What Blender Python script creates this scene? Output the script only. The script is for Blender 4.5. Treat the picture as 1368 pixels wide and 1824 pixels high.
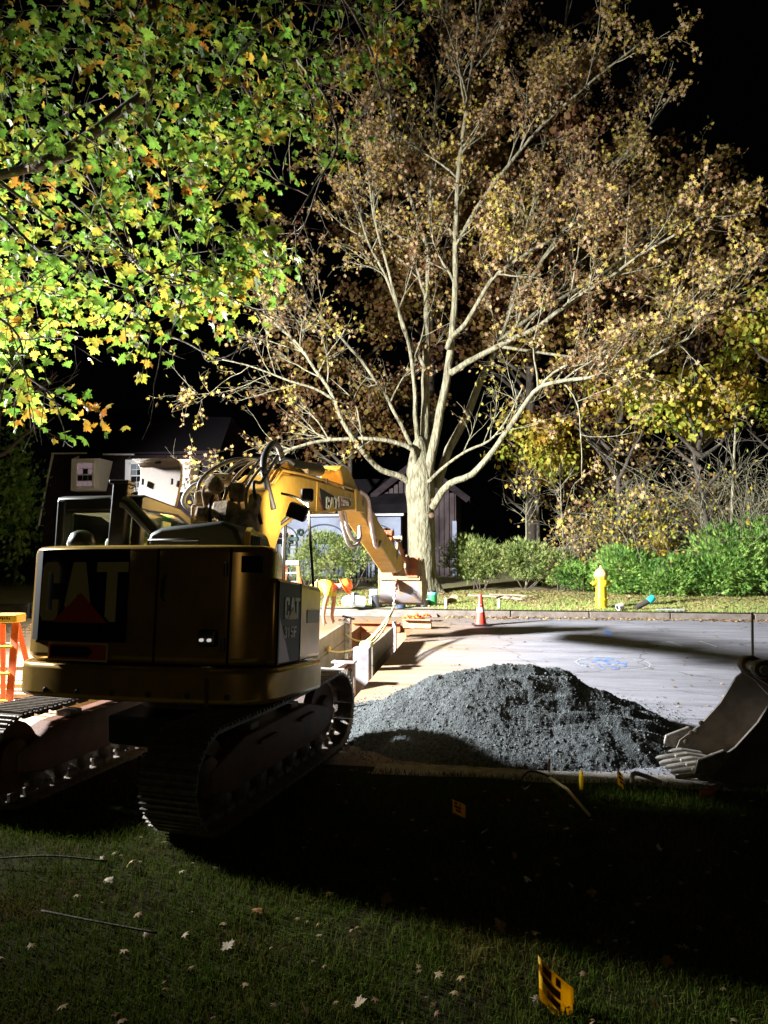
import bpy, bmesh, math, random
import numpy as np
from mathutils import Vector, Matrix, noise as mnoise

for _o in list(bpy.data.objects):
    bpy.data.objects.remove(_o)
scn = bpy.context.scene
COL = scn.collection
R = math.radians
rng = random.Random(7)
nrng = np.random.default_rng(11)

# ------------------------------------------------------------------ camera
CAM_YAW, CAM_PITCH, CAM_H = R(9.5), math.atan(78 / 1350.0), 2.05
cam_d = bpy.data.cameras.new('camera')
cam_d.sensor_fit = 'VERTICAL'
cam_d.sensor_height = 36.0
cam_d.lens = 36.0 * 1350.0 / 1824.0
cam_d.clip_start, cam_d.clip_end = 0.05, 600.0
cam = bpy.data.objects.new('camera', cam_d)
COL.objects.link(cam)
cam.location = (0, 0, CAM_H)
cam.rotation_euler = (R(90) + CAM_PITCH, 0, CAM_YAW)
scn.camera = cam

# ------------------------------------------------------------------ night sky
wld = bpy.data.worlds.new('World')
scn.world = wld
wld.use_nodes = True
bg = wld.node_tree.nodes['Background']
bg.inputs[0].default_value = (0.35, 0.45, 0.7, 1)
bg.inputs[1].default_value = 0.0008

# ------------------------------------------------------------------ work lights and added fill
def spot(name, loc, target, watts, angle, blend, col, size):
    l = bpy.data.lights.new(name, 'SPOT')
    l.energy, l.spot_size, l.spot_blend, l.color, l.shadow_soft_size = watts, R(angle), blend, col, size
    o = bpy.data.objects.new(name, l)
    COL.objects.link(o)
    o.location = loc
    d = Vector(target) - Vector(loc)
    o.rotation_euler = d.to_track_quat('-Z', 'Y').to_euler()
    return o

# light tower standing outside the left edge of the picture
spot('tower_lamp', (-13.0, 8.3, 6.3), (6.0, 14.0, 0.5), 43000, 86, 1.0, (0.96, 0.98, 1.0), 0.38)
spot('tower_lamp', (-13.0, 9.0, 6.4), (1.0, 23.0, 4.6), 50000, 98, 1.0, (1.0, 0.99, 0.96), 0.38)
spot('tower_lamp', (-12.8, 8.6, 6.2), (-6.0, 10.6, 0.0), 34000, 56, 1.0, (1.0, 0.98, 0.95), 0.2)
spot('tower_lamp', (-13.0, 8.1, 6.9), (0.0, 3.4, 0.0), 4600, 48, 1.0, (1.0, 0.95, 0.78), 0.2)
# added unseen lamp beyond the left edge, backlights the near maple from below
spot('canopy_fill', (-11.2, 13.2, 2.1), (-3.0, 7.5, 4.4), 46000, 34, 1.0, (1.0, 0.98, 0.88), 0.1)
# added unseen fill behind the camera, lifts the rear lettering and flags
pl = bpy.data.lights.new('fill_lamp', 'POINT')
pl.energy, pl.color, pl.shadow_soft_size = 60, (1.0, 0.80, 0.50), 0.2
plo = bpy.data.objects.new('fill_lamp', pl)
COL.objects.link(plo)
plo.location = (1.0, -6.0, 3.6)

scn.view_settings.view_transform = 'Standard'
scn.view_settings.look = 'None'
scn.view_settings.exposure = 0.2
scn.view_settings.gamma = 1.0
scn.view_settings.use_curve_mapping = False
scn.render.engine = 'CYCLES'
scn.cycles.use_denoising = True
scn.cycles.max_bounces = 6
scn.cycles.diffuse_bounces = 3
scn.cycles.transparent_max_bounces = 12
scn.cycles.sample_clamp_indirect = 4.0


# ------------------------------------------------------------------ materials
def nodes_of(name):
    m = bpy.data.materials.new(name)
    m.use_nodes = True
    nt = m.node_tree
    return m, nt, nt.nodes['Principled BSDF']


def lin(c):
    return (*c, 1.0)


def mat(name, col, rough=0.6, metal=0.0, col2=None, scale=6.0, bump=0.0, bscale=60.0, detail=4.0,
        stretch=None, spec=0.5, lo=0.4, hi=0.62):
    m, nt, b = nodes_of(name)
    b.inputs['Base Color'].default_value = lin(col)
    b.inputs['Roughness'].default_value = rough
    b.inputs['Metallic'].default_value = metal
    b.inputs['Specular IOR Level'].default_value = spec
    tc = nt.nodes.new('ShaderNodeTexCoord')
    vec = tc.outputs['Object']
    if stretch:
        mp = nt.nodes.new('ShaderNodeMapping')
        mp.inputs['Scale'].default_value = stretch
        nt.links.new(vec, mp.inputs['Vector'])
        vec = mp.outputs[0]
    if col2:
        n = nt.nodes.new('ShaderNodeTexNoise')
        n.inputs['Scale'].default_value = scale
        n.inputs['Detail'].default_value = detail
        n.inputs['Roughness'].default_value = 0.65
        nt.links.new(vec, n.inputs['Vector'])
        r = nt.nodes.new('ShaderNodeValToRGB')
        r.color_ramp.elements[0].position, r.color_ramp.elements[1].position = lo, hi
        r.color_ramp.elements[0].color, r.color_ramp.elements[1].color = lin(col), lin(col2)
        nt.links.new(n.outputs['Fac'], r.inputs[0])
        nt.links.new(r.outputs[0], b.inputs['Base Color'])
    if bump:
        n2 = nt.nodes.new('ShaderNodeTexNoise')
        n2.inputs['Scale'].default_value = bscale
        n2.inputs['Detail'].default_value = 5
        nt.links.new(vec, n2.inputs['Vector'])
        bp = nt.nodes.new('ShaderNodeBump')
        bp.inputs['Strength'].default_value = bump
        bp.inputs['Distance'].default_value = 0.02
        nt.links.new(n2.outputs['Fac'], bp.inputs['Height'])
        nt.links.new(bp.outputs[0], b.inputs['Normal'])
    return m


def emit(name, col, strength):
    m, nt, b = nodes_of(name)
    b.inputs['Base Color'].default_value = (0.02, 0.02, 0.02, 1)
    b.inputs['Emission Color'].default_value = lin(col)
    b.inputs['Emission Strength'].default_value = strength
    return m


def leafmat(name, cols, trans=0.4, rough=0.55, cl_scale=0.45, per_object=False, spec=0.18):
    """colours picked at random per leaf, nudged by a slow noise so that boughs differ"""
    m, nt, b = nodes_of(name)
    L, N = nt.links, nt.nodes
    if per_object:
        rnd = N.new('ShaderNodeObjectInfo').outputs['Random']
    else:
        rnd = N.new('ShaderNodeNewGeometry').outputs['Random Per Island']
    geo = N.new('ShaderNodeNewGeometry')
    nz = N.new('ShaderNodeTexNoise')
    nz.inputs['Scale'].default_value = cl_scale
    nz.inputs['Detail'].default_value = 2
    L.new(geo.outputs['Position'], nz.inputs['Vector'])
    ma = N.new('ShaderNodeMath'); ma.operation = 'MULTIPLY_ADD'
    L.new(nz.outputs['Fac'], ma.inputs[0]); ma.inputs[1].default_value = 1.7; ma.inputs[2].default_value = -0.85
    mb = N.new('ShaderNodeMath'); mb.operation = 'MULTIPLY_ADD'
    L.new(rnd, mb.inputs[0]); mb.inputs[1].default_value = 0.62; mb.inputs[2].default_value = 0.19
    mc = N.new('ShaderNodeMath'); mc.operation = 'ADD'; mc.use_clamp = True
    L.new(ma.outputs[0], mc.inputs[0]); L.new(mb.outputs[0], mc.inputs[1])
    rp = N.new('ShaderNodeValToRGB')
    el = rp.color_ramp.elements
    while len(el) < len(cols):
        el.new(0.5)
    for i, c in enumerate(cols):
        el[i].position = i / (len(cols) - 1)
        el[i].color = lin(c)
    L.new(mc.outputs[0], rp.inputs[0])
    L.new(rp.outputs[0], b.inputs['Base Color'])
    b.inputs['Roughness'].default_value = rough
    b.inputs['Specular IOR Level'].default_value = spec
    tr = N.new('ShaderNodeBsdfTranslucent')
    L.new(rp.outputs[0], tr.inputs['Color'])
    mx = N.new('ShaderNodeMixShader')
    mx.inputs[0].default_value = trans
    L.new(b.outputs[0], mx.inputs[1]); L.new(tr.outputs[0], mx.inputs[2])
    L.new(mx.outputs[0], N['Material Output'].inputs['Surface'])
    return m


def glassmat(name, tint=(0.8, 0.9, 0.85), mixf=0.12):
    m, nt, b = nodes_of(name)
    t = nt.nodes.new('ShaderNodeBsdfTransparent'); t.inputs[0].default_value = lin(tint)
    g = nt.nodes.new('ShaderNodeBsdfGlossy'); g.inputs['Roughness'].default_value = 0.03
    mx = nt.nodes.new('ShaderNodeMixShader'); mx.inputs[0].default_value = mixf
    nt.links.new(t.outputs[0], mx.inputs[1]); nt.links.new(g.outputs[0], mx.inputs[2])
    nt.links.new(mx.outputs[0], nt.nodes['Material Output'].inputs['Surface'])
    return m


M = {}
M['cat_yellow'] = mat('cat_yellow', (0.52, 0.27, 0.035), 0.32, 0, (0.42, 0.22, 0.04), 3, 0.02, 30)
M['boom_yellow'] = mat('boom_yellow', (0.62, 0.36, 0.055), 0.42, 0, (0.45, 0.24, 0.04), 4, 0.05, 30)
M['body_tan'] = mat('body_tan', (0.50, 0.31, 0.085), 0.24, 0.5, (0.36, 0.23, 0.065), 2.5, 0.06, 2.5, spec=.3)
M['black_paint'] = mat('black_paint', (0.012, 0.012, 0.013), 0.4, 0, (0.02, 0.02, 0.02), 5)
M['decal_black'] = mat('decal_black', (0.008, 0.008, 0.009), 0.5, spec=.2)
M['decal_grey'] = mat('decal_grey', (0.02, 0.024, 0.03), 0.5, spec=.12)
M['decal_red'] = mat('decal_red', (0.26, 0.05, 0.05), 0.4)
M['letter_tan'] = mat('letter_tan', (0.55, 0.47, 0.22), 0.5)
M['letter_white'] = mat('letter_white', (0.8, 0.77, 0.66), 0.5)
M['triangle_red'] = mat('triangle_red', (0.42, 0.06, 0.035), 0.5)
M['triangle_yellow'] = mat('triangle_yellow', (0.62, 0.42, 0.08), 0.5)
M['rubber'] = mat('rubber', (0.016, 0.015, 0.014), 0.6)
M['steel_dark'] = mat('steel_dark', (0.05, 0.043, 0.036), 0.5, 0.5, (0.1, 0.075, 0.05), 9, 0.15, 60)
M['track_steel'] = mat('track_steel', (0.10, 0.085, 0.07), 0.55, 0.4, (0.2, 0.17, 0.14), 14, 0.3, 70)
M['track_frame_brown'] = mat('track_frame_brown', (0.15, 0.055, 0.022), 0.6, 0, (0.09, 0.035, 0.015), 6, 0.1, 40)
M['chrome'] = mat('chrome', (0.7, 0.7, 0.7), 0.12, 1.0)
M['hatch_beige'] = mat('hatch_beige', (0.14, 0.09, 0.052), 0.7, 0, (0.115, 0.075, 0.042), 5, 0.05, 30)
M['mud_tan'] = mat('mud_tan', (0.42, 0.31, 0.17), 0.8, 0, (0.12, 0.08, 0.05), 7, 0.3, 40)
M['bucket_steel'] = mat('bucket_steel', (0.17, 0.158, 0.17), 0.55, 0.1, (0.22, 0.13, 0.06), 3.5, 0.15, 40, lo=.45, hi=.7)
M['bucket_yellow'] = mat('bucket_yellow', (0.27, 0.19, 0.07), 0.6, 0, (0.17, 0.12, 0.065), 5, 0.15, 40)
M['rust'] = mat('rust', (0.36, 0.11, 0.035), 0.8, 0, (0.22, 0.075, 0.035), 8, 0.25, 60)
M['rust_light'] = mat('rust_light', (0.4, 0.17, 0.08), 0.8, 0, (0.3, 0.2, 0.13), 6, 0.25, 60)
M['aluminium'] = mat('aluminium', (0.22, 0.205, 0.16), 0.5, 0.25, (0.15, 0.137, 0.10), 4, 0.1, 50)
M['galvanised'] = mat('galvanised', (0.5, 0.46, 0.44), 0.55, 0.15, (0.3, 0.26, 0.25), 9, 0.2, 60)
M['white_paint'] = mat('white_paint', (0.74, 0.74, 0.74), 0.6, 0, (0.64, 0.64, 0.66), 3)
M['post_white'] = mat('post_white', (.24, .235, .26), .6, 0, (.18, .175, .19), 5)
M['hose_white'] = mat('hose_white', (0.62, 0.5, 0.46), 0.6, 0, (0.42, 0.33, 0.3), 40)
M['rope_yellow'] = mat('rope_yellow', (0.75, 0.62, 0.3), 0.8, 0, (0.6, 0.48, 0.2), 60)
M['soil_wall'] = mat('soil_wall', (0.16, 0.085, 0.04), 0.95, 0, (0.24, 0.13, 0.06), 4, 0.6, 25)
M['cab_glass'] = glassmat('cab_glass', (0.86, 0.9, 0.82), 0.06)
M['cab_trim'] = mat('cab_trim', (0.25, 0.27, 0.2), 0.7)
M['screen_green'] = emit('screen_green', (0.05, 0.9, 0.12), 0.75)
M['lens'] = emit('lens', (1.0, 0.9, 0.65), 6.0)
M['lens_glint'] = emit('lens_glint', (1.0, 0.95, 0.85), 0.5)  # glow painted in for the glints on the rear lenses


# ------------------------------------------------------------------ mesh helpers
class MB:
    def __init__(s):
        s.v, s.f = [], []

    def add(s, vs, fs):
        o = len(s.v)
        s.v += [tuple(p) for p in vs]
        s.f += [tuple(i + o for i in q) for q in fs]
        return s

    def box(s, c, d, rot=None):
        x, y, z = d[0] / 2, d[1] / 2, d[2] / 2
        p = [Vector(q) for q in ((-x, -y, -z), (x, -y, -z), (x, y, -z), (-x, y, -z),
                                 (-x, -y, z), (x, -y, z), (x, y, z), (-x, y, z))]
        if rot is not None:
            p = [rot @ q for q in p]
        c = Vector(c)
        return s.add([q + c for q in p], [(0, 3, 2, 1), (4, 5, 6, 7), (0, 1, 5, 4), (1, 2, 6, 5), (2, 3, 7, 6), (3, 0, 4, 7)])

    def bar(s, a, b, w, h, up=(0, 0, 1)):
        a, b = Vector(a), Vector(b)
        t = (b - a).normalized()
        side = t.cross(Vector(up))
        if side.length < 1e-4:
            side = t.cross(Vector((1, 0, 0)))
        side.normalize()
        u = side.cross(t)
        vs = []
        for p in (a, b):
            for i, j in ((-1, -1), (1, -1), (1, 1), (-1, 1)):
                vs.append(p + side * (i * w / 2) + u * (j * h / 2))
        return s.add(vs, [(0, 1, 2, 3), (7, 6, 5, 4), (0, 4, 5, 1), (1, 5, 6, 2), (2, 6, 7, 3), (3, 7, 4, 0)])

    def prism(s, poly, origin, ax, ay, n, d):
        """polygon in the plane (ax, ay) at origin, pushed d along n"""
        o, ax, ay, n = Vector(origin), Vector(ax), Vector(ay), Vector(n)
        k = len(poly)
        a = [o + ax * p[0] + ay * p[1] for p in poly]
        return s.add(a + [p + n * d for p in a],
                     [tuple(range(k))[::-1], tuple(range(k, 2 * k))] +
                     [(i, (i + 1) % k, k + (i + 1) % k, k + i) for i in range(k)])

    def tube(s, pts, rad, n=8, cap=True):
        pts = [Vector(p) for p in pts]
        m = len(pts)
        if not hasattr(rad, '__len__'):
            rad = [rad] * m
        t = [(pts[min(i + 1, m - 1)] - pts[max(i - 1, 0)]).normalized() for i in range(m)]
        u = t[0].orthogonal().normalized()
        vs = []
        for i in range(m):
            u = (u - t[i] * u.dot(t[i]))
            if u.length < 1e-5:
                u = t[i].orthogonal()
            u.normalize()
            w = t[i].cross(u)
            for k in range(n):
                a = 2 * math.pi * k / n
                vs.append(pts[i] + (u * math.cos(a) + w * math.sin(a)) * rad[i])
        fs = [(i * n + k, i * n + (k + 1) % n, (i + 1) * n + (k + 1) % n, (i + 1) * n + k)
              for i in range(m - 1) for k in range(n)]
        if cap:
            fs += [tuple(range(n))[::-1], tuple(range((m - 1) * n, m * n))]
        return s.add(vs, fs)

    def lathe(s, prof, n=20, c=(0, 0, 0), rot=None):
        vs, fs = [], []
        c = Vector(c)
        for r, z in prof:
            for k in range(n):
                a = 2 * math.pi * k / n
                p = Vector((r * math.cos(a), r * math.sin(a), z))
                if rot is not None:
                    p = rot @ p
                vs.append(p + c)
        m = len(prof)
        fs = [(i * n + k, i * n + (k + 1) % n, (i + 1) * n + (k + 1) % n, (i + 1) * n + k)
              for i in range(m - 1) for k in range(n)]
        fs += [tuple(range(n))[::-1], tuple(range((m - 1) * n, m * n))]
        return s.add(vs, fs)

    def build(s, name, m, parent=None, smooth=False, bevel=0.0, seg=2, angle=35):
        me = bpy.data.meshes.new(name)
        me.from_pydata(s.v, [], s.f)
        me.update()
        if m:
            me.materials.append(m)
        o = bpy.data.objects.new(name, me)
        COL.objects.link(o)
        if parent:
            o.parent = parent
        if smooth:
            me.polygons.foreach_set('use_smooth', [True] * len(me.polygons))
            if smooth == 'auto':
                me.set_sharp_from_angle(angle=R(angle))
        if bevel:
            b = o.modifiers.new('bevel', 'BEVEL')
            b.width, b.segments, b.limit_method, b.angle_limit = bevel, seg, 'ANGLE', R(30)
        return o


def arr_mesh(name, verts, faces, m, parent=None, smooth=False):
    """verts (n,3), faces (k,c) numpy arrays -> one mesh object"""
    me = bpy.data.meshes.new(name)
    verts = np.asarray(verts, dtype=np.float32)
    faces = np.asarray(faces, dtype=np.int32)
    k, c = faces.shape
    me.vertices.add(len(verts)); me.vertices.foreach_set('co', verts.ravel())
    me.loops.add(k * c); me.loops.foreach_set('vertex_index', faces.ravel())
    me.polygons.add(k)
    me.polygons.foreach_set('loop_start', np.arange(0, k * c, c, dtype=np.int32))
    if smooth:
        me.polygons.foreach_set('use_smooth', np.ones(k, dtype=bool))
    me.update(calc_edges=True)
    me.validate()
    if m:
        me.materials.append(m)
    o = bpy.data.objects.new(name, me)
    COL.objects.link(o)
    if parent:
        o.parent = parent
    return o


def tag(o, label=None, cat=None, group=None, kind=None):
    if label: o['label'] = label
    if cat: o['category'] = cat
    if group: o['group'] = group
    if kind: o['kind'] = kind
    return o


def empty(name, loc=(0, 0, 0), rz=0.0, rx=0.0):
    o = bpy.data.objects.new(name, None)
    COL.objects.link(o)
    o.location = loc
    o.rotation_euler = (rx, 0, rz)
    return o


def thing(name, label, cat, loc=(0, 0, 0), rz=0.0, group=None, rx=0.0):
    return tag(empty(name, loc, rz, rx), label, cat, group)


def clone(o, parent=None):
    c = o.copy()
    COL.objects.link(c)
    if parent: c.parent = parent
    for ch in list(o.children):
        clone(ch, c)
    return c


def rotz(a): return Matrix.Rotation(a, 3, 'Z')
def rotx(a): return Matrix.Rotation(a, 3, 'X')
def roty(a): return Matrix.Rotation(a, 3, 'Y')


# ------------------------------------------------------------------ lettering
def glyphs():
    g = {}
    g['C'] = [(0.15, 0), (0.75, 0), (0.92, 0.08), (0.92, 0.36), (0.62, 0.36), (0.62, 0.17), (0.34, 0.17), (0.3, 0.22), (0.3, 0.78),
              (0.34, 0.83), (0.62, 0.83), (0.62, 0.64), (0.92, 0.64), (0.92, 0.92), (0.75, 1), (0.15, 1), (0, 0.9), (0, 0.1)]
    g['A'] = [(0.0, 0), (0.30, 0), (0.5, 0.48), (0.70, 0), (1.0, 0), (0.70, 1), (0.30, 1)]
    g['T'] = [(0.33, 0), (0.67, 0), (0.67, 0.83), (1, 0.83), (1, 1), (0, 1), (0, 0.83), (0.33, 0.83)]
    g['3'] = [(0.15, 0), (0.85, 0), (1, 0.1), (1, 0.45), (0.88, 0.52), (1, 0.58), (1, 0.9), (0.85, 1), (0.15, 1), (0, 0.9), (0, 0.68), (0.3, 0.68),
              (0.3, 0.84), (0.68, 0.84), (0.68, 0.6), (0.35, 0.6), (0.35, 0.44), (0.68, 0.44), (0.68, 0.16), (0.3, 0.16), (0.3, 0.32), (0, 0.32), (0, 0.1)]
    g['1'] = [(0.3, 0), (0.65, 0), (0.65, 1), (0.4, 1), (0.1, 0.85), (0.1, 0.7), (0.3, 0.76)]
    g['5'] = [(0.15, 0), (0.85, 0), (1, 0.1), (1, 0.55), (0.85, 0.64), (0.32, 0.64), (0.32, 0.84), (0.95, 0.84), (0.95, 1), (0, 1), (0, 0.46),
              (0.68, 0.46), (0.68, 0.16), (0.3, 0.16), (0.3, 0.3), (0, 0.3), (0, 0.1)]
    g['F'] = [(0, 0), (0.34, 0), (0.34, 0.42), (0.8, 0.42), (0.8, 0.58), (0.34, 0.58), (0.34, 0.83), (0.95, 0.83), (0.95, 1), (0, 1)]
    return g


GL = glyphs()


def letter(name, ch, m, parent, o, ax, ay, n, w, h, d=0.004):
    mb = MB()
    o, ax, ay = Vector(o), Vector(ax), Vector(ay)
    mb.prism([(x * w, y * h) for x, y in GL[ch]], o, ax, ay, n, d)
    return mb.build(name, m, parent)


def text_mesh(body, size, m, parent, loc, rot, name='lettering'):
    cu = bpy.data.curves.new(name, 'FONT')
    cu.body, cu.size, cu.extrude, cu.align_x, cu.align_y = body, size, 0.001, 'CENTER', 'CENTER'
    cu.offset = size * 0.012
    to = bpy.data.objects.new('tmp_text', cu)
    COL.objects.link(to)
    dg = bpy.context.evaluated_depsgraph_get()
    me = bpy.data.meshes.new_from_object(to.evaluated_get(dg))
    bpy.data.objects.remove(to)
    o = bpy.data.objects.new(name, me)
    me.materials.clear(); me.materials.append(m)
    COL.objects.link(o)
    o.parent = parent
    o.matrix_local = Matrix.Translation(loc) @ rot.to_4x4()
    return o


# ------------------------------------------------------------------ terrain
CURB_Y, ROAD_Y = 18.55, 7.32
TX0, TX1, TY0, TY1 = -3.32, -2.08, 9.0, 16.75     # the trench


def G(x, y):
    """height of the bare ground: a street on a gentle hill"""
    if y < 40: z = 0.05 * (y - 7)
    else: z = 0.05 * 33 + 0.02 * (min(y, 200) - 40)
    if y < -3: z = -0.5
    if y > CURB_Y: z += 0.13
    return z
LIMBS = [
     [(-2.87, 22.7, 4.15, 0.136), (-3.23, 22.46, 4.41, 0.119), (-3.79, 22.22, 4.6, 0.107), (-4.17, 21.98, 4.96, 0.097), (-4.38, 21.74, 5.27, 0.087), (-4.83, 21.5, 5.99, 0.077), (-5.11, 21.26, 6.78, 0.069), (-5.56, 21.02, 7.48, 0.06), (-5.95, 20.78, 8.09, 0.052), (-6.43, 20.54, 8.54, 0.045), (-6.85, 20.3, 8.89, 0.037)] ,
     [(-5.04, 21.3, 6.59, 0.059), (-5.56, 21.04, 6.88, 0.047), (-6.16, 20.78, 7.04, 0.039), (-6.91, 20.52, 7.33, 0.031), (-7.49, 20.26, 7.49, 0.025), (-7.98, 20.0, 7.57, 0.018)] ,
     [(-2.84, 22.5, 4.75, 0.103), (-2.89, 22.26, 5.22, 0.089), (-3.58, 22.02, 5.46, 0.078), (-4.39, 21.79, 5.51, 0.068), (-5.52, 21.55, 5.43, 0.059), (-6.3, 21.31, 5.17, 0.051), (-6.74, 21.08, 4.9, 0.043), (-7.24, 20.84, 4.31, 0.035), (-7.74, 20.6, 3.97, 0.028)] ,
     [(-2.82, 22.9, 4.71, 0.095), (-2.96, 23.06, 5.34, 0.082), (-3.6, 23.21, 6.61, 0.072), (-4.16, 23.37, 7.56, 0.064), (-5.02, 23.53, 8.72, 0.056), (-6.08, 23.69, 9.84, 0.048), (-7.28, 23.84, 11.28, 0.04), (-8.33, 24.0, 12.66, 0.033)] ,
     [(-2.75, 22.7, 5.28, 0.094), (-2.82, 22.62, 6.3, 0.083), (-2.84, 22.54, 7.14, 0.075), (-2.97, 22.47, 8.34, 0.067), (-3.26, 22.39, 9.37, 0.06), (-3.63, 22.31, 10.4, 0.054), (-4.14, 22.23, 11.45, 0.048), (-4.47, 22.16, 12.5, 0.042), (-4.72, 22.08, 13.71, 0.036), (-4.88, 22.0, 14.92, 0.03)] ,
     [(-2.65, 22.9, 4.44, 0.189), (-2.57, 22.99, 6.01, 0.167), (-2.56, 23.08, 7.43, 0.15), (-2.53, 23.17, 8.86, 0.135), (-2.53, 23.26, 10.32, 0.12), (-2.45, 23.35, 11.79, 0.107), (-2.4, 23.44, 13.84, 0.094), (-2.27, 23.53, 16.28, 0.081), (-2.0, 23.62, 18.56, 0.068), (-1.81, 23.71, 21.27, 0.056), (-1.71, 23.8, 24.04, 0.044)] ,
     [(-2.54, 22.8, 7.8, 0.094), (-2.9, 22.63, 8.38, 0.079), (-3.17, 22.46, 8.95, 0.068), (-3.37, 22.29, 9.86, 0.058), (-3.68, 22.11, 11.03, 0.049), (-4.0, 21.94, 12.36, 0.041), (-4.14, 21.77, 13.85, 0.033), (-4.2, 21.6, 15.67, 0.025)] ,
     [(-2.43, 23.2, 11.55, 0.085), (-2.85, 22.96, 12.74, 0.068), (-3.25, 22.72, 14.09, 0.056), (-3.57, 22.48, 15.79, 0.045), (-3.88, 22.24, 17.83, 0.035), (-4.1, 22.0, 20.21, 0.025)] ,
     [(-2.45, 22.6, 4.41, 0.187), (-2.16, 22.54, 5.92, 0.163), (-1.87, 22.48, 7.26, 0.146), (-1.69, 22.42, 8.61, 0.13), (-1.59, 22.36, 9.95, 0.116), (-1.55, 22.3, 11.3, 0.102), (-1.48, 22.24, 13.17, 0.089), (-1.21, 22.18, 15.37, 0.076), (-0.86, 22.12, 17.75, 0.064), (-0.58, 22.06, 20.14, 0.052), (-0.4, 22.0, 22.55, 0.04)] ,
     [(-1.81, 22.3, 8.24, 0.113), (-1.66, 22.01, 8.49, 0.096), (-1.23, 21.73, 8.8, 0.083), (-0.48, 21.44, 9.89, 0.072), (0.07, 21.15, 10.24, 0.062), (0.84, 20.86, 10.55, 0.053), (1.73, 20.57, 10.83, 0.044), (2.58, 20.29, 11.26, 0.036), (3.4, 20.0, 11.81, 0.028)] ,
     [(-1.74, 22.4, 7.5, 0.123), (-0.92, 22.09, 7.89, 0.106), (-0.11, 21.78, 8.18, 0.093), (0.84, 21.47, 8.53, 0.081), (1.44, 21.16, 8.88, 0.071), (2.17, 20.84, 9.28, 0.061), (2.65, 20.53, 9.45, 0.052), (3.26, 20.22, 9.82, 0.043), (4.18, 19.91, 10.22, 0.035), (4.93, 19.6, 10.61, 0.027)] ,
     [(-1.55, 22.4, 11.34, 0.093), (-0.9, 22.22, 12.42, 0.075), (-0.06, 22.04, 13.46, 0.062), (1.08, 21.86, 14.62, 0.05), (2.51, 21.68, 15.7, 0.04), (3.88, 21.5, 16.59, 0.03)] ,
     [(-2.23, 23.1, 4.15, 0.18), (-1.86, 23.3, 5.34, 0.163), (-1.34, 23.5, 6.33, 0.15), (-0.91, 23.7, 7.51, 0.138), (-0.47, 23.9, 8.43, 0.127), (-0.11, 24.1, 9.38, 0.117), (0.16, 24.3, 10.53, 0.106), (0.44, 24.5, 11.51, 0.096), (0.73, 24.7, 12.88, 0.086), (1.03, 24.9, 14.85, 0.076), (1.53, 25.1, 17.23, 0.066), (1.94, 25.3, 19.66, 0.057), (2.27, 25.5, 22.56, 0.047)] ,
     [(-0.02, 23.9, 9.67, 0.099), (0.78, 24.02, 10.94, 0.081), (1.85, 24.14, 12.55, 0.068), (3.28, 24.26, 14.32, 0.056), (4.52, 24.38, 15.75, 0.045), (5.42, 24.5, 17.02, 0.034)] ,
     [(-0.29, 23.7, 8.73, 0.098), (0.77, 24.06, 9.68, 0.081), (2.02, 24.42, 10.46, 0.069), (3.47, 24.78, 11.42, 0.057), (4.94, 25.14, 12.76, 0.046), (6.1, 25.5, 14.72, 0.035)] ,
     [(-2.29, 22.4, 3.47, 0.144), (-1.76, 22.07, 4.15, 0.126), (-1.09, 21.75, 4.38, 0.112), (-0.44, 21.42, 5.05, 0.099), (-0.05, 21.09, 5.54, 0.088), (0.64, 20.76, 6.47, 0.078), (1.15, 20.44, 6.65, 0.068), (2.06, 20.11, 6.69, 0.059), (3.0, 19.78, 6.82, 0.05), (3.49, 19.45, 7.0, 0.041), (3.96, 19.13, 7.17, 0.033), (4.66, 18.8, 7.46, 0.026)] ,
     [(0.64, 20.8, 6.47, 0.057), (1.15, 20.5, 6.92, 0.046), (1.5, 20.2, 7.06, 0.037)] ,
     [(1.38, 20.6, 6.71, 0.028), (1.79, 20.4, 6.05, 0.022), (1.83, 20.2, 4.97, 0.018), (1.83, 20.0, 4.07, 0.014)] ,
     [(-2.39, 22.4, 4.25, 0.072), (-2.01, 22.12, 4.6, 0.058), (-1.26, 21.84, 5.04, 0.049), (-0.6, 21.56, 5.31, 0.04), (-0.12, 21.28, 5.81, 0.032), (0.34, 21.0, 6.68, 0.024)] ,
     [(-0.2, 23.3, 8.47, 0.064), (0.89, 23.0, 8.17, 0.053), (2.01, 22.7, 7.87, 0.045), (2.77, 22.4, 7.64, 0.038), (3.66, 22.1, 7.77, 0.032), (4.68, 21.8, 8.75, 0.025), (5.8, 21.5, 9.53, 0.02)] ,
]
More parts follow.
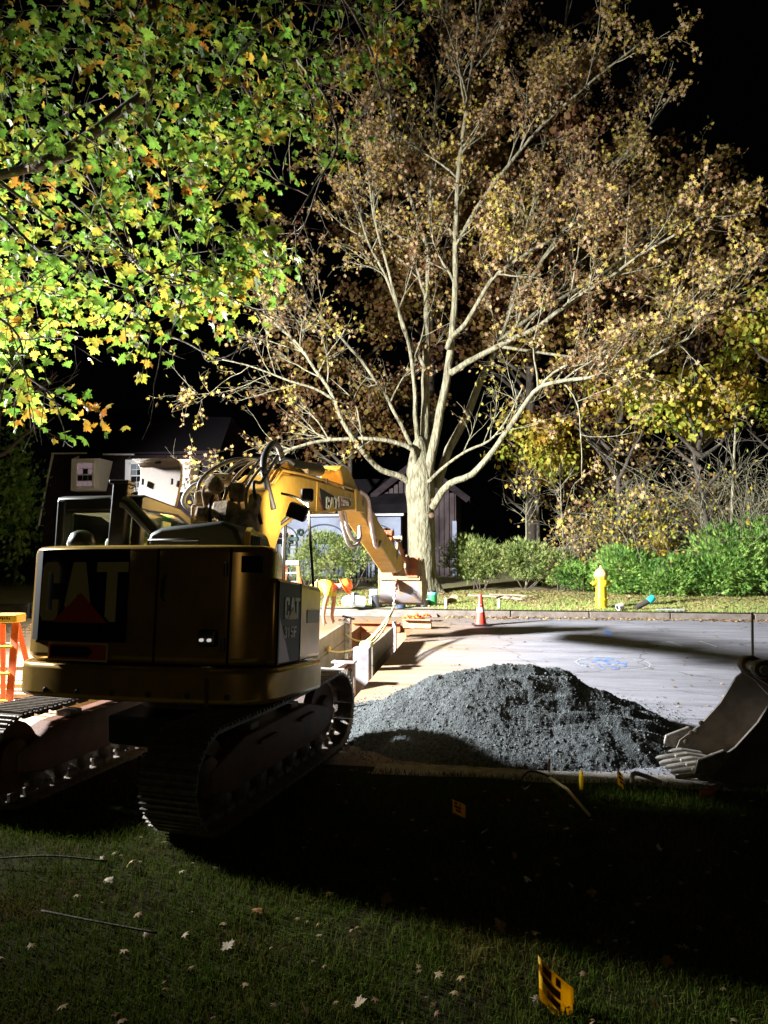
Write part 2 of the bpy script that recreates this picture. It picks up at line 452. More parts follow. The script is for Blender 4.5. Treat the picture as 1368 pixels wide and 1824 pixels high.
NEAR_LIMBS = [
     [(-9.35, 7.5, 5.22, 0.072), (-7.4, 7.38, 5.71, 0.064), (-5.87, 7.25, 6.12, 0.056), (-4.98, 7.12, 6.17, 0.049), (-4.38, 7.0, 6.23, 0.041)] ,
     [(-4.96, 7.1, 6.15, 0.058), (-4.37, 7.08, 6.4, 0.059), (-3.83, 7.06, 6.72, 0.06), (-3.65, 7.04, 6.9, 0.06), (-3.62, 7.02, 7.43, 0.061), (-3.58, 7.0, 8.13, 0.062)] ,
     [(-3.63, 7.0, 6.85, 0.034), (-3.57, 7.36, 7.08, 0.032), (-3.55, 7.71, 7.48, 0.031), (-3.37, 8.07, 7.92, 0.029), (-3.02, 8.43, 8.07, 0.026), (-2.56, 8.79, 8.21, 0.024), (-2.14, 9.14, 8.75, 0.021), (-1.54, 9.5, 9.47, 0.018)] ,
     [(-3.09, 7.4, 7.43, 0.022), (-2.79, 7.6, 7.74, 0.019), (-2.47, 7.8, 8.1, 0.015), (-2.27, 8.0, 8.49, 0.012)] ,
     [(-3.8, 7.0, 6.68, 0.023), (-3.38, 6.87, 6.13, 0.02), (-3.22, 6.73, 5.48, 0.017), (-3.14, 6.6, 5.19, 0.015), (-2.94, 6.47, 4.69, 0.012), (-2.94, 6.33, 4.23, 0.009), (-2.97, 6.2, 3.93, 0.007)] ,
     [(-3.23, 6.8, 5.29, 0.015), (-3.11, 7.0, 5.65, 0.013), (-2.86, 7.2, 5.85, 0.011), (-2.7, 7.4, 6.36, 0.009), (-2.59, 7.6, 7.02, 0.007)] ,
     [(-3.01, 6.6, 4.75, 0.012), (-2.74, 6.53, 4.64, 0.01), (-2.64, 6.47, 4.41, 0.007), (-2.66, 6.4, 4.18, 0.005)] ,
     [(-6.83, 6.6, 4.29, 0.02), (-5.75, 6.47, 4.53, 0.017), (-4.85, 6.33, 4.33, 0.014), (-4.45, 6.2, 4.06, 0.011), (-4.29, 6.07, 3.7, 0.009), (-3.92, 5.93, 3.46, 0.007), (-3.57, 5.8, 3.32, 0.004)] ,
     [(-5.67, 7.0, 5.98, 0.021), (-5.02, 6.85, 5.44, 0.017), (-4.47, 6.7, 4.99, 0.014), (-4.25, 6.55, 5.08, 0.01), (-4.1, 6.4, 5.2, 0.007)] ,
     [(-4.32, 6.9, 6.17, 0.018), (-3.83, 6.73, 5.3, 0.015), (-3.49, 6.55, 4.81, 0.012), (-3.06, 6.38, 4.53, 0.009), (-2.61, 6.2, 4.47, 0.007)] ,
     [(-3.58, 7.0, 8.13, 0.031), (-3.07, 7.62, 8.82, 0.028), (-2.21, 8.25, 8.95, 0.023), (-1.73, 8.88, 8.51, 0.017), (-1.62, 9.5, 8.1, 0.011)] ,
     [(-2.45, 8.4, 7.94, 0.019), (-2.09, 8.35, 7.43, 0.015), (-1.94, 8.3, 6.78, 0.012), (-2.19, 8.25, 6.31, 0.009), (-2.44, 8.2, 5.84, 0.006)] ,
     [(-7.42, 7.4, 5.73, 0.033), (-6.42, 7.13, 6.62, 0.026), (-5.48, 6.87, 7.17, 0.019), (-4.78, 6.6, 7.5, 0.012)] ,
]
NEAR_CLUSTERS = [ (-3.3,7.86,5.06),(-5.39,7.07,6.01),(-1.69,7.86,8.04),(-2.82,5.74,4.55),(-4.02,5.6,5.98),(-2.76,6.22,7.97),(-4.69,6.73,4.34),(-5.27,7.54,6.6),(-1.33,8.42,7.57),(-2.71,5.39,4),(-1.66,7.36,8.63),(-5.58,8.31,6.2),(-3.02,6.14,6.44),(-5.56,6.46,8.35),(-6.14,7.97,6.2),(-2.97,5.2,5.37),(-2.62,10.8,10.96),(-2.22,5.38,3.92),(-3.61,6.06,7.24),(-4.36,7.63,6.53),(-3.56,6.45,6.82),(-7.31,8.46,8),(-2.6,6.22,5.56),(-7.52,8.12,8.52),(-5.06,7.79,4.88),(-2.78,7.73,5.43),(-3.9,6.01,4.61),(-4.03,7.49,4.81),(-2.01,5.04,4.58),(-3.64,7.42,7.71),(-4.09,7.33,4.5),(-2.64,9.58,8.42),(-5.36,8.13,4.65),(-4.07,8.01,8.72),(-2.76,7.63,5.07),(-6.12,7.4,4.84),(-4.66,7.79,5.82),(-2.08,5.1,4.08),(-4.92,5.79,5.81),(-1.89,5.15,4.43),(-2.91,5.19,6.16),(-4.53,7.12,5.59),(-3.81,5,3.44),(-4.01,6.48,6.95),(-3.49,7.09,6.98),(-2.24,5.51,5.7),(-3.75,8.45,6.43),(-5.63,5.51,7.27),(-3.74,5.81,5.76),(-3.28,6.15,5.98),(-3.95,5.44,5.37),(-2.56,6.06,5.73),(-4.28,5.56,6.4),(-3.18,7.32,6.33),(-2.36,5.43,4.13),(-2.8,9.13,8.48),(-4.72,6.91,7.23),(-4.33,7.68,7.32),(-3.35,7.28,5.04),(-5.13,8.07,7.44),(-4.28,5.24,6.06),(-4.64,7.81,7.89),(-3.01,6.19,5.59),(-4.47,5.25,4.85),(-5.7,7.39,4.59),(-8.37,8.59,5.76),(-2.08,5.79,7.28),(-1.53,8.66,8.99),(-7.73,8.16,6.53),(-3.7,8.38,6.86),(-3.62,5.54,7.26),(-3.43,8.28,6.68),(-2.85,5.95,4.89),(-3.75,7.7,7.91),(-3.62,5.65,4.31),(-1.82,5.31,4.4),(-3.67,8.16,8.32),(-4.33,7.87,7.66),(-4.89,5.8,3.46),(-6.97,7.95,3.86),(-4.88,6.26,6.62),(-4.7,7.33,8.45),(-2.8,10.41,8.3),(-3.62,7.06,5.59),(-2.39,7.39,6.73),(-3.19,5.36,5.3),(-3.5,6.33,8.03),(-3.18,8.4,6.94),(-2.1,5.59,4.23),(-5.88,6.31,6.41),(-4.23,6.02,5.75),(-2.5,7.65,5.07),(-6.42,8.39,5.89),(-3.43,8.51,7.29),(-6.6,6.87,5.98),(-4.62,6.1,6.13),(-3.62,6.91,6.54),(-3.44,6.36,5.36),(-3.46,8.29,5.32),(-5.64,7.98,7.08),(-5.58,6.13,4.43),(-5.44,5.88,5.98),(-2.77,7.07,4.65),(-1.97,5.96,4.48),(-1.98,7.52,6.85),(-1.98,5.23,5.83),(-2.84,6.54,7.1),(-3.32,5.04,5.68),(-1.89,5.62,6.91),(-2.92,8.38,7.06),(-4.58,7.76,6.9),(-3.78,8.17,6.81),(-3.79,6,6.9),(-2.65,8.41,8.35),(-2.35,5.51,5.58),(-1.76,7.15,6.03),(-4.86,5.72,7.38),(-2.68,9.73,8.7),(-1.92,7.04,6.58),(-2.93,5.67,4.92),(-3.23,5.1,5.76),(-4.73,6.71,6.63),(-3.02,8.54,7.47),(-2.5,6.93,5.05),(-2.57,9.37,8.18),(-2.25,6.02,5.32),(-3.45,7.57,4.86),(-3.85,5.26,4.27),(-3.36,10.83,6.69),(-2.99,6.86,7.47),(-2.12,10.9,10.09),(-2.47,5.01,5.32),(-4.67,7.35,8.22),(-2.32,5.39,5.56),(-2.76,7.57,5.99),(-4.86,5.81,4.92),(-7.69,8.16,6.59),(-2.17,6.53,6.09),(-5.14,7.18,7.55),(-0.98,7.12,7.53),(-5.04,5.66,5.19),(-6.1,7.48,5.97),(-5.04,7.32,4.36),(-1.66,9.79,9.31),(-1.77,7.4,6.24),(-4.33,7.67,5.41),(-4.13,6.35,7.7),(-3.13,8.47,6.82),(-1.53,9.89,10.52),(-5.46,8.31,5.38),(-4.35,6.8,7.14),(-2.52,7.07,4.49),(-5.8,8.05,7.86),(-4.04,5.26,4.49),(-4.62,5.02,5.7),(-2.13,7.07,6.7),(-4.85,6.38,6.05),(-2.72,9.37,7.69),(-3.13,10.5,8.54),(-4.15,7.4,7.55),(-7.67,8.19,7.85),(-5.91,7.16,9.18),(-7.37,8.38,8.93),(-4.68,6.34,4.54),(-3.21,10.9,10.94),(-2.56,6.33,6.21),(-4.65,8.48,6.4),(-4.56,5.95,5.26),(-2.67,5.48,4.21),(-2.73,5.03,4.15),(-2.68,9.02,7.59),(-2.23,5.2,3.85),(-4.76,8.33,5.87),(-4.89,7.57,6.29),(-3.95,6.9,4.79),(-5.69,7.99,6.44),(-3.15,6.63,7.33),(-5.59,7.67,4.88),(-5.37,7.25,4.47),(-3.7,5.88,4.89),(-4.86,6.58,4.01),(-1.46,7.55,7.97),(-4.77,5.03,4.15),(-1.61,7.47,8.7),(-7.73,8.21,7.33),(-2.74,8.04,9.17),(-4.98,6.86,8.88),(-1.13,7.35,7.62),(-2.37,5.63,4.59),(-5.74,6.61,6.09),(-3.12,6.51,4.95),(-5.43,7.31,5.63),(-1.22,8.35,8.92),(-6.39,7.1,5.6),(-2.42,5.94,4.4),(-3.29,5.35,5.88),(-6.71,8.23,4.1),(-7.56,8.41,7.07),(-3.07,5.41,6.87),(-3.49,6.95,8.29),(-4.12,6.98,7.35),(-5.1,6.37,5.79),(-4.71,6.9,4.43),(-2.8,6.02,5.47),(-2.85,8.88,8.62),(-4.3,5.37,4.43),(-7.43,8.09,7.32),(-2.9,6.28,6.82),(-2.84,9.37,8.39),(-3.32,8.15,6.71),(-1.47,8.34,7.91),(-6.66,7.62,5.7),(-2.89,7.63,7.26),(-3.76,7.21,5.02),(-7.98,8.01,5.08),(-7.24,8.07,8.92),(-5.6,7.34,4.51),(-3.68,5.82,4.79),(-5.32,7.09,9.09),(-2.79,8.74,6.88),(-4.45,6.34,4.62),(-2.91,6.6,4.51),(-4.48,7.89,6.98),(-2.8,5.09,4.9),(-3.44,8.06,5.3),(-3.7,8.56,10.07),(-4.53,6.4,4.68),(-6.2,7.48,3.86),(-3.11,10.44,6.34),(-3,8.13,5.01),(-4.44,7.37,5.42),(-3.62,6.18,7.13),(-5.87,7.77,5.55),(-5.15,6.32,5.67),(-8.01,8,6.65),(-6.35,6.72,5.6),(-2.88,10.67,8.32),(-2.44,5.61,5.07),(-4.75,7.96,7.04),(-4.13,5.26,6.06),(-3.7,7.39,7.89),(-2.92,6.47,7.75),(-5.35,7.8,4.47),(-3.81,5.44,4.5),(-4.31,8.3,9.52),(-2.78,6.69,8.19),(-3.42,5.88,7.44),(-1.23,7.38,7.18),(-1.99,5.35,5.2),(-2.16,9.74,8.62),(-5.03,6.81,4.36),(-5.38,8.04,6.72),(-3.45,7.36,6.51),(-2.81,6.53,6.21),(-5.35,6.1,6.04),(-4.63,7.13,5.64),(-4.3,5.15,5.37),(-4.67,5.24,4.15),(-5.82,6.84,7.1),(-2.69,6.33,7.52),(-5.78,6.65,4.74),(-4.81,6.48,7.6),(-4.95,6.57,5.33),(-2.6,6.03,5.67),(-5.65,5.88,4.13),(-3.6,6.81,5.54),(-5.12,7.2,7.23),(-3.68,6.89,7.23),(-7.62,7.84,8.65),(-5.48,6.12,7.32),(-2.21,7.68,7.7),(-1.71,5.04,4.89),(-5.65,8.06,4.6),(-3.51,10.65,6.15),(-3.39,7.06,6.71),(-6.47,8.45,7.97),(-4.12,7.68,4.49),(-2.89,6.41,6.56),(-5.6,8.08,5.95),(-2.14,7.6,7.41),(-4.81,6.01,4.86),(-3.55,10.68,10.37),(-6.76,7.64,6.1),(-2.19,5.28,4.27),(-4.42,8.02,6.53),(-5.09,7.18,5.95),(-2.38,6,6.28),(-4.06,7.32,5.7),(-4.99,5.7,5.75),(-2.73,5.11,5.8),(-1.82,5.07,4.41),(-5.19,6.59,7.15),(-5.09,6.75,6.16),(-5.73,6.72,5.2),(-4.16,8.44,5.14),(-3.22,7.38,8.83),(-4.3,6.32,4.85),(-3.16,7.41,5.6),(-2.02,5.83,4.42),(-2.23,5.22,4.52),(-2.8,8.97,8.87),(-3.92,7.75,5.17),(-4.97,8.57,6.57),(-5.79,8.44,5.6),(-6.34,6.94,4.72),(-6.47,7.52,6.67),(-3.12,10.08,8.9),(-3.64,7.29,5.29),(-3.74,7.02,5.24),(-1.38,8.19,7.83),(-2.55,9.67,9.24),(-3.28,5.93,6.26),(-7.25,8.39,8.39),(-4.04,6.06,6.8),(-2.26,5.42,5.2),(-2.82,5.52,6.2),(-3.15,10.49,7.53),(-7.69,7.58,8.25),(-2.56,5.3,5.87),(-3.95,6.63,5.79),(-4.33,7.8,7.71),(-4.13,5.37,5.58),(-3.14,7.42,6.11),(-2.4,6.32,5.49),(-3.88,6.21,8.1),(-5.77,6.05,7.84),(-2.92,8.37,9.62),(-3.4,6.6,7.47),(-2.92,5.48,4.01),(-3.94,5.81,6.99),(-3.08,5.96,6.05),(-3.69,8.36,5.2),(-5.81,7.21,4.99),(-3.58,6.54,4.7),(-5.97,6.25,3.6),(-4.79,7.81,7.95),(-4.43,8.18,8.87),(-5.17,7.19,7.43),(-3.93,7.45,6.4),(-4.84,8.35,5.01),(-3.31,7.84,5.95),(-2.26,6.5,7.19),(-2.5,6.57,6.44),(-3.06,8.56,8.66),(-4.96,6.03,5.28),(-2.11,6.03,7.08),(-2.61,6.16,4.43),(-6.39,8.52,8.27),(-2.76,7.02,6.15),(-2.09,5.27,5.97),(-7.63,8.52,6.65),(-3.81,6.34,5.87),(-2.49,7.52,7.08),(-2.28,7.53,6.86),(-2.98,9.67,9.49),(-1.81,5.01,5.71),(-3.18,7.12,4.53),(-1.23,9.92,9.36),(-3.57,6.09,5.2),(-6.44,8.27,6.66),(-3.22,7.34,6.21),(-2.49,5.96,5.83),(-1.91,5.13,5.36),(-6.2,7.36,7.32),(-3.29,6.18,4.11),(-4.91,7.45,4.95),(-8,8.16,6.82),(-1.58,9.66,8.5),(-3.7,5.45,5.73),(-2.06,5.53,6.96),(-2.48,7.97,7.39),(-6,7.45,4.12),(-6.11,8.26,5.44),(-3.25,7.2,7.68),(-4.49,5.17,6.44),(-4.03,7.43,8.82),(-4.79,6.9,5.67),(-4.65,5.03,6.72),(-4.91,7.56,8.79),(-3.53,6.31,6.82),(-1,7.79,8.09),(-2.95,8.9,7.76),(-2.65,7.14,7.28),(-2.37,6.55,7.29),(-4.01,5.51,6.4),(-3.99,7.78,7.98),(-6.18,8.4,4.68),(-1.8,10.72,10.01),(-3.33,5.93,5.28),(-3.25,10.54,8.93),(-1.79,5.11,5.18),(-4.72,6.33,6.22),(-2.61,7.17,5.06),(-4.74,8.38,6.92),(-2.95,6.11,5.07),(-3.24,8.4,6.84),(-4.69,7.01,4.38),(-2.88,8.69,8.41),(-5.31,8.28,7.59),(-4.23,7.27,4.59),(-7.33,7.84,8.71),(-4.73,8.33,7.38),(-2.73,6.24,6.64),(-7.72,8.24,6.03),(-3.12,7.02,6.64),(-3.37,6.95,7.75),(-3.54,6.59,7.4),(-5.03,7.27,7.84),(-3.25,6.7,6.91),(-4.99,8.16,5.99),(-4.53,7.02,5.94),(-2.27,5.89,6.51),(-1.39,8.04,8.52),(-3.15,5.86,5.64),(-4.63,5.75,4.23),(-3.01,8.59,7.52),(-3.44,8.56,9.74),(-4.85,8.34,6.02),(-2.47,6.67,6.14),(-5.86,7.61,5),(-3.81,6.42,5.82),(-3.77,6.69,6.82),(-5.41,6.24,4.96),(-4.52,8.09,6.42),(-4.83,6.41,4.36),(-4.75,5.81,4.13),(-4.79,6.97,5.91),(-6.16,8.48,6.83),(-2.69,7.46,7.55),(-3.19,7.42,6.98),(-4.07,6.4,4.39),(-1.95,7.69,7.44),(-5.96,8.58,9.68),(-4.99,8.17,8.48),(-1.9,8.22,8.12),(-3.65,8.3,8.01),(-4.54,6.22,4.46),(-2.11,9.77,7.93),(-3.12,10.01,6.11),(-5.74,8.13,7.23),(-4.45,6.63,4.77),(-2.53,6.3,5.53),(-4.75,7.64,9.29),(-6.28,6.83,7.88),(-5.25,6.09,4.52),(-3.81,6.06,4.48),(-7.42,8.59,4.2),(-5.08,6.58,7.57),(-6.62,8.03,4.17),(-4.54,8.44,6.91),(-6.35,7.12,7.97),(-3.12,6.17,6.93),(-7.04,7.25,5.66),(-3.91,7.27,6.48),(-3.54,8.25,6.79),(-1.9,5.71,4.3),(-3.11,5.74,6.39),(-1.55,10.26,9.62),(-1.74,7.1,6.45),(-5.19,6.28,5.09),(-3.49,7.81,8.51),(-6.67,7.02,8.84),(-2.64,6.41,6.02),(-5.28,6.24,4.22),(-2.78,7.68,7.66),(-2.48,5.2,4.68),(-3.03,9.89,9.07),(-2.94,5.25,5.94),(-3.34,5.63,6.48),(-1.15,8.68,9.57),(-5.7,8.04,5.46),(-5.11,6.13,6.2),(-5.6,6.24,7.14),(-2.87,6.73,7.42),(-4.97,7.21,6.41),(-3.53,6.83,4.35),(-6.7,6.84,7.03),(-4.89,7.51,6.7),(-3.75,7.09,6.64),(-4.78,6.53,4.97),(-2.57,7.3,6.96),(-1.05,7.6,7.85),(-4.06,5.75,7.11),(-3.97,5.14,4.72),(-3.21,7,5.86),(-4.07,7.96,4.81),(-1.6,7.17,6.87),(-3.79,6.73,8.45),(-2.73,8.33,5.49),(-1.97,9.12,7.22),(-3.41,6.67,5.43),(-6.36,8.31,5.03),(-5.41,7.09,4.72),(-1.48,8.52,8.6),(-2.77,6.54,4.41),(-7,8.48,7.93),(-2.21,9.02,7.48),(-4.78,7.63,8.38),(-4.29,5.9,6.65),(-3.06,8.37,5.82),(-3.69,8.18,6.79),(-5.37,6.2,5.35),(-3.39,10.28,8.45),(-3.85,5.1,6.05),(-5.04,6.63,6.84),(-4.1,8.22,7.99),(-6.46,7.04,7.07),(-3.83,5.22,5.57),(-3.54,5.6,5.47),(-2.21,6.39,6.01),(-2.16,7.31,7.21),(-2.09,5.19,4.05),(-2.86,5.47,5.58),(-5.99,8.29,6.38),(-4.13,5.75,6.71),(-5.14,5.26,5.44),(-4.48,8.26,9.18),(-3.11,10.57,9.48),(-4.89,6.78,4.78),(-5.05,6.55,6),(-2.58,7.21,6.95),(-2.33,8.16,8.46),(-6.12,7.69,7.27),(-3.55,5.21,5.11),(-2.41,6.05,4.08),(-3.28,6.84,7.74),(-3.44,8.04,8.37),(-3.41,8.16,5.9),(-4.96,7.05,7.46),(-2.89,6.19,4.16),(-5.28,7.04,5.54),(-7.81,8.2,6.62),(-7.56,7.92,4.29),(-4.58,7.97,6.12),(-6.48,8.15,9.02),(-4.18,6.02,3.98),(-2.2,7.59,6.74),(-1.74,5.05,5.96),(-4.74,6.14,7.97),(-5.17,6.23,6.11),(-3.36,7.01,7.74),(-6.72,7.07,3.96),(-4.27,7.7,7.1),(-3.02,6.6,4.75),(-3.48,5.65,4.36),(-3.9,5.74,6.61),(-2.2,9.95,8.87),(-3.29,10.25,10.8),(-5.73,6.04,6.62),(-6,6.6,4.11),(-2.86,8.01,5.03),(-6.37,7.84,5.31),(-4.36,8.53,7.63),(-4.62,6.81,5.68),(-1.65,10.82,9.4),(-5.37,7.72,7.53),(-5.83,8.38,6.21),(-6.52,6.51,8.11),(-2.1,7.56,6.54),(-4.83,7.31,4.85),(-3.7,5.6,3.32),(-3.54,5.5,3.25),(-3.41,5.5,3.19),(-3.92,5.7,3.39),(-4.01,5.6,3.32),(-4.18,5.7,3.25),(-3.25,5.4,3.15),(-3.67,6,3.96),(-3.66,6,4.06),(-3.26,6,3.87),(-3.24,6.1,3.87),(-4.21,5.8,3.49) ]


# ================================================================== SETTING
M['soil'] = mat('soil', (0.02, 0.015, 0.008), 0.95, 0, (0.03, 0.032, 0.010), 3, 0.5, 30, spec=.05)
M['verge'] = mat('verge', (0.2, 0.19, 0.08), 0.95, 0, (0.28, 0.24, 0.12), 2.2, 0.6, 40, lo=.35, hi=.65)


def road_material():
    m, nt, b = nodes_of('asphalt')
    N, L = nt.nodes, nt.links
    geo = N.new('ShaderNodeNewGeometry')
    mp = N.new('ShaderNodeMapping'); mp.inputs['Scale'].default_value = (0.5, 3.5, 1)
    L.new(geo.outputs['Position'], mp.inputs['Vector'])
    n1 = N.new('ShaderNodeTexNoise'); n1.inputs['Scale'].default_value = 1.6; n1.inputs['Detail'].default_value = 7; n1.inputs['Roughness'].default_value = .7
    L.new(mp.outputs[0], n1.inputs['Vector'])
    r1 = N.new('ShaderNodeValToRGB')
    r1.color_ramp.elements[0].position = .36; r1.color_ramp.elements[0].color = (0.145, 0.148, 0.178, 1)
    r1.color_ramp.elements[1].position = .72; r1.color_ramp.elements[1].color = (0.29, 0.29, 0.325, 1)
    L.new(n1.outputs['Fac'], r1.inputs[0])
    # sandy dust dragged out of the trench
    sx = N.new('ShaderNodeSeparateXYZ'); L.new(geo.outputs['Position'], sx.inputs[0])
    n2 = N.new('ShaderNodeTexNoise'); n2.inputs['Scale'].default_value = 1.1; n2.inputs['Detail'].default_value = 6
    L.new(mp.outputs[0], n2.inputs['Vector'])
    a = N.new('ShaderNodeMapRange'); L.new(sx.outputs['X'], a.inputs[0])
    a.inputs[1].default_value = -2.2; a.inputs[2].default_value = 1.2; a.inputs[3].default_value = 0.75; a.inputs[4].default_value = -0.35
    ad = N.new('ShaderNodeMath'); ad.operation = 'MULTIPLY_ADD'; L.new(n2.outputs['Fac'], ad.inputs[0]); ad.inputs[1].default_value = 1.3
    L.new(a.outputs[0], ad.inputs[2])
    sb = N.new('ShaderNodeMath'); sb.operation = 'SUBTRACT'; sb.use_clamp = True; L.new(ad.outputs[0], sb.inputs[0]); sb.inputs[1].default_value = 0.45
    mx = N.new('ShaderNodeMix'); mx.data_type = 'RGBA'
    L.new(sb.outputs[0], mx.inputs['Factor']); L.new(r1.outputs[0], mx.inputs['A']); mx.inputs['B'].default_value = (0.2, 0.128, 0.06, 1)
    # speckle
    n3 = N.new('ShaderNodeTexNoise'); n3.inputs['Scale'].default_value = 90; n3.inputs['Detail'].default_value = 3
    L.new(geo.outputs['Position'], n3.inputs['Vector'])
    r3 = N.new('ShaderNodeMapRange'); L.new(n3.outputs['Fac'], r3.inputs[0])
    r3.inputs[1].default_value = .3; r3.inputs[2].default_value = .7; r3.inputs[3].default_value = .7; r3.inputs[4].default_value = 1.25
    ml = N.new('ShaderNodeMix'); ml.data_type = 'RGBA'; ml.blend_type = 'MULTIPLY'; ml.inputs['Factor'].default_value = 1
    L.new(mx.outputs['Result'], ml.inputs['A']); L.new(r3.outputs[0], ml.inputs['B'])
    wob = N.new('ShaderNodeTexNoise'); wob.inputs['Scale'].default_value = 1.5; wob.inputs['Detail'].default_value = 4
    L.new(geo.outputs['Position'], wob.inputs['Vector'])
    wm = N.new('ShaderNodeMix'); wm.data_type = 'RGBA'; wm.blend_type = 'ADD'; wm.inputs['Factor'].default_value = .9
    L.new(geo.outputs['Position'], wm.inputs['A']); L.new(wob.outputs['Color'], wm.inputs['B'])
    vo = N.new('ShaderNodeTexVoronoi'); vo.feature = 'DISTANCE_TO_EDGE'; vo.inputs['Scale'].default_value = .42
    L.new(wm.outputs['Result'], vo.inputs['Vector'])
    cr_ = N.new('ShaderNodeMapRange'); L.new(vo.outputs['Distance'], cr_.inputs[0])
    cr_.inputs[1].default_value = .002; cr_.inputs[2].default_value = .009; cr_.inputs[3].default_value = .45; cr_.inputs[4].default_value = 1.0
    mk = N.new('ShaderNodeMix'); mk.data_type = 'RGBA'; mk.blend_type = 'MULTIPLY'; mk.inputs['Factor'].default_value = 1
    L.new(ml.outputs['Result'], mk.inputs['A']); L.new(cr_.outputs[0], mk.inputs['B'])
    L.new(mk.outputs['Result'], b.inputs['Base Color'])
    b.inputs['Roughness'].default_value = .85
    bp = N.new('ShaderNodeBump'); bp.inputs['Strength'].default_value = .5; bp.inputs['Distance'].default_value = .01
    L.new(n3.outputs['Fac'], bp.inputs['Height']); L.new(bp.outputs[0], b.inputs['Normal'])
    return m


M['asphalt'] = road_material()
M['curb'] = mat('curb', (0.16, 0.135, 0.115), .9, 0, (0.10, 0.08, 0.066), 5, .4, 40)


def sheet(name, xs, ys, zf, m, hole=None, kind='structure'):
    idx, vs, fs = {}, [], []
    for j, y in enumerate(ys):
        for i, x in enumerate(xs):
            idx[i, j] = len(vs)
            vs.append((x, y, zf(x, y)))
    for j in range(len(ys) - 1):
        for i in range(len(xs) - 1):
            cx, cy = (xs[i] + xs[i + 1]) / 2, (ys[j] + ys[j + 1]) / 2
            if hole and hole[0] < cx < hole[1] and hole[2] < cy < hole[3]:
                continue
            fs.append((idx[i, j], idx[i + 1, j], idx[i + 1, j + 1], idx[i, j + 1]))
    o = arr_mesh(name, vs, fs, m, smooth=True)
    tag(o, kind=kind)
    return o


HOLE = (TX0, TX1, TY0, TY1)
gx = sorted(set([-220, -120, -60, -35, -25] + [v * 1.0 for v in range(-20, 21)] + [TX0, TX1, 25, 35, 60, 120, 220]))
gyn = sorted(set([-60, -20, -8, -3] + [v * .5 for v in range(-4, 15)] + [ROAD_Y]))
gy_road = [ROAD_Y, 8.0, TY0, 11, 13, 15, TY1, 17.6, CURB_Y]
gy_far = [CURB_Y + .2, 20, 21, 22, 23, 24, 26, 28, 31, 35, 40, 60, 100, 200]


def lawn_z(x, y):
    f = min(1, max(0, (ROAD_Y - y) / .5))
    return G(x, y) + f * (0.045 + 0.05 * mnoise.noise((x * .7, y * .7, 3.1)))


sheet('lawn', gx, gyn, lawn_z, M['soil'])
sheet('ground', gx, [ROAD_Y - .001] + gy_road[1:], lambda x, y: G(x, min(y, CURB_Y)) - .03, M['soil'], HOLE)
sheet('road', gx, gy_road, lambda x, y: G(x, min(y, CURB_Y)) + .004, M['asphalt'], HOLE)
sheet('verge', gx, gy_far, lambda x, y: G(x, y) + .02 + (.03 * mnoise.noise((x * .9, y * .9, 0)) if y < 30 and y > 19 else 0), M['verge'])
# trench: soil sides and floor
tb = MB()
zt = [(TY0, G(0, TY0)), (TY1, G(0, TY1))]
zb = -1.7
tb.add([(TX0, TY0, zt[0][1]), (TX0, TY1, zt[1][1]), (TX1, TY1, zt[1][1]), (TX1, TY0, zt[0][1]),
        (TX0, TY0, zb), (TX0, TY1, zb), (TX1, TY1, zb), (TX1, TY0, zb)],
       [(0, 1, 5, 4), (1, 2, 6, 5), (2, 3, 7, 6), (3, 0, 4, 7), (4, 5, 6, 7)])
tag(tb.build('trench', M['soil_wall']), kind='structure')
# kerb in cast lengths
for kx in [-1.85 + 1.83 * i for i in range(17)] + [-13.9 - 1.83 * i for i in range(6)]:
    w = 1.83
    if True:
        kb = MB().box((kx + w / 2, CURB_Y + .09, G(0, CURB_Y) + .015 + rng.uniform(-.006, .006)), (w - .02, .18, .26))
        tag(kb.build('kerb', M['curb'], bevel=.02), kind='structure')
# pale driveway apron beyond the trench
ap = MB()
ap.add([(-12, CURB_Y - .3, G(0, CURB_Y - .3) + .012), (-1.75, CURB_Y - .3, G(0, CURB_Y - .3) + .012), (-1.9, CURB_Y + .45, G(0, CURB_Y + .45) + .035),
        (-12, CURB_Y + .45, G(0, CURB_Y + .45) + .035)], [(0, 1, 2, 3)])
tag(ap.build('pavement', mat('pavement', (0.25, 0.23, 0.21), .9, 0, (0.18, 0.15, 0.12), 3, .3, 50)), kind='structure')

# concrete gutter strip along the near edge of the road
gs = MB()
for i in range(60):
    x0, x1 = -1.3 + i * .3, -1.3 + (i + 1) * .3
    y0 = [7.06 + .08 * mnoise.noise((x * 1.7, 0, 9)) for x in (x0, x1)]
    y1 = [7.42 + .06 * mnoise.noise((x * 1.3, 5, 9)) for x in (x0, x1)]
    gs.add([(x0, y0[0], lawn_z(x0, y0[0]) + .006), (x1, y0[1], lawn_z(x1, y0[1]) + .006), (x1, y1[1], G(0, y1[1]) + .014), (x0, y1[0], G(0, y1[0]) + .014)],
           [(0, 1, 2, 3)])
tag(gs.build('gutter', mat('gutter', (0.33, 0.3, 0.26), .95, 0, (0.2, 0.19, 0.15), 9, .5, 70)), kind='structure')

# utility paint marks sprayed on the road
def spray(name, label, cells, m, group=None):
    mb = MB()
    for (x, y, rx, ry, a) in cells:
        n = 9
        ring = []
        for k in range(n):
            t = 2 * math.pi * k / n
            q = 1 + .25 * mnoise.noise((x * 9 + math.cos(t), y * 9 + math.sin(t), 2))
            dx, dy = rx * q * math.cos(t), ry * q * math.sin(t)
            px, py = x + dx * math.cos(a) - dy * math.sin(a), y + dx * math.sin(a) + dy * math.cos(a)
            ring.append((px, py, G(px, py) + .009))
        mb.add(ring, [tuple(range(n))])
    return tag(mb.build(name, m), label, 'paint mark', group)


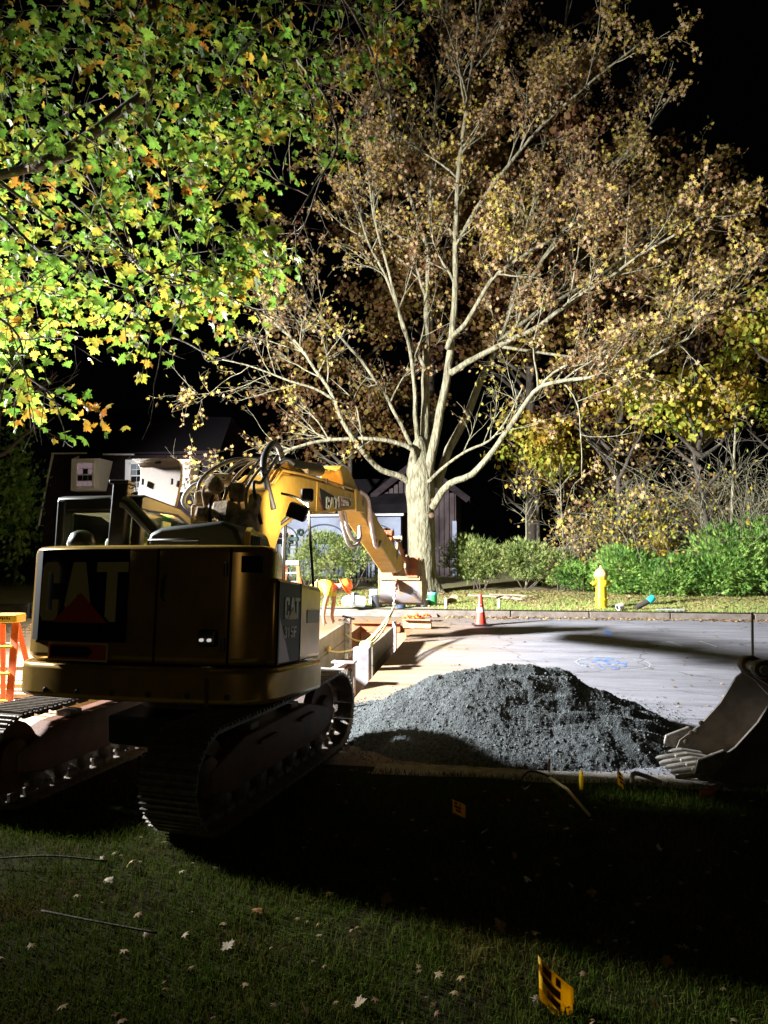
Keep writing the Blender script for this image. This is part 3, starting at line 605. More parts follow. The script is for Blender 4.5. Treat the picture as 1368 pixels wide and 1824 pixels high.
M['paint_blue'] = mat('paint_blue', (0.06, 0.2, 0.62), .8, 0, (0.16, 0.26, 0.5), 30)
M['paint_white'] = mat('paint_white', (0.55, 0.55, 0.56), .8, 0, (0.36, 0.36, 0.38), 25)
cells = [(1.55 + rng.uniform(-.22, .22), 13.0 + rng.gauss(0, .28), rng.uniform(.03, .1), rng.uniform(.04, .12), 0) for _ in range(0)] + [(1.55 + rng.gauss(0, .16), 13.0 + rng.gauss(0, .26), rng.uniform(.01, .04), rng.uniform(.012, .055), rng.uniform(0, 3)) for _ in range(60)]
spray('paint_mark', 'blue sprayed blotch inside the white circle on the road', cells, M['paint_blue'])
ring = []
for k in range(64):
    t = k / 64 * 2 * math.pi
    if 2.0 < t < 2.25: continue
    if rng.random() < .12: continue
    ring.append((1.62 + (.58 + rng.gauss(0, .008)) * math.cos(t), 12.92 + (.55 + rng.gauss(0, .012)) * math.sin(t), rng.uniform(.025, .045), rng.uniform(.006, .014), t + math.pi / 2))
spray('paint_mark', 'thin white sprayed circle round the blue blotch on the road', ring, M['paint_white'])
spray('paint_mark', 'small blue sprayed streak in the road near the far kerb below the hydrant',
      [(1.95 + .02 * math.sin(k * 2.1), 15.9 + .09 * k, .05, .07, 0) for k in range(9)], M['paint_blue'])
spray('paint_mark', 'white sprayed tick on the road, left of the two ticks by the far kerb',
      [(2.95 + .03 * k, 15.2 - .1 * k, .02, .07, .25) for k in range(5)] + [(2.8 + .05 * k, 15.15 + .02 * k, .05, .025, 0) for k in range(5)], M['paint_white'])
spray('paint_mark', 'white sprayed tick on the road, right of the two ticks by the far kerb',
      [(3.55 + .03 * k, 15.3 - .12 * k, .02, .08, .25) for k in range(5)], M['paint_white'])
# ================================================================== EXCAVATOR
EX = thing('excavator', 'tan and black tracked excavator with open roof hatch, reaching its boom over the trench', 'excavator',
           (-2.9, 6.75, 0.0), R(-2.5), rx=R(-4))
X, Y, Z = Vector((1, 0, 0)), Vector((0, 1, 0)), Vector((0, 0, 1))


def outline(off=0.0):
    return [(-1.05 - off, -.2), (-1.05 - off, -.86), (-1.02 - off, -1.05), (-.95 - off * .8, -1.22 - off * .4), (-.84 - off * .7, -1.37 - off * .6), (-.68, -1.465 - off), (-.2, -1.53 - off), (.35, -1.55 - off),
            (.85, -1.53 - off), (1.05 + off * .3, -1.49 - off), (1.17 + off * .8, -1.4 - off * .6), (1.22 + off, -1.25), (1.24 + off, -.2)]


hood_out = [(-1.02, -.35), (-1.02, -.86), (-.99, -1.05), (-.92, -1.22), (-.82, -1.35), (-.68, -1.445), (-.2, -1.51), (.35, -1.53),
            (.85, -1.51), (1.03, -1.47), (1.15, -1.38), (1.19, -1.27), (1.05, -.75), (.9, -.35)]
b = MB().prism(hood_out, (0, 0, 1.145), X, Y, Z, .89)
b.build('counterweight', M['body_tan'], EX, smooth='auto', bevel=.07, seg=4, angle=50)
skirt = MB().prism(outline(.015), (0, 0, .87), X, Y, Z, .262)
skirt.build('skirt', M['body_tan'], EX, smooth='auto', bevel=.04, seg=3, angle=50)
# black panel behind the large lettering: follows the rear face
pan = MB()
arc = [(-.77, -1.395), (-.72, -1.43), (-.68, -1.457), (-.4, -1.495), (-.2, -1.523), (.12, -1.533)]
for (x0, y0), (x1, y1) in zip(arc, arc[1:]):
    pan.add([(x0, y0 - .008, 1.30), (x1, y1 - .008, 1.30), (x1, y1 - .008, 2.0), (x0, y0 - .008, 2.0)], [(0, 1, 2, 3)])
pan.build('rear_panel', M['decal_black'], EX, smooth=True)
ch = [(-.655, .18, 'C', 0), (-.455, .29, 'A', 0), (-.15, .27, 'T', 0)]
def rear_y(x):
    pts = [(-1.06, -1.25), (-.82, -1.362), (-.68, -1.46), (-.2, -1.523), (.35, -1.545), (1, -1.52)]
    for (a, c), (d, e) in zip(pts, pts[1:]):
        if a <= x <= d: return c + (e - c) * (x - a) / (d - a)
    return -1.5
for x0, w, c, _ in ch:
    y0, y1 = rear_y(x0), rear_y(x0 + w)
    if c == 'C': y0 -= .004; y1 -= .004
    axv = Vector((w, y1 - y0, 0)).normalized()
    letter('letter', c, M['letter_tan'], EX, (x0, y0 - .014, 1.45), axv, Z, axv.cross(Z), w, .45)
tri = [(-.53, 1.44), (-.03, 1.44), (-.28, 1.675)]
axv = Vector((.5, rear_y(-.03) - rear_y(-.53), 0)).normalized()
MB().prism([(-.045, -.02), (.545, -.02), (.25, .265)], (-.53, rear_y(-.53) - .0165, 1.44), axv, Z, axv.cross(Z), .0045).build('emblem_border', M['decal_black'], EX)
MB().prism([(0, 0), (.5, 0), (.25, .225)], (-.53, rear_y(-.53) - .0215, 1.44), axv, Z, axv.cross(Z), .005).build('emblem', M['triangle_red'], EX)
# framed plate under the lettering
fr = MB()
px0, px1, pz0, pz1 = -.56, -.02, 1.155, 1.275
ys = rear_y(-.56) - .004
d = Vector((px1 - px0, rear_y(px1) - rear_y(px0), 0)); dn = d.normalized(); nn = dn.cross(Z)
fr.prism([(0, 0), (d.length, 0), (d.length, .14), (0, .14)], (px0, ys, 1.15), dn, Z, nn, .008)
pf = fr.build('rear_plate', M['letter_tan'], EX)
MB().prism([(.015, .015), (d.length - .015, .015), (d.length - .015, .125), (.015, .125)], Vector((px0, ys, 1.15)) + nn * .009, dn, Z, nn, .004).build('plate_face', M['triangle_red'], pf)
MB().prism([(.03, .03), (d.length - .17, .03), (d.length - .13, .07), (d.length - .17, .11), (.03, .11)], Vector((px0, ys, 1.15)) + nn * .0135, dn, Z, nn, .003).build('plate_arrow', M['decal_black'], pf)
# left side vents and grab lugs on the lit corner
for z0, h in ((1.86, .09), (1.72, .05), (1.55, .12)):
    v = MB().box((-1.04, -.90, z0), (.06, .16, h)); v.build('side_hinge', M['white_paint'], EX, bevel=.01)
vf = MB()
for k in range(5):
    vf.bar((-.955, -1.0 - .035 * k, 1.47), (-.955, -1.0 - .035 * k, 1.57), .008, .02)
vb = MB().box((-.985, -1.08, 1.52), (.03, .16, .13), rotz(R(-14))).build('vent', M['decal_black'], EX)
for k in range(5):
    MB().box((-1.012 + .009 * k, -1.015 - .033 * k, 1.52), (.012, .012, .12)).build('vent_slat', M['galvanised'], vb)
# rear camera housing, latch and hose in the dark middle of the rear
MB().box((.79, -1.555, 1.35), (.13, .07, .12)).build('rear_camera', M['black_paint'], EX, bevel=.015)
for k in (-1, 1):
    MB().lathe([(.012, 0), (.012, .03), (.006, .035)], 10, (.79 + k * .03, -1.59, 1.335), rotx(R(90))).build('rear_lens', M['lens_glint'], EX, smooth=True)
MB().tube([(.8, -1.58, 1.06), (.81, -1.6, .98), (.81, -1.58, .86)], .014, 8).build('rear_hose', M['track_frame_brown'], EX, smooth=True)
MB().tube([(.75, -1.56, 1.14), (.85, -1.575, 1.14)], .006, 6).build('latch', M['chrome'], EX)
# seams, hinges, bolts and a hand hold on the rear
for x_ in (.36, .93):
    MB().box((x_, rear_y(x_) - .006, 1.58), (.012, .012, .84)).build('panel_seam', M['decal_black'], EX)
for z_ in (1.3, 1.85):
    MB().tube([(.9, -1.545, z_ - .05), (.9, -1.545, z_ + .05)], .016, 8).build('hinge', M['black_paint'], EX, smooth='auto')
MB().tube([(.42, -1.55, 1.62), (.42, -1.585, 1.64), (.42, -1.585, 1.78), (.42, -1.55, 1.8)], .011, 8).build('door_handle', M['black_paint'], EX, smooth=True)
for k in range(6):
    x_ = -.55 + k * .3
    MB().lathe([(.022, 0), (.022, .012), (.012, .016)], 8, (x_, rear_y(x_) - .022, .93), rotx(R(90))).build('bolt', M['steel_dark'], EX)
MB().tube([(.2, -1.42, 2.03), (.2, -1.42, 2.075), (.62, -1.42, 2.08), (.62, -1.42, 2.03)], .012, 8).build('hand_hold', M['black_paint'], EX, smooth=True)
# dark intake panel on the upper right rear corner
MB().prism([(0, 0), (.16, 0), (.16, .12), (0, .12)], (1.0, -1.5, 1.83), Vector((.8, .55, 0)).normalized(), Z, Vector((.55, -.8, 0)).normalized(), .012).build('intake_panel', M['decal_black'], EX, bevel=.005)

# right side: tool box with the model decal, door beyond
SX = 1.235
t_ = MB().prism([(-1.33, 1.142), (-.205, 1.142), (-.205, 1.76), (-1.33, 1.80)], (SX - .55, 0, 0), Y, Z, X, .55)
t_.build('tool_box', M['body_tan'], EX, smooth='auto', bevel=.045, seg=4)
dp = MB().prism([(-1.31, 1.16), (-.82, 1.16), (-.80, 1.755), (-1.31, 1.765)], (SX + .001, 0, 0), Y, Z, X, .006).build('door_decal', M['decal_grey'], EX)
MB().prism([(-1.31, 1.165), (-1.06, 1.165), (-1.21, 1.38), (-1.31, 1.5)], (SX + .0075, 0, 0), Y, Z, X, .002).build('decal_stripe', M['decal_red'], dp)
for y0 in (-1.325, -.808):
    MB().box((SX + .003, y0, 1.46), (.014, .014, .62)).build('door_gap', M['decal_black'], EX)
for (yy, w, c) in ((-1.20, .11, 'C'), (-1.085, .13, 'A'), (-.965, .12, 'T')):
    letter('letter', c, M['letter_white'], EX, (SX + .008, yy, 1.49), Y, Z, X, w, .165)
MB().prism([(-1.135, 1.485), (-.90, 1.485), (-1.02, 1.58)], (SX + .0125, 0, 0), Y, Z, X, .003).build('emblem', M['triangle_yellow'], EX)
for i, c in enumerate('315F'):
    letter('letter', c, M['letter_white'], EX, (SX + .008, -1.2 + i * .075, 1.345), Y, Z, X, .062, .085)
MB().prism([(-.62, 1.45), (-.27, 1.45), (-.27, 1.56), (-.62, 1.56)], (SX + .001, 0, 0), Y, Z, X, .004).build('notice_plate', mat('notice_plate', (.2, .15, .1), .4), EX)

# engine hood bulge with vents, black
hb = MB()
hs = [(-.06, .0), (-.03, .16), (.08, .21), (.38, .235), (.62, .26), (.74, .2), (.80, .02)]
hb.prism([(x, z) for x, z in hs], (0, -1.02, 2.015), X, Z, Y, .75)
hood = hb.build('engine_hood', mat('engine_hood', (.02, .028, .024), .5), EX, smooth='auto', bevel=.04, seg=3)
for k in range(2):
    MB().lathe([(.09, 0), (.085, .02), (.05, .03)], 16, (.14 + k * .22, -.55, 2.225 + .015 * k)).build('hood_cap', M['black_paint'], hood, smooth='auto')
gr = MB().prism([(0, 0), (.28, 0), (.2, .14), (.05, .2), (0, .16)], (.81, -1.0, 2.02), Y, Z, X, .05).build('hood_grille', M['body_tan'], EX)
for k in range(4):
    MB().box((.866, -.955 + k * .05, 2.10), (.008, .018, .11)).build('grille_slot', M['decal_black'], gr)

# cab
CX0, CX1, CY0, CY1 = -1.22, -.40, -.5, .72
zr, zf_ = 2.57, 2.44
cabm = M['black_paint']
def post(a, b, w=.07, h=.07, nm='cab_post', mm=None):
    return MB().bar(a, b, w, h).build(nm, mm or cabm, EX, bevel=.012)
post((CX0 + .04, CY0, .95), (CX0 + .04, CY0, 2.53), .16, .08)
post((CX1 - .03, CY0, .95), (CX1 - .03, CY0, 2.53), .09, .09)
post((CX0 + .04, CY1, .95), (CX0 + .04, CY1 + .02, 2.25), .08, .08)
post((CX1 - .03, CY1, .95), (CX1 - .03, CY1 + .02, 2.25), .07, .07)
roof = MB().prism([(CY0 - .06, 2.43), (CY0 - .05, 2.56), (CY0 + .02, 2.58), (.2, 2.55), (.55, 2.45), (.72, 2.34), (.77, 2.22), (.71, 2.22), (.5, 2.36), (.15, 2.46), (CY0 + .1, 2.43)],
                  (CX0 - .02, 0, 0), Y, Z, X, CX1 - CX0 + .04).build('cab_roof', cabm, EX, smooth='auto', bevel=.02)
MB().bar((CX0, CY0 - .02, 2.46), (CX1, CY0 - .02, 2.46), .05, .1).build('cab_header', cabm, EX)
MB().bar((CX1 - .01, CY0 + .1, 2.475), (CX1 - .01, .64, 2.40), .03, .03).build('roof_rail', M['chrome'], EX)
# cab shell below the windows, left door, glass panes
MB().box(((CX0 + CX1) / 2, CY0 + .02, 1.5), (CX1 - CX0, .05, 1.15)).build('cab_back_panel', cabm, EX)
MB().box((CX0 + .01, .1, 1.35), (.05, 1.2, .95)).build('cab_door', M['cat_yellow'], EX)
MB().box((CX1 - .01, .1, 1.4), (.05, 1.2, 1.1)).build('cab_side_panel', cabm, EX)
MB().box(((CX0 + CX1) / 2, .1, .98), (CX1 - CX0, 1.2, .08)).build('cab_floor', cabm, EX)
for nm, c, dd in (('rear_window', ((CX0 + CX1) / 2, CY0 + .03, 2.25), (.66, .01, .38)), ('side_window', (CX1 - .015, .1, 2.18), (.01, 1.1, .48)),
                  ('door_window', (CX0 + .015, .1, 2.18), (.01, 1.1, .6))):
    MB().box(c, dd).build(nm, M['cab_glass'], EX)
MB().bar((CX0 + .05, CY1 + .01, 1.2), (CX0 + .05, CY1 - .03, 2.3), .02, .02).build('wiper', cabm, EX)
MB().add([(CX0 + .06, CY1 + .03, 1.2), (CX1 - .06, CY1 + .03, 1.2), (CX1 - .06, CY1, 2.25), (CX0 + .06, CY1, 2.25)], [(0, 1, 2, 3)]).build('windscreen', M['cab_glass'], EX)
# interior: seat, headrest, monitor, console, yellow lining
seat = MB().box((-.8, .1, 1.55), (.46, .16, .75)).build('seat', M['cab_trim'], EX, bevel=.05)
MB().box((-.8, -.2, 2.12), (.26, .12, .2), rotx(R(-10))).build('headrest', M['black_paint'], seat, bevel=.05, seg=3)
mon = MB().box((-.66, .45, 2.31), (.24, .05, .13), rotz(R(-12)) @ rotx(R(18))).build('monitor', M['cab_trim'], EX, bevel=.012)
MB().box((-.66, .418, 2.325), (.085, .01, .06), rotz(R(-12)) @ rotx(R(18))).build('monitor_screen', M['screen_green'], mon)
MB().box((-.62, .5, 1.98), (.34, .16, .5)).build('console', mat('console', (.12, .13, .07), .8), EX, bevel=.04)
MB().box((-.82, .62, 2.28), (.7, .05, .14), rotx(R(-20))).build('sun_visor', M['triangle_yellow'], EX, bevel=.02)
MB().box((-.45, .05, 2.33), (.02, .16, .12)).build('sticker', M['letter_white'], EX)
# thin strip mirror post at the left rear of the cab
post((CX0 - .05, CY0 + .03, 1.9), (CX0 - .05, CY0 + .03, 2.28), .015, .03, 'grab_rail')
# camera dome on the counterweight
MB().lathe([(.11, 0), (.115, .07), (.09, .14), (.04, .17), (.005, .175)], 18, (-.66, -1.0, 2.03)).build('camera_dome', M['black_paint'], EX, smooth=True)
# stack beside the cab
st = MB().box((-.55, CY0 - .1, 2.35), (.15, .12, .62), roty(R(2))).build('exhaust_stack', cabm, EX, bevel=.012)
MB().box((-.55, CY0 - .1, 2.675), (.19, .15, .035), roty(R(2))).build('stack_cap', cabm, st, bevel=.01)
MB().tube([(-.46, CY0 - .1, 2.62), (-.42, CY0 - .1, 2.64), (-.41, CY0 - .1, 2.59), (-.46, CY0 - .1, 2.57)], .006, 6).build('lifting_eye', cabm, st)
MB().tube([(-.45, -.75, 2.48), (-.4, -.74, 2.46), (-.14, -.7, 2.2)], .055, 10).build('grab_bar', cabm, EX, smooth='auto')
# open roof hatch: pale shell, hinged up
hm = MB()
prof = [(0, 0), (.02, .12), (.03, .3), (.02, .4), (-.03, .455), (-.10, .475)]
cl_, cr_ = Vector((-.97, .40, 2.585)), Vector((-.42, .205, 2.545))
dn = (cr_ - cl_).normalized(); nn = dn.cross(Z)
k = len(prof)
vv = []
for q in (cl_, cr_ + dn * .0):
    for (o_, h_) in prof:
        fl = (q - cl_).length
        vv.append(q + Z * (h_ + .02) - nn * o_ + dn * (.09 * h_ if fl > .1 else .04 * h_))
for v in list(vv): vv.append(v - nn * -.03)
fs = []
for i in range(k - 1):
    fs += [(i, k + i, k + i + 1, i + 1), (2 * k + i, 2 * k + i + 1, 3 * k + i + 1, 3 * k + i), (i, i + 1, 2 * k + i + 1, 2 * k + i), (k + i, 3 * k + i, 3 * k + i + 1, k + i + 1)]
fs += [(0, 2 * k, 3 * k, k), (k - 1, 2 * k - 1, 4 * k - 1, 3 * k - 1)]
hm.add(vv, fs)
hat = hm.build('roof_hatch', M['hatch_beige'], EX, smooth='auto', bevel=.012, seg=2)
for t in (.1, .84):
    p = cl_ + (cr_ - cl_) * t + dn * .03 + Z * .27 + nn * .035
    MB().box(p, (.022, .03, .06), rotz(R(-19))).build('hatch_latch', M['rubber'], hat)
p = cl_ + (cr_ - cl_) * .58 + Z * .46 + nn * .06
MB().box(p, (.07, .02, .018), rotz(R(-19))).build('hatch_handle', M['rubber'], hat)

# ---- boom, in its own vertical plane (u forward, z up), s = sideways
BH = R(-.28)
BU, BS = Vector((math.sin(BH), math.cos(BH), 0)), Vector((math.cos(BH), -math.sin(BH), 0))
B0 = Vector((.6535, .003, 0))
UT = ([-.35, -.2, 0, .36, 1.15, 1.7, 2.6, 3, 4, 4.95, 5.3, 5.68, 7.2], [-.42, -.3, -.11, .32, 1.29, 2.01, 3.22, 3.79, 5.26, 6.76, 7.31, 7.95, 9.15])
ZT = ([-.3, .36, 1.7, 2.6, 4, 5, 5.7, 7], [-.01, 0, .06, .11, .13, .12, .1, .06])
def su(u): return float(np.interp(u, *UT))
def sz_(u): return float(np.interp(u, *ZT))
def mp(poly): return [(su(u), z + sz_(u)) for u, z in poly]
def bor(s): return B0 + BS * s
def bp(u, s, z): return B0 + BU * su(u) + BS * (s * (1 + .17 * min(1, max(0, u / 5.7)))) + Z * (z + sz_(u))
boom_poly = [(-.22, 1.5), (-.2, 2.3), (-.06, 2.64), (.36, 2.89), (.8, 2.95), (1.7, 3.01), (2.6, 3.05), (2.9, 2.99), (2.84, 2.86), (2.5, 2.79), (1.15, 2.57), (.7, 2.48), (.36, 2.34), (.2, 2.1), (.15, 1.5)]
BW = .42
boom = MB().prism(mp(boom_poly), bor(-BW), BU, Z, BS, BW).build('boom', M['boom_yellow'], EX, smooth='auto', bevel=.02)
# flange line along the lower edge and weld seams
MB().bar(bp(1.15, .004, 2.585), bp(2.8, .004, 2.875), .02, .03).build('boom_flange', M['boom_yellow'], boom)
MB().bar(bp(1.28, .002, 2.62), bp(1.28, .002, 2.96), .012, .012).build('weld_seam', M['boom_yellow'], boom)
# decal: black field with red edge, letters, hire company plate
MB().prism(mp([(1.36, 2.905), (1.8, 2.88), (2.05, 2.80), (2.02, 2.74), (1.55, 2.665), (1.46, 2.665)]), bor(.001), BU, Z, BS, .004).build('boom_decal', M['decal_grey'], boom)
MB().prism(mp([(1.33, 2.79), (1.365, 2.79), (1.5, 2.66), (1.46, 2.65)]), bor(.001), BU, Z, BS, .005).build('decal_stripe', M['decal_red'], boom)
for (uu, w, c) in ((1.56, .12, 'C'), (1.69, .15, 'A'), (1.84, .13, 'T')):
    letter('letter', c, M['letter_white'], boom, bp(uu, .006, 2.69 + (uu - 1.56) * .1), BU, Z, BS, w * 1.33, .15)
MB().prism(mp([(1.66, 2.69), (1.86, 2.715), (1.76, 2.785)]), bor(.011), BU, Z, BS, .004).build('emblem', M['triangle_yellow'], boom)
pw = MB().prism(mp([(1.99, 2.73), (2.68, 2.82), (2.68, 2.955), (1.99, 2.905)]), bor(.002), BU, Z, BS, .005).build('hire_plate', M['letter_white'], boom)
MB().prism(mp([(2.02, 2.755), (2.40, 2.80), (2.40, 2.92), (2.02, 2.895)]), bor(.0075), BU, Z, BS, .003).build('plate_field', M['decal_red'], pw)
MB().prism(mp([(2.43, 2.81), (2.64, 2.835), (2.64, 2.935), (2.43, 2.92)]), bor(.0075), BU, Z, BS, .003).build('plate_field', M['triangle_yellow'], pw)
rmat = Matrix((BU * 1.35, Z, BS)).transposed()
text_mesh('Kutriebs', .085, M['letter_white'], pw, bp(2.21, .0125, 2.862), rmat)
tk = MB()
for k_ in range(11):
    if k_ in (1, 5): continue
    tk.prism([(0, 0), (.018, .002), (.018, .03), (0, .028)], bp(2.07 + k_ * .027, .011, 2.79 + k_ * .003), BU, Z, BS, .002)
tk.build('small_print', M['letter_white'], pw)
tk = MB().lathe([(.035, 0), (.035, .004)], 14, bp(2.40, .011, 2.86), Matrix((BU, Z, BS)).transposed()).build('plate_roundel', M['decal_black'], pw)
# steel pipes along the top of the boom
for k_ in range(3):
    s_ = -.02 - .05 * k_
    MB().tube([bp(.1, s_, 2.70), bp(.36, s_, 2.93), bp(.9, s_, 2.985), bp(1.7, s_, 3.04), bp(2.55, s_, 3.085), bp(2.8, s_, 3.07)], .016, 8).build('hydraulic_pipe', M['boom_yellow'], boom, smooth=True)
for u_ in (1.0, 1.6, 2.2):
    MB().box(bp(u_, -.1, 3.03), (.05, .22, .05), rotz(-BH + R(90))).build('pipe_clamp', M['mud_tan'], boom)
# stick cylinder
MB().tube([bp(.85, -.21, 3.09), bp(1.9, -.21, 3.22)], .075, 14).build('stick_cylinder', M['rubber'], EX, smooth='auto')
MB().tube([bp(1.85, -.21, 3.215), bp(2.3, -.21, 3.27)], .035, 10).build('cylinder_rod', M['chrome'], EX, smooth='auto')
MB().box(bp(.88, -.21, 3.03), (.16, .2, .16), rotz(-BH)).build('cylinder_lug', M['boom_yellow'], boom, bevel=.02)
# stick
stick_poly = [(2.2, 3.28), (2.30, 3.36), (2.52, 3.36), (2.75, 3.26), (3.0, 3.12), (5.3, 2.42), (5.38, 2.3), (5.26, 2.18), (4.95, 2.10), (2.98, 2.86), (2.7, 2.80), (2.5, 2.95)]
SWD = .30
stick = MB().prism(mp(stick_poly), bor(-BW / 2 - SWD / 2), BU, Z, BS, SWD).build('stick', M['boom_yellow'], EX, smooth='auto', bevel=.02)
for s_ in (.015, -BW - .015):
    MB().prism(mp([(2.62, 2.78), (2.98, 2.82), (3.1, 2.95), (2.98, 3.07), (2.6, 3.09)]), bor(s_ - .02), BU, Z, BS, .035).build('boom_end_plate', M['boom_yellow'], boom, bevel=.008)
MB().lathe([(.075, 0), (.08, .02), (.08, .56), (.075, .58)], 18, bp(2.88, -BW - .08, 2.96), Matrix((BU, Z, BS)).transposed()).build('pivot_pin', M['mud_tan'], EX, smooth='auto')
# bucket cylinder on top of the stick and its links
MB().tube([bp(2.85, -.21, 3.29), bp(4.2, -.21, 2.93)], .06, 12).build('bucket_cylinder', M['mud_tan'], EX, smooth='auto')
MB().tube([bp(4.15, -.21, 2.945), bp(5.0, -.21, 2.73)], .032, 10).build('cylinder_rod', M['chrome'], EX, smooth='auto')
for s_ in (-.06, -.36):
    MB().bar(bp(4.9, s_, 2.35), bp(5.05, s_, 2.76), .05, .09, up=BU).build('link', M['mud_tan'], EX, bevel=.012)
    MB().bar(bp(5.02, s_ - .02, 2.74), bp(5.62, s_ - .02, 2.36), .05, .1).build('link', M['rust'], EX, bevel=.012)
MB().tube([bp(5.04, .0, 2.74), bp(5.04, -.42, 2.74)], .045, 12).build('link_pin', M['mud_tan'], EX, smooth='auto')
for (u_, z_) in ((4.55, 2.78), (4.75, 2.66), (4.4, 2.72)):
    MB().box(bp(u_, -.02 - .1 * (u_ > 4.5), z_), (.12, .16, .1), rotx(R(20))).build('stick_bracket', M['rust'], EX, bevel=.02)
# hoses looping round the joint between boom and stick
def arc_pts(pts, n=14):
    pts = [Vector(p) for p in pts]
    out = []
    for i in range(len(pts) - 1):
        p0, p1, p2, p3 = pts[max(i - 1, 0)], pts[i], pts[i + 1], pts[min(i + 2, len(pts) - 1)]
        for k_ in range(n):
            t = k_ / n
            out.append(.5 * ((2 * p1) + (p2 - p0) * t + (2 * p0 - 5 * p1 + 4 * p2 - p3) * t * t + (3 * p1 - p0 - 3 * p2 + p3) * t ** 3))
    out.append(pts[-1])
    return out
for dd in (0, .16):
    MB().tube(arc_pts([bp(2.1 + dd, -.02, 2.74), bp(2.12 + dd, .03, 2.5), bp(2.3 + dd, .05, 2.30 + dd * .5), bp(2.75 + dd * .3, .02, 2.36 + dd * .4), bp(3.0, -.05, 2.62)]), .026, 8).build('hose', M['hose_white'], EX, smooth=True)
    MB().tube(arc_pts([bp(2.75, .03 - dd * .3, 3.08), bp(2.95 + dd, .07 - dd * .3, 3.02), bp(3.15 + dd, .06 - dd * .4, 2.72), bp(3.55 + dd * 1.5, .0 - dd * .3, 2.42), bp(3.75 + dd * 1.5, -.05, 2.52)]), .028, 8).build('hose', M['hose_white'], EX, smooth=True)
# mess of hoses, valves and brackets on the rear of the boom
for i in range(8):
    s0 = -.45 + .07 * i
    z0 = 2.35 + .25 * rng.random()
    MB().tube(arc_pts([bp(-.30 + .1 * rng.random(), s0, z0 - .25), bp(-.30 - .1 * rng.random(), s0 - .06, z0 + .1), bp(-.1, s0 * .8 - .05, 2.74 + .1 * rng.random()),
                       bp(.22 + .1 * rng.random(), s0 * .6 - .05, 2.98 + .08 * rng.random()), bp(.7, -.08 - .025 * i, 2.99)], 8), .012 + .005 * rng.random(), 7).build(
        'boom_hose', M['rubber'] if i % 3 == 1 else M['mud_tan'], EX, smooth=True)
for (u_, s_, z_, a, b_, c_) in ((-.22, -.5, 2.25, .18, .3, .22), (-.3, -.3, 2.45, .2, .16, .16), (-.25, -.12, 2.3, .2, .2, .3), (-.2, -.52, 2.58, .2, .16, .14), (-.32, -.28, 2.2, .18, .12, .2), (-.08, -.42, 2.76, .2, .2, .1), (-.34, -.5, 2.42, .12, .12, .12), (-.26, -.2, 2.62, .14, .14, .16), (-.2, -.6, 2.42, .12, .14, .2), (-.3, -.02, 2.5, .1, .1, .2)):
    MB().box(bp(u_, s_, z_), (a, b_, c_), rotz(rng.uniform(-.4, .4)) @ rotx(rng.uniform(-.3, .3))).build('valve_block', M['mud_tan'], EX, bevel=.03)
MB().lathe([(.07, 0), (.08, .03), (.07, .12), (.03, .14)], 14, bp(-.26, -.4, 2.66), rotx(R(70))).build('accumulator', M['mud_tan'], EX, smooth='auto')
MB().tube(arc_pts([bp(.05, -.66, 2.44), bp(-.05, -.82, 2.55), bp(.0, -.76, 2.72), bp(.15, -.6, 2.80)]), .022, 8).build('boom_hose', mat('hose_grey', (.35, .38, .4), .6), EX, smooth=True)
MB().tube(arc_pts([bp(.05, -.66, 2.45), bp(-.02, -.68, 2.75), bp(.2, -.5, 3.0), bp(.5, -.3, 3.08)]), .02, 8).build('boom_hose', M['rubber'], EX, smooth=True)
MB().tube(arc_pts([bp(.1, .02, 2.5), bp(0, -.05, 2.9), bp(.25, -.1, 3.16), bp(.55, -.15, 3.22), bp(.8, -.2, 3.12)]), .032, 9).build('boom_hose', M['rubber'], EX, smooth=True)

# hand rails, mirror and work lamp at the right
def rail(pts, r=.02): return MB().tube(arc_pts(pts, 8), r, 8).build('handrail', M['rubber'], EX, smooth=True)
rail([(.42, .45, 1.8), (.41, .45, 2.3), (.41, .45, 2.72), (.43, .47, 2.82), (.52, .5, 2.83), (.6, .5, 2.78), (.62, .5, 2.5), (.62, .5, 1.8)])
rail([(.44, .42, 2.1), (.45, .42, 2.62), (.5, .42, 2.92), (.62, .45, 3.06), (.7, .5, 3.02)], .024)
rail([(.4, .3, 2.35), (.55, .3, 2.33), (.68, .3, 2.42), (.80, .35, 2.53), (.9, .3, 2.5)], .02)
rail([(.38, .2, 1.9), (.42, .2, 2.14), (.5, .22, 2.20), (.62, .22, 2.2), (.66, .2, 1.9)], .015)
MB().tube([(1.1, -.02, 1.74), (1.1, -.25, 2.5), (1.09, -.27, 2.56)], .014, 8).build('mirror_post', M['rubber'], EX, smooth=True)
MB().tube(arc_pts([(1.09, -.26, 2.5), (1.0, -.3, 2.56), (.86, -.3, 2.6)]), .012, 8).build('mirror_arm', M['rubber'], EX, smooth=True)
MB().box((1.115, -.33, 2.575), (.115, .05, .125), rotz(R(15))).build('mirror', M['rubber'], EX, bevel=.03, seg=3)
lampb = MB().box((1.07, -.45, 2.41), (.17, .12, .13), rotz(R(8)) @ rotx(R(12)) @ roty(R(20))).build('work_lamp', M['rubber'], EX, bevel=.012)
MB().box((1.06, -.384, 2.425), (.11, .01, .08), rotz(R(8)) @ rotx(R(12)) @ roty(R(20))).build('lamp_lens', M['lens'], lampb)
# the right front deck and centre frame
MB().box((.45, .1, 1.02), (.9, 1.5, .28)).build('deck', M['black_paint'], EX, bevel=.02)
MB().box((-.1, -.6, 1.0), (1.7, 1.2, .22)).build('main_frame', M['black_paint'], EX)

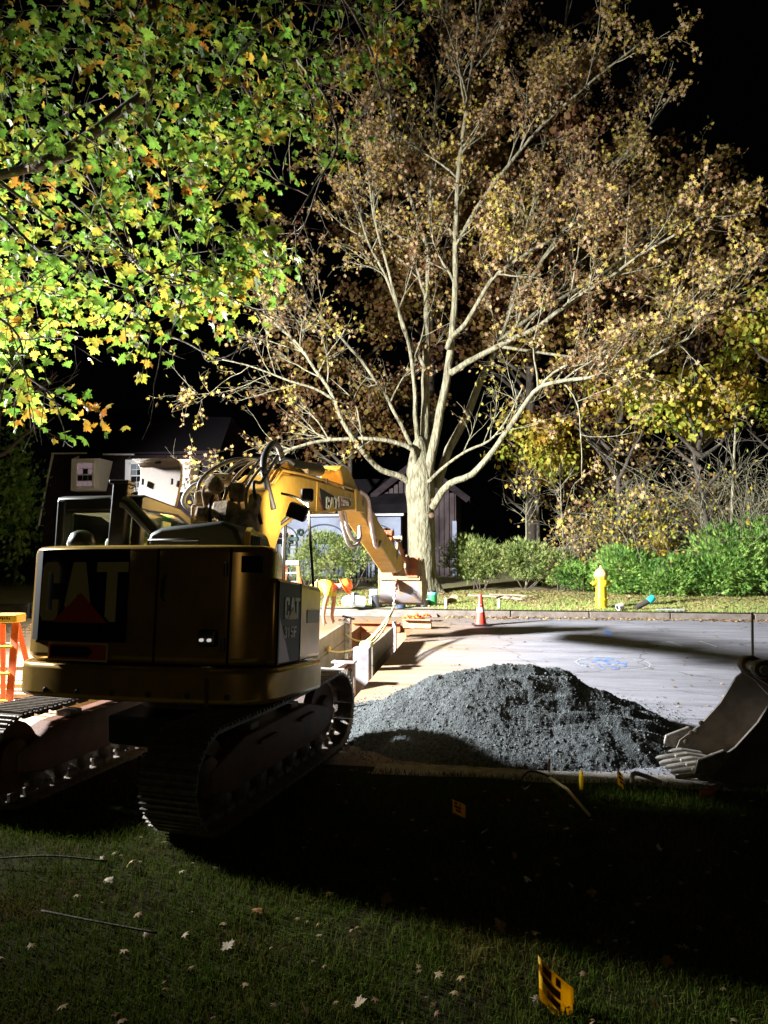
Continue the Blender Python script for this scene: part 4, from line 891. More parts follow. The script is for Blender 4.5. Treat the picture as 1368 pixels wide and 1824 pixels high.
# ---- undercarriage
UC = R(-8); UP = R(6.5)
def uc(x, y, z):
    c, s = math.cos(UP), math.sin(UP)
    y, z = y * c - (z - .0) * s, y * s + z * c
    return Vector((x * math.cos(UC) - y * math.sin(UC), x * math.sin(UC) + y * math.cos(UC), z))
MUC = rotz(UC) @ rotx(UP)
MB().lathe([(.5, .68), (.52, .74), (.52, .9), (.48, .9)], 28).build('swing_ring', M['steel_dark'], EX, smooth='auto')
cb = MB(); cb.box(uc(-.1, 0, .52), (1.0, .9, .26), MUC); cb.build('carbody', M['black_paint'], EX, bevel=.02)
TL, TR = 1.08, .37     # half distance between wheel axes, loop radius
def loop(t):
    """t in 0..1 round the belt -> (y, z, angle)"""
    Ls = 2 * TL; La = math.pi * TR; P = 2 * Ls + 2 * La; d_ = t * P
    zc = .05 + TR
    if d_ < Ls: return (-TL + d_, .05, 0.0)
    d_ -= Ls
    if d_ < La:
        a = d_ / TR; return (TL + TR * math.sin(a), zc - TR * math.cos(a), a)
    d_ -= La
    if d_ < Ls:
        sag = -.025 * math.sin(math.pi * d_ / Ls)
        return (TL - d_, zc + TR + sag, math.pi)
    d_ -= Ls
    a = d_ / TR
    return (-TL - TR * math.sin(a), zc + TR * math.cos(a), math.pi + a)
NSH = 40
shoe0 = None
for sx in (.76, -1.12):
    inner = 1 if sx < 0 else -1
    f = MB()
    f.prism([(-TL - .02, .30), (-TL - .02, .46), (-.6, .60), (.6, .60), (TL + .02, .46), (TL + .02, .30), (.8, .22), (-.8, .22)], (0, 0, 0), (0, 1, 0), Z, X, .26)
    f.v = [tuple(uc(v[0] + sx - .13, v[1], v[2])) for v in f.v]
    tf = f.build('track_frame', M['track_frame_brown'], EX, bevel=.015)
    for (yy, rr, nm) in ((-TL, .30, 'sprocket'), (TL, .28, 'idler')):
        w = MB(); w.lathe([(rr * .4, -.11), (rr * .5, -.08), (rr * .55, -.05), (rr, -.045), (rr, .045), (rr * .55, .05), (rr * .5, .1), (rr * .3, .12)], 22, (0, 0, 0), roty(R(90)))
        w.v = [tuple(uc(v[0] + sx, v[1] + yy, v[2] + .05 + TR)) for v in w.v]
        w.build(nm, M['track_frame_brown'], tf, smooth='auto')
    for kx_ in range(7):
        w = MB(); w.lathe([(.05, -.12), (.09, -.1), (.09, -.04), (.07, -.03), (.07, .03), (.09, .04), (.09, .1), (.05, .12)], 14, (0, 0, 0), roty(R(90)))
        w.v = [tuple(uc(v[0] + sx, v[1] - .86 + kx_ * .287, v[2] + .18)) for v in w.v]
        w.build('roller', M['track_steel'], tf, smooth='auto')
    for yy in (-.35, .4):
        w = MB(); w.box((sx + inner * -.0, yy, .60), (.16, .14, .1)); w.v = [tuple(uc(*v)) for v in w.v]; w.build('carrier_roller', M['track_steel'], tf)
        w = MB(); w.box((sx - inner * .14, yy + .1, .50), (.06, .3, .03)); w.v = [tuple(uc(*v)) for v in w.v]; w.build('step', M['track_frame_brown'], tf, bevel=.008)
    for i in range(NSH):
        y_, z_, a_ = loop(i / NSH)
        if shoe0 is None:
            s = MB()
            s.box((0, 0, 0), (.48, .163, .022))
            for gy in (-.05, .0, .048): s.box((0, gy, -.022), (.48, .014, .026))
            s.box((-.07, 0, .04), (.03, .11, .06)); s.box((.07, 0, .04), (.03, .11, .06))
            shoe0 = s.build('track_shoe', M['track_steel'], tf)
            sh = shoe0
        else:
            sh = shoe0.copy(); COL.objects.link(sh); sh.parent = tf
        sh.matrix_local = Matrix.Translation(uc(sx, y_, z_)) @ (MUC @ rotx(a_)).to_4x4()

# ---- digging bucket hanging from the stick
def shell(poly_out, poly_in, s0, s1, fn):
    """curved plate between two section lines, from s0 to s1 sideways"""
    k_ = len(poly_out); mb = MB()
    vs = [fn(u_, s0, z_) for u_, z_ in poly_out] + [fn(u_, s1, z_) for u_, z_ in poly_out] + [fn(u_, s0, z_) for u_, z_ in poly_in] + [fn(u_, s1, z_) for u_, z_ in poly_in]
    fs = []
    for i in range(k_ - 1):
        fs += [(i, i + 1, k_ + i + 1, k_ + i), (2 * k_ + i, 3 * k_ + i, 3 * k_ + i + 1, 2 * k_ + i + 1), (i, 2 * k_ + i, 2 * k_ + i + 1, i + 1), (k_ + i, k_ + i + 1, 3 * k_ + i + 1, 3 * k_ + i)]
    fs += [(0, k_, 3 * k_, 2 * k_), (k_ - 1, 3 * k_ - 1, 4 * k_ - 1, 2 * k_ - 1)]
    return mb.add(vs, fs)
BUW = .70; SB_ = 1.17
bo = [(5.68, 2.40), (5.66, 2.1), (5.70, 1.82), (5.82, 1.70), (6.02, 1.67), (6.35, 1.76), (6.6, 1.90)]
bi = [(5.72, 2.39), (5.70, 2.1), (5.74, 1.84), (5.84, 1.735), (6.02, 1.71), (6.34, 1.80), (6.59, 1.94)]
BC = .16
def tall(p): return [(u, 2.1 + (z - 2.1) * 1.2 - .02) for u, z in p]
bo, bi = tall(bo), tall(bi)
bsh = shell(bo, bi, BC - BUW, BC, bp).build('bucket', M['bucket_steel'], EX, smooth='auto')
for s_ in (BC, BC - BUW - .025):
    MB().prism(mp(bo + tall([(6.58, 1.96), (6.28, 2.2), (6.05, 2.44)])), bor(s_ * SB_), BU, Z, BS, .025).build('bucket_side', M['bucket_yellow'], bsh, bevel=.004)
    MB().bar(bp(5.75, s_ + .012, 2.36), bp(6.56, s_ + .012, 1.93), .045, .06).build('side_bar', M['mud_tan'], bsh)
MB().prism(mp(tall([(5.645, 2.06), (5.67, 2.42), (5.69, 2.42), (5.665, 2.06)])), bor((BC - BUW + .01) * SB_), BU, Z, BS, (BUW - .02) * SB_).build('bucket_band', M['bucket_yellow'], bsh)
MB().prism(mp(tall([(5.635, 2.1), (5.655, 2.43), (5.68, 2.43), (5.66, 2.1)])), bor((BC - .22) * SB_), BU, Z, BS, .2).build('rust_plate', M['rust'], bsh)
for s_ in (-.08, -.32):
    MB().prism(mp([(5.5, 2.45), (5.5, 2.25), (5.66, 2.1), (6.0, 2.42), (5.75, 2.52), (5.62, 2.52)]), bor(s_ * SB_), BU, Z, BS, .04).build('bucket_ear', M['rust_light'], bsh, bevel=.01)
for k_ in range(5):
    MB().box(bp(6.68, BC - .06 - k_ * .145, 1.96), (.06, .18, .05), rotx(R(28))).build('tooth', M['galvanised'], bsh, bevel=.01)
# lifting eye and sling on the bucket back
MB().prism(mp([(5.56, 2.0), (5.66, 2.06), (5.66, 1.84), (5.58, 1.86)]), bor((BC - BUW / 2 - .06) * SB_), BU, Z, BS, .03).build('lifting_lug', M['rust'], bsh)
EX_M = Matrix.LocRotScale(Vector((-2.9, 6.75, 0)), None, None) @ Matrix.Rotation(R(-2.5), 4, 'Z') @ Matrix.Rotation(R(-4), 4, 'X')
hookw = EX_M @ bp(5.55, BC - BUW / 2 - .05, 1.92)
lampw = EX_M @ Vector((1.06, -.375, 2.43))
LAMP = spot('excavator_work_lamp', lampw, EX_M @ Vector((1.0, 4.0, 2.75)), 260, 150, 1.0, (1.0, 0.86, 0.6), 0.04)


# ================================================================== TRENCH SHORING
SB = thing('trench_box', 'aluminium trench shoring box standing in the open trench under the slings', 'trench box', (0, 0, 0))
lx, rx_ = -3.2, -2.22
zs = lambda y: G(0, y)
y0, y1 = 10.2, 14.55
for i in range(6):                                   # stacked planks of the left wall
    zt_ = .36 - i * .33
    pb = MB()
    a0, a1 = zs(y0) + zt_, zs(y1) + zt_
    pb.add([(lx, y0, a0 - .32), (lx, y1, a1 - .32), (lx, y1, a1), (lx, y0, a0), (lx - .07, y0, a0 - .32), (lx - .07, y1, a1 - .32), (lx - .07, y1, a1), (lx - .07, y0, a0)],
           [(0, 1, 2, 3), (7, 6, 5, 4), (0, 4, 5, 1), (3, 2, 6, 7), (0, 3, 7, 4), (1, 5, 6, 2)])
    pb.build('shoring_plank', M['aluminium'], SB, bevel=.006)
    pb = MB()
    y2, y3 = 12.2, 14.4
    a0, a1 = zs(y2) + zt_ - .03, zs(y3) + zt_ - .03
    pb.add([(rx_, y2, a0 - .32), (rx_, y3, a1 - .32), (rx_, y3, a1), (rx_, y2, a0), (rx_ - .07, y2, a0 - .32), (rx_ - .07, y3, a1 - .32), (rx_ - .07, y3, a1), (rx_ - .07, y2, a0)],
           [(0, 1, 2, 3), (7, 6, 5, 4), (0, 4, 5, 1), (3, 2, 6, 7), (0, 3, 7, 4), (1, 5, 6, 2)])
    pb.build('shoring_plank', M['aluminium'], SB, bevel=.006)
for (x, y, w, d_, top, m_) in ((lx + .02, 14.66, .14, .16, .44, 'galvanised'), (rx_ + .0, 14.5, .07, .1, .42, 'galvanised'), (rx_ - .12, 11.9, .26, .2, .36, 'post_white')):
    p = MB().box((x, y, zs(y) + top - .9), (w, d_, 1.8)).build('corner_post', M[m_], SB, bevel=.012)
    if m_ == 'galvanised' and w > .1:
        for k in range(8):
            MB().lathe([(.012, 0), (.012, .012), (.006, .016)], 8, (x + .04, y - d_ / 2, zs(y) + top - .12 - k * .16), rotx(R(90))).build('bolt', M['rust'], p)
MB().bar((lx, 14.55, zs(14.5) - .35), (rx_, 14.45, zs(14.5) - .35), .1, .1).build('spreader', M['rust_light'], SB)
MB().bar((lx, 11.9, zs(12) - .6), (rx_, 11.9, zs(12) - .6), .1, .1).build('spreader', M['galvanised'], SB)
MB().box((rx_ - .08, 12.05, zs(12) + .38), (.2, .16, .1)).build('post_cap', M['rope_yellow'], SB, bevel=.03)
for k, (x, y, z) in enumerate(((lx, 14.5, zs(14.5) + .4), (lx + .03, 14.7, zs(14.5) + .46))):
    MB().box((x, y, z), (.24, .1, .03), roty(.25)).build('bracket', M['steel_dark'], SB)

b_ = MB().box((-2.98, 16.72, zs(16.7) - .02), (1.1, .08, .2)).box((-2.98, 16.66, zs(16.7) - .11), (1.1, .16, .02)).box((-2.98, 16.66, zs(16.7) + .08), (1.1, .16, .02))
tag(b_.build('steel_beam', M['rust'], bevel=.004), 'rusty steel beam across the far end of the trench, left of the bucket slings', 'steel beam')
b_ = MB().box((-2.02, 16.45, zs(16.6) + .10), (.62, .1, .19), rotz(R(-4))).box((-2.02, 16.39, zs(16.6) + .19), (.62, .2, .02), rotz(R(-4)))
tag(b_.build('steel_beam', M['rust_light'], bevel=.006), 'short red-rusted beam lying on the road at the right end of the trench', 'steel beam')
b_ = MB().add([(TX0 + .02, 16.6, zs(16.6) - .12), (TX1 - .2, 16.6, zs(16.6) - .12), (TX1 - .2, 16.62, -1.6), (TX0 + .02, 16.62, -1.6),
               (TX0 + .02, 16.64, zs(16.6) - .12), (TX1 - .2, 16.64, zs(16.6) - .12), (TX1 - .2, 16.66, -1.6), (TX0 + .02, 16.66, -1.6)],
              [(0, 1, 2, 3), (7, 6, 5, 4), (0, 4, 5, 1), (1, 5, 6, 2), (3, 7, 4, 0)])
tag(b_.build('steel_plate', M['rust_light']), 'rust-brown steel sheet closing the far end of the trench', 'steel plate')
# grey steel plate with flared edge at the near end
sp = thing('trench_end_plate', 'scuffed grey steel plate with a dark right edge at the near end of the trench', 'steel plate', (-2.6, 9.3, zs(9.3)))
MB().prism([(-.6, 0), (.58, 0), (.60, .5), (.54, .53), (-.6, .56)], (0, 0, 0), X, Z, Y, .05).build('plate', mat('scuffed_plate', (.36, .32, .33), .5, .2, (.47, .4, .38), 7, .15, 50), sp, bevel=.01)
MB().prism([(.585, -.02), (.66, -.02), (.64, .2), (.63, .5), (.58, .545), (.575, .3)], (0, -.01, 0), X, Z, Y, .14).build('edge_flange', M['steel_dark'], sp, bevel=.01)
MB().box((0, -.004, .41), (1.15, .01, .012)).build('weld_seam', M['galvanised'], sp)
# white capped post and brace just beyond the plate
wp = thing('trench_strut', 'white flanged strut head with rusty brace just behind the grey plate', 'strut', (-2.52, 10.6, zs(10.6)))
MB().box((.12, .3, .1), (.3, .08, .5)).box((.12, .24, .335), (.34, .2, .03)).build('strut_head', M['galvanised'], wp, bevel=.008)
MB().bar((-.4, -.9, .05), (.14, .2, .32), .09, .04).build('brace', M['galvanised'], wp)
MB().bar((.0, -.3, -.15), (.2, .25, .24), .08, .08).build('brace', M['rust'], wp)

# slings from the bucket to the box
def catenary(a, b, sag, n=18):
    a, b = Vector(a), Vector(b)
    return [a.lerp(b, t / n) - Vector((0, 0, sag * 4 * (t / n) * (1 - t / n))) for t in range(n + 1)]
ring_ = hookw + Vector((-.02, -.02, -.42))
sl = thing('lifting_sling', 'pale yellow rope slings hanging from the bucket to the trench box walls', 'sling', ring_)
def loc_pts(pts): return [Vector(p) - ring_ for p in pts]
ch_ = MB()
for k in range(9):
    p = Vector((0, 0, .43 - k * .052)) + Vector((.02 * (1 - k / 8), .02 * (1 - k / 8), 0))
    ang = 0 if k % 2 else math.pi / 2
    pts = [p + Vector((.022 * math.cos(t) * math.cos(ang), .022 * math.cos(t) * math.sin(ang), .038 * math.sin(t))) for t in [i * math.pi / 5 for i in range(11)]]
    ch_.tube(pts, .009, 6, cap=False)
ch_.build('chain', M['galvanised'], sl, smooth=True)
ends = [((lx + .02, 13.0, zs(13) + .1), .30), ((lx + .03, 14.4, zs(14.4) + .18), .35), ((rx_ - .06, 12.1, zs(12) + .4), .06), ((rx_ - .04, 12.2, zs(12) + .37), .10)]
for e, sag in ends:
    MB().tube(loc_pts(catenary(ring_, e, sag)), .017, 7).build('rope', M['rope_yellow'], sl, smooth=True)
MB().box(Vector((lx + .35, 13.05, zs(13) + .0)) - ring_, (.05, .05, .09)).build('tape_knot', M['white_paint'], sl)
MB().box(Vector((lx + .05, 13.0, zs(13) + .12)) - ring_, (.05, .1, .1)).build('anchor', M['triangle_yellow'], sl, bevel=.01)

# ================================================================== GRAVEL PILE
def pile():
    nx, ny = 330, 250
    xs = np.linspace(-2.25, 2.35, nx); ys = np.linspace(7.2, 10.75, ny)
    cr = [(-1.05, 8.95, .40), (-.7, 8.9, .65), (-.3, 8.9, .71), (.1, 8.95, .73), (.45, 8.95, .69), (.8, 8.8, .56), (1.12, 8.65, .38), (1.5, 8.5, .16)]
    scoops = [(.95, 8.62, .55, .075, .10), (.75, 8.36, .62, .07, .11), (1.15, 8.15, .5, .06, .08), (-.30, 8.72, .42, .10, .13), (.25, 8.80, .4, .06, .08), (.35, 8.08, .4, .05, .06), (.9, 8.92, .35, .06, .06)]
    vs = np.zeros((ny, nx, 3))
    for j, y in enumerate(ys):
        for i, x in enumerate(xs):
            w = .10 * mnoise.noise((x * 1.1, y * 1.1, 4)) + .03 * mnoise.noise((x * 4, y * 4, 1))
            best = -1
            for (a, b, h0), (c, d, h1) in zip(cr, cr[1:]):
                vx, vy = c - a, d - b
                t = min(1, max(0, ((x - a) * vx + (y - b) * vy) / (vx * vx + vy * vy)))
                dx, dy = x - a - t * vx, y - b - t * vy
                dist = math.hypot(dx, dy)
                hh = h0 + (h1 - h0) * t
                sl_ = .50 if dy < 0 else .62
                v_ = hh - sl_ * (dist if dist > .25 else dist * dist / .5 + .125) + .06
                best = max(best, v_)
            tail = .22 - .16 * math.hypot((x + 1.2) * .9, (y - 9.1) * 1.0) * 1.3
            best = max(best, tail)
            h = best + w * min(1, max(0, best * 4 + .4))
            # tool grooves raked along the right flank
            for (cx_, cy_, hw, wd, dp_) in scoops:
                u_ = (x - cx_) / hw
                if abs(u_) < 1.3:
                    v_ = (y - cy_ - .10 * (x - cx_) - .04 * u_ * u_ - .03 * mnoise.noise((x * 3, cy_ * 7, 0))) / wd
                    if abs(v_) < 4:
                        env = max(0, 1 - abs(u_) / 1.3) ** .6
                        h -= .5 * dp_ * env * (math.exp(-v_ * v_) - .55 * math.exp(-(v_ - 1.7) ** 2 * 1.6) - .35 * math.exp(-(v_ + 1.7) ** 2 * 1.6))
            if h > 0:
                h += .022 * mnoise.noise((x * 7, y * 7, 2)) + .012 * mnoise.noise((x * 16, y * 16, 3)) + .012 * mnoise.noise((x * 34, y * 34, 5)) + .008 * mnoise.noise((x * 60, y * 60, 8))
            vs[j, i] = (x, y, G(x, max(y, 7.0)) + max(-.05, (h - .01) * .95))
    f = [(j * nx + i, j * nx + i + 1, (j + 1) * nx + i + 1, (j + 1) * nx + i) for j in range(ny - 1) for i in range(nx - 1)]
    f = [q for q in f if max(vs.reshape(-1, 3)[k][2] - G(0, vs.reshape(-1, 3)[k][1]) for k in q) > -.04]
    return arr_mesh('gravel_pile', vs.reshape(-1, 3), f, mat('gravel', (.016, .019, .021), .95, 0, (.10, .116, .12), 30, 1.0, 70, lo=.35, hi=.7), smooth=True), vs
gp, PV = pile()
# separate stones on its surface
pq = PV.reshape(-1, 3)
sel = np.array([i for i in nrng.integers(0, len(pq), 16000) if pq[i][2] - G(0, pq[i][1]) > .02])
ss = nrng.uniform(.004, .013, len(sel)) * np.where(nrng.random(len(sel)) < .06, 1.9, 1)
_o = np.array([(1, 0, 0), (-1, 0, 0), (0, 1, 0), (0, -1, 0), (0, 0, 1), (0, 0, -1)], float); _f = np.array([(0, 2, 4), (2, 1, 4), (1, 3, 4), (3, 0, 4), (2, 0, 5), (1, 2, 5), (3, 1, 5), (0, 3, 5)])
_q = nrng.normal(size=(len(sel), 3, 3)); _q, _ = np.linalg.qr(_q)
_v = np.einsum('nij,nkj->nki', _q, _o[None] * nrng.uniform(.6, 1.25, (len(sel), 6, 1))) * ss[:, None, None] + pq[sel][:, None, :]
stn = arr_mesh('stones', _v.reshape(-1, 3), (_f[None] + (np.arange(len(sel)) * 6)[:, None, None]).reshape(-1, 3), mat('stone_grey', (.03, .034, .036), .9, 0, (.15, .165, .165), 25, lo=.3, hi=.7), gp)
stn['kind'] = 'stuff'
tag(gp, 'heap of dark grey crushed gravel raked into ridges on the road', 'gravel pile')
# loose stones rolled off the pile
st_v, st_f = [], []
oct_ = np.array([(1, 0, 0), (-1, 0, 0), (0, 1, 0), (0, -1, 0), (0, 0, 1), (0, 0, -1)], float)
oct_f = np.array([(0, 2, 4), (2, 1, 4), (1, 3, 4), (3, 0, 4), (2, 0, 5), (1, 2, 5), (3, 1, 5), (0, 3, 5)])
for i in range(2600):
    a = rng.uniform(0, 6.283); rr = 1 + abs(rng.gauss(0, .22))
    x, y = -.05 + 1.75 * rr * math.cos(a), 8.95 + 1.45 * rr * math.sin(a)
    if y < 7.35: y = 7.35 + rng.random() * .3
    if x < TX1 + .05 and y > TY0: continue
    s_ = rng.uniform(.005, .014)
    o = len(st_v) * 6
    st_v.append(oct_ * s_ * np.array([rng.uniform(.7, 1.3), rng.uniform(.7, 1.3), .7]) + np.array((x, y, G(x, y) + .012)))
    st_f.append(oct_f + o)
tag(arr_mesh('loose_gravel', np.vstack(st_v), np.vstack(st_f), mat('stone', (.13, .135, .14), .9)), kind='stuff')

# ================================================================== SPARE BUCKET (right edge)
sbk = thing('spare_bucket', 'spare toothed digging bucket lying on the near road edge at the right', 'excavator bucket', (1.62, 7.16, G(0, 7.2) + .02), R(6))
sbk.scale = (1, 1, .91)
MSB = mat('bucket_brown', (.085, .076, .066), .55, .2, (.15, .13, .105), 4, .12, 40)
MSE = mat('worn_steel', (.34, .32, .29), .4, .4, (.2, .18, .15), 14, .1, 50)
def q3(u_, s_, z_): return Vector((u_, s_, z_))
so = [(.12, .05), (.45, .02), (.72, .07), (.95, .24), (1.05, .5), (1.03, .75), (.93, .98)]
si = [(.12, .085), (.45, .055), (.70, .105), (.915, .26), (1.01, .5), (.99, .74), (.90, .965)]
SW = .84
sh_ = shell(so, si, 0, SW, q3).build('shell', MSB, sbk, smooth='auto', bevel=.004)
side = so + [(.80, 1.02), (.66, .90), (.50, .62), (.30, .38), (.10, .22), (.06, .12)]
for s_, nm in ((-.03, 'side_plate'), (SW, 'side_plate')):
    MB().prism(side, (0, s_, 0), X, Z, -Y * -1, .03).build(nm, MSB, sbk, bevel=.006)
MB().bar((.13, .42, .09), (.92, .42, .30), .02, .02).build('weld_seam', MSE, sh_)
for yy in (-.045, SW + .02):
    MB().prism([(-.06, .12), (.10, .11), (.26, .30), (.2, .36), (-.03, .26)], (0, yy, 0), X, Z, Y, .035).build('side_cutter', MSE, sbk, bevel=.012)
for k in range(4):
    MB().lathe([(.028, 0), (.028, .015), (.015, .022)], 10, (.16 + .05 * k, SW - .002, .20 + .055 * k + (.04 if k % 2 else 0)), rotx(R(90))).build('bolt', M['steel_dark'], sbk, smooth='auto')
for i in range(6):
    yy = .03 + i * (SW - .06) / 5
    ad = MB().prism([(.30, .11), (.10, .14), (-.02, .12), (-.02, .06), (.10, .03), (.30, .055)], (0, yy - .035, 0), X, Z, Y, .07).build('tooth_adapter', MSE, sbk, bevel=.015, seg=3)
    MB().tube([(.0, yy, .095), (-.05, yy, .09), (-.16, yy, .075), (-.20, yy, .068)], [.028, .032, .025, .014], 10).build('tooth', MSE, ad, smooth='auto')
    if i < 5:
        MB().tube([(.18, yy + .078, .07), (.02, yy + .078, .075), (-.05, yy + .078, .07)], [.03, .034, .02], 8).build('lip_shroud', MSE, sbk, smooth='auto')
# ears with pin bosses
for s_ in (.22, .52):
    MB().prism([(.98, .60), (.70, .93), (.60, 1.0), (.56, 1.08), (.60, 1.16), (.70, 1.18), (.80, 1.13), (1.16, .80), (1.2, .6)], (0, s_, 0), X, Z, Y, .045).build('bucket_ear', MSB, sbk, bevel=.008)
    MB().lathe([(.085, -.03), (.09, -.02), (.09, .06), (.085, .07)], 22, (.66, s_, 1.085), rotx(R(-90))).build('pin_boss', MSB, sbk, smooth='auto')
    MB().lathe([(.045, -.05), (.048, -.04), (.048, .0), (.03, .0)], 18, (.66, s_ - .0, 1.085), rotx(R(-90))).build('pin', MSE, sbk, smooth='auto')
MB().tube([(.66, .2, 1.085), (.66, .6, 1.085)], .05, 14).build('pin_bar', MSE, sbk, smooth='auto')
MB().tube([(.95, .22, .86), (.95, .57, .86)], .1, 18).build('torque_tube', M['hatch_beige'], sbk, smooth='auto')
dv, df = [], []
for i in range(420):
    s_ = rng.uniform(.008, .03); o = len(dv) * 6
    x = rng.gauss(.68, .12); y = rng.uniform(.05, .8)
    x = max(.2, min(.88, x)); zz = .075 + max(0, x - .62) * .55
    dv.append(oct_ * s_ * nrng.uniform(.6, 1.3, 3) + np.array((x, y, zz + rng.uniform(0, .05)))); df.append(oct_f + o)
dd = arr_mesh('dirt_clods', np.vstack(dv), np.vstack(df), M['mud_tan'], sbk); dd['kind'] = 'stuff'
# thin marker rod standing behind it
rb_ = MB().tube([(3.0, 9.4, G(0, 9.4)), (3.02, 9.4, 1.45)], .014, 8)
rod = tag(MB().tube([(0, 0, 0), (.0, 0, 1.42)], .013, 8).build('steel_rod', mat('rod', (.3, .27, .25), .5, .4)), 'thin steel rod standing upright behind the spare bucket', 'rod')
rod.location = (2.37, 8.2, G(0, 8.2)); rod.rotation_euler = (0, R(1), 0)

# ================================================================== TRAFFIC CONE
def make_cone():
    t = thing('traffic_cone', 'orange-red traffic cone with two white reflective collars by the far kerb', 'traffic cone', (-.68, 17.05, G(0, 17.05) + .004))
    MB().box((0, 0, .018), (.36, .36, .036), rotz(.2)).build('base', M['rubber'], t, bevel=.012)
    mo = mat('cone_orange', (.75, .055, .03), .5); mw = mat('cone_white', (.8, .72, .72), .5)
    prof = lambda z: .135 - (.135 - .032) * z / .68
    MB().lathe([(prof(0), .03), (prof(.3), .3), (prof(.66), .69), (.02, .70), (.015, .69)], 24).build('cone_body', mo, t, smooth='auto')
    for a, b_ in ((.30, .40), (.47, .62)):
        MB().lathe([(prof(a) + .002, a), (prof(b_) + .003, b_), (prof(b_) - .002, b_)], 24).build('collar', mw, t, smooth='auto')
    return t
make_cone()

# ================================================================== HYDRANT
hy = thing('fire_hydrant', 'yellow fire hydrant with paler pointed bonnet on the lit grass verge', 'fire hydrant', (2.18, 19.35, G(0, 19.35)), R(20))
my = mat('hydrant_yellow', (.78, .56, .02), .45, 0, (.68, .45, .02), 7, .1, 40)
mp_ = mat('hydrant_bonnet', (.68, .56, .24), .5, 0, (.5, .4, .14), 12, .1, 40)
MB().lathe([(.15, -.05), (.15, .05), (.135, .06), (.135, .20), (.16, .205), (.16, .255), (.135, .26), (.13, .30), (.128, .74), (.15, .75), (.15, .79), (.13, .80)], 26).build('barrel', my, hy, smooth='auto')
MB().lathe([(.165, .79), (.17, .81), (.17, .84), (.15, .90), (.10, .96), (.05, 1.0), (.03, 1.01), (.028, 1.06), (.005, 1.065)], 26).build('bonnet', mp_, hy, smooth='auto')
for a, rr, ln, nm in ((-90, .085, .2, 'pumper_cap'), (0, .055, .22, 'hose_cap'), (180, .055, .22, 'hose_cap')):
    mm = rotz(R(a)) @ roty(R(90))
    w = MB().lathe([(rr * .8, .1), (rr * .8, ln - .06), (rr, ln - .06), (rr, ln), (rr * .7, ln + .015), (.018, ln + .02), (.018, ln + .05), (.01, ln + .052)], 18, (0, 0, .63), mm)
    w.build(nm, my, hy, smooth='auto')
for k in range(8):
    a = k / 8 * 6.283
    MB().lathe([(.014, 0), (.014, .02), (.008, .024)], 6, (.148 * math.cos(a), .148 * math.sin(a), .254)).build('bolt', my, hy)

# ================================================================== VERGE CLUTTER
def bucket_thing(name, label, loc, r0, r1, h, m, rx=0, ry=0, rz=0, group=None, handle=True, lid=False):
    t = thing(name, label, 'bucket', loc, 0, group)
    t.rotation_euler = (rx, ry, rz)
    MB().lathe([(r0, 0), (r1 * .985, h * .86), (r1 + .012, h * .86), (r1 + .012, h * .90), (r1, h * .9), (r1, h), (r1 - .006, h), (r0 - .006, .012)], 22).build('pail', m, t, smooth='auto')
    if handle:
        MB().tube([(r1 * math.cos(a), -.01, h * .9 - .14 * math.sin(a)) for a in [i * math.pi / 10 for i in range(11)]], .004, 6).build('handle', M['chrome'], t)
    return t
mwp = mat('pail_white', (.62, .72, .76), .5); mbk = mat('pail_black', (.02, .023, .028), .45)
vz = lambda y: G(0, y) + .03
bucket_thing('bucket', 'white pail lying on its side, leftmost of the pails on the verge', (-4.12, 18.75, vz(18.75) + .15), .13, .15, .38, mwp, R(75), 0, R(60))
bucket_thing('bucket', 'white pail lying tipped against its twin, mouth towards the left', (-3.62, 18.7, vz(18.7) + .15), .13, .15, .38, mwp, R(80), 0, R(-65))
bucket_thing('bucket', 'upturned white ribbed pail behind the black pails', (-3.55, 19.7, vz(19.7) + .38), .13, .15, .38, mwp, R(180), 0, 0)
bucket_thing('bucket', 'black pail with grey mud on its side, in front of the other black pail', (-3.35, 18.95, vz(18.95)), .13, .155, .3, mbk)
bucket_thing('bucket', 'black pail left of the hanging digger bucket', (-3.12, 19.9, vz(19.9)), .14, .165, .34, mbk)
bucket_thing('bucket', 'small navy pail right under the hanging digger bucket', (-2.72, 18.85, vz(18.85)), .11, .13, .22, mat('pail_navy', (.03, .05, .10), .45))
bucket_thing('bucket', 'pale blue pail half hidden behind the navy pail', (-2.85, 19.4, vz(19.4)), .12, .14, .26, mwp)
bucket_thing('bucket', 'low grey tub to the right of the navy pail under the digger bucket', (-2.25, 19.3, vz(19.3)), .15, .18, .16, mat('tub_grey', (.12, .13, .17), .5), handle=False)
cl = thing('water_cooler', 'green round water cooler with light blue lid by the tree', 'water cooler', (-2.0, 19.5, vz(19.5)))
MB().lathe([(.12, 0), (.125, .02), (.12, .25), (.11, .26)], 24).build('drum', mat('cooler_green', (.03, .27, .09), .45), cl, smooth='auto')
MB().lathe([(.125, .26), (.128, .28), (.128, .32), (.115, .33)], 24).build('lid', mat('cooler_blue', (.15, .5, .62), .4), cl, smooth='auto')
MB().lathe([(.09, .33), (.085, .37), (.03, .38)], 20).build('lid_cup', M['rubber'], cl, smooth='auto')
cn = thing('spray_can', 'white and pink spray can standing at the verge edge right of the cooler', 'spray can', (-1.6, 18.85, vz(18.85)))
MB().lathe([(.035, 0), (.035, .17), (.03, .19), (.018, .2)], 16).build('can', mat('can_white', (.7, .74, .76), .4), cn, smooth='auto')
MB().lathe([(.036, .06), (.036, .10)], 16).build('label_band', mat('can_band', (.5, .25, .25), .4), cn, smooth='auto')
MB().lathe([(.024, .2), (.024, .25), (.01, .26)], 14).build('cap', mat('can_cap', (.7, .72, .72), .4), cn, smooth='auto')
cn = thing('spray_can', 'grey spray can in the shadow right of the traffic cone', 'spray can', (-.3, 18.9, vz(18.9)))
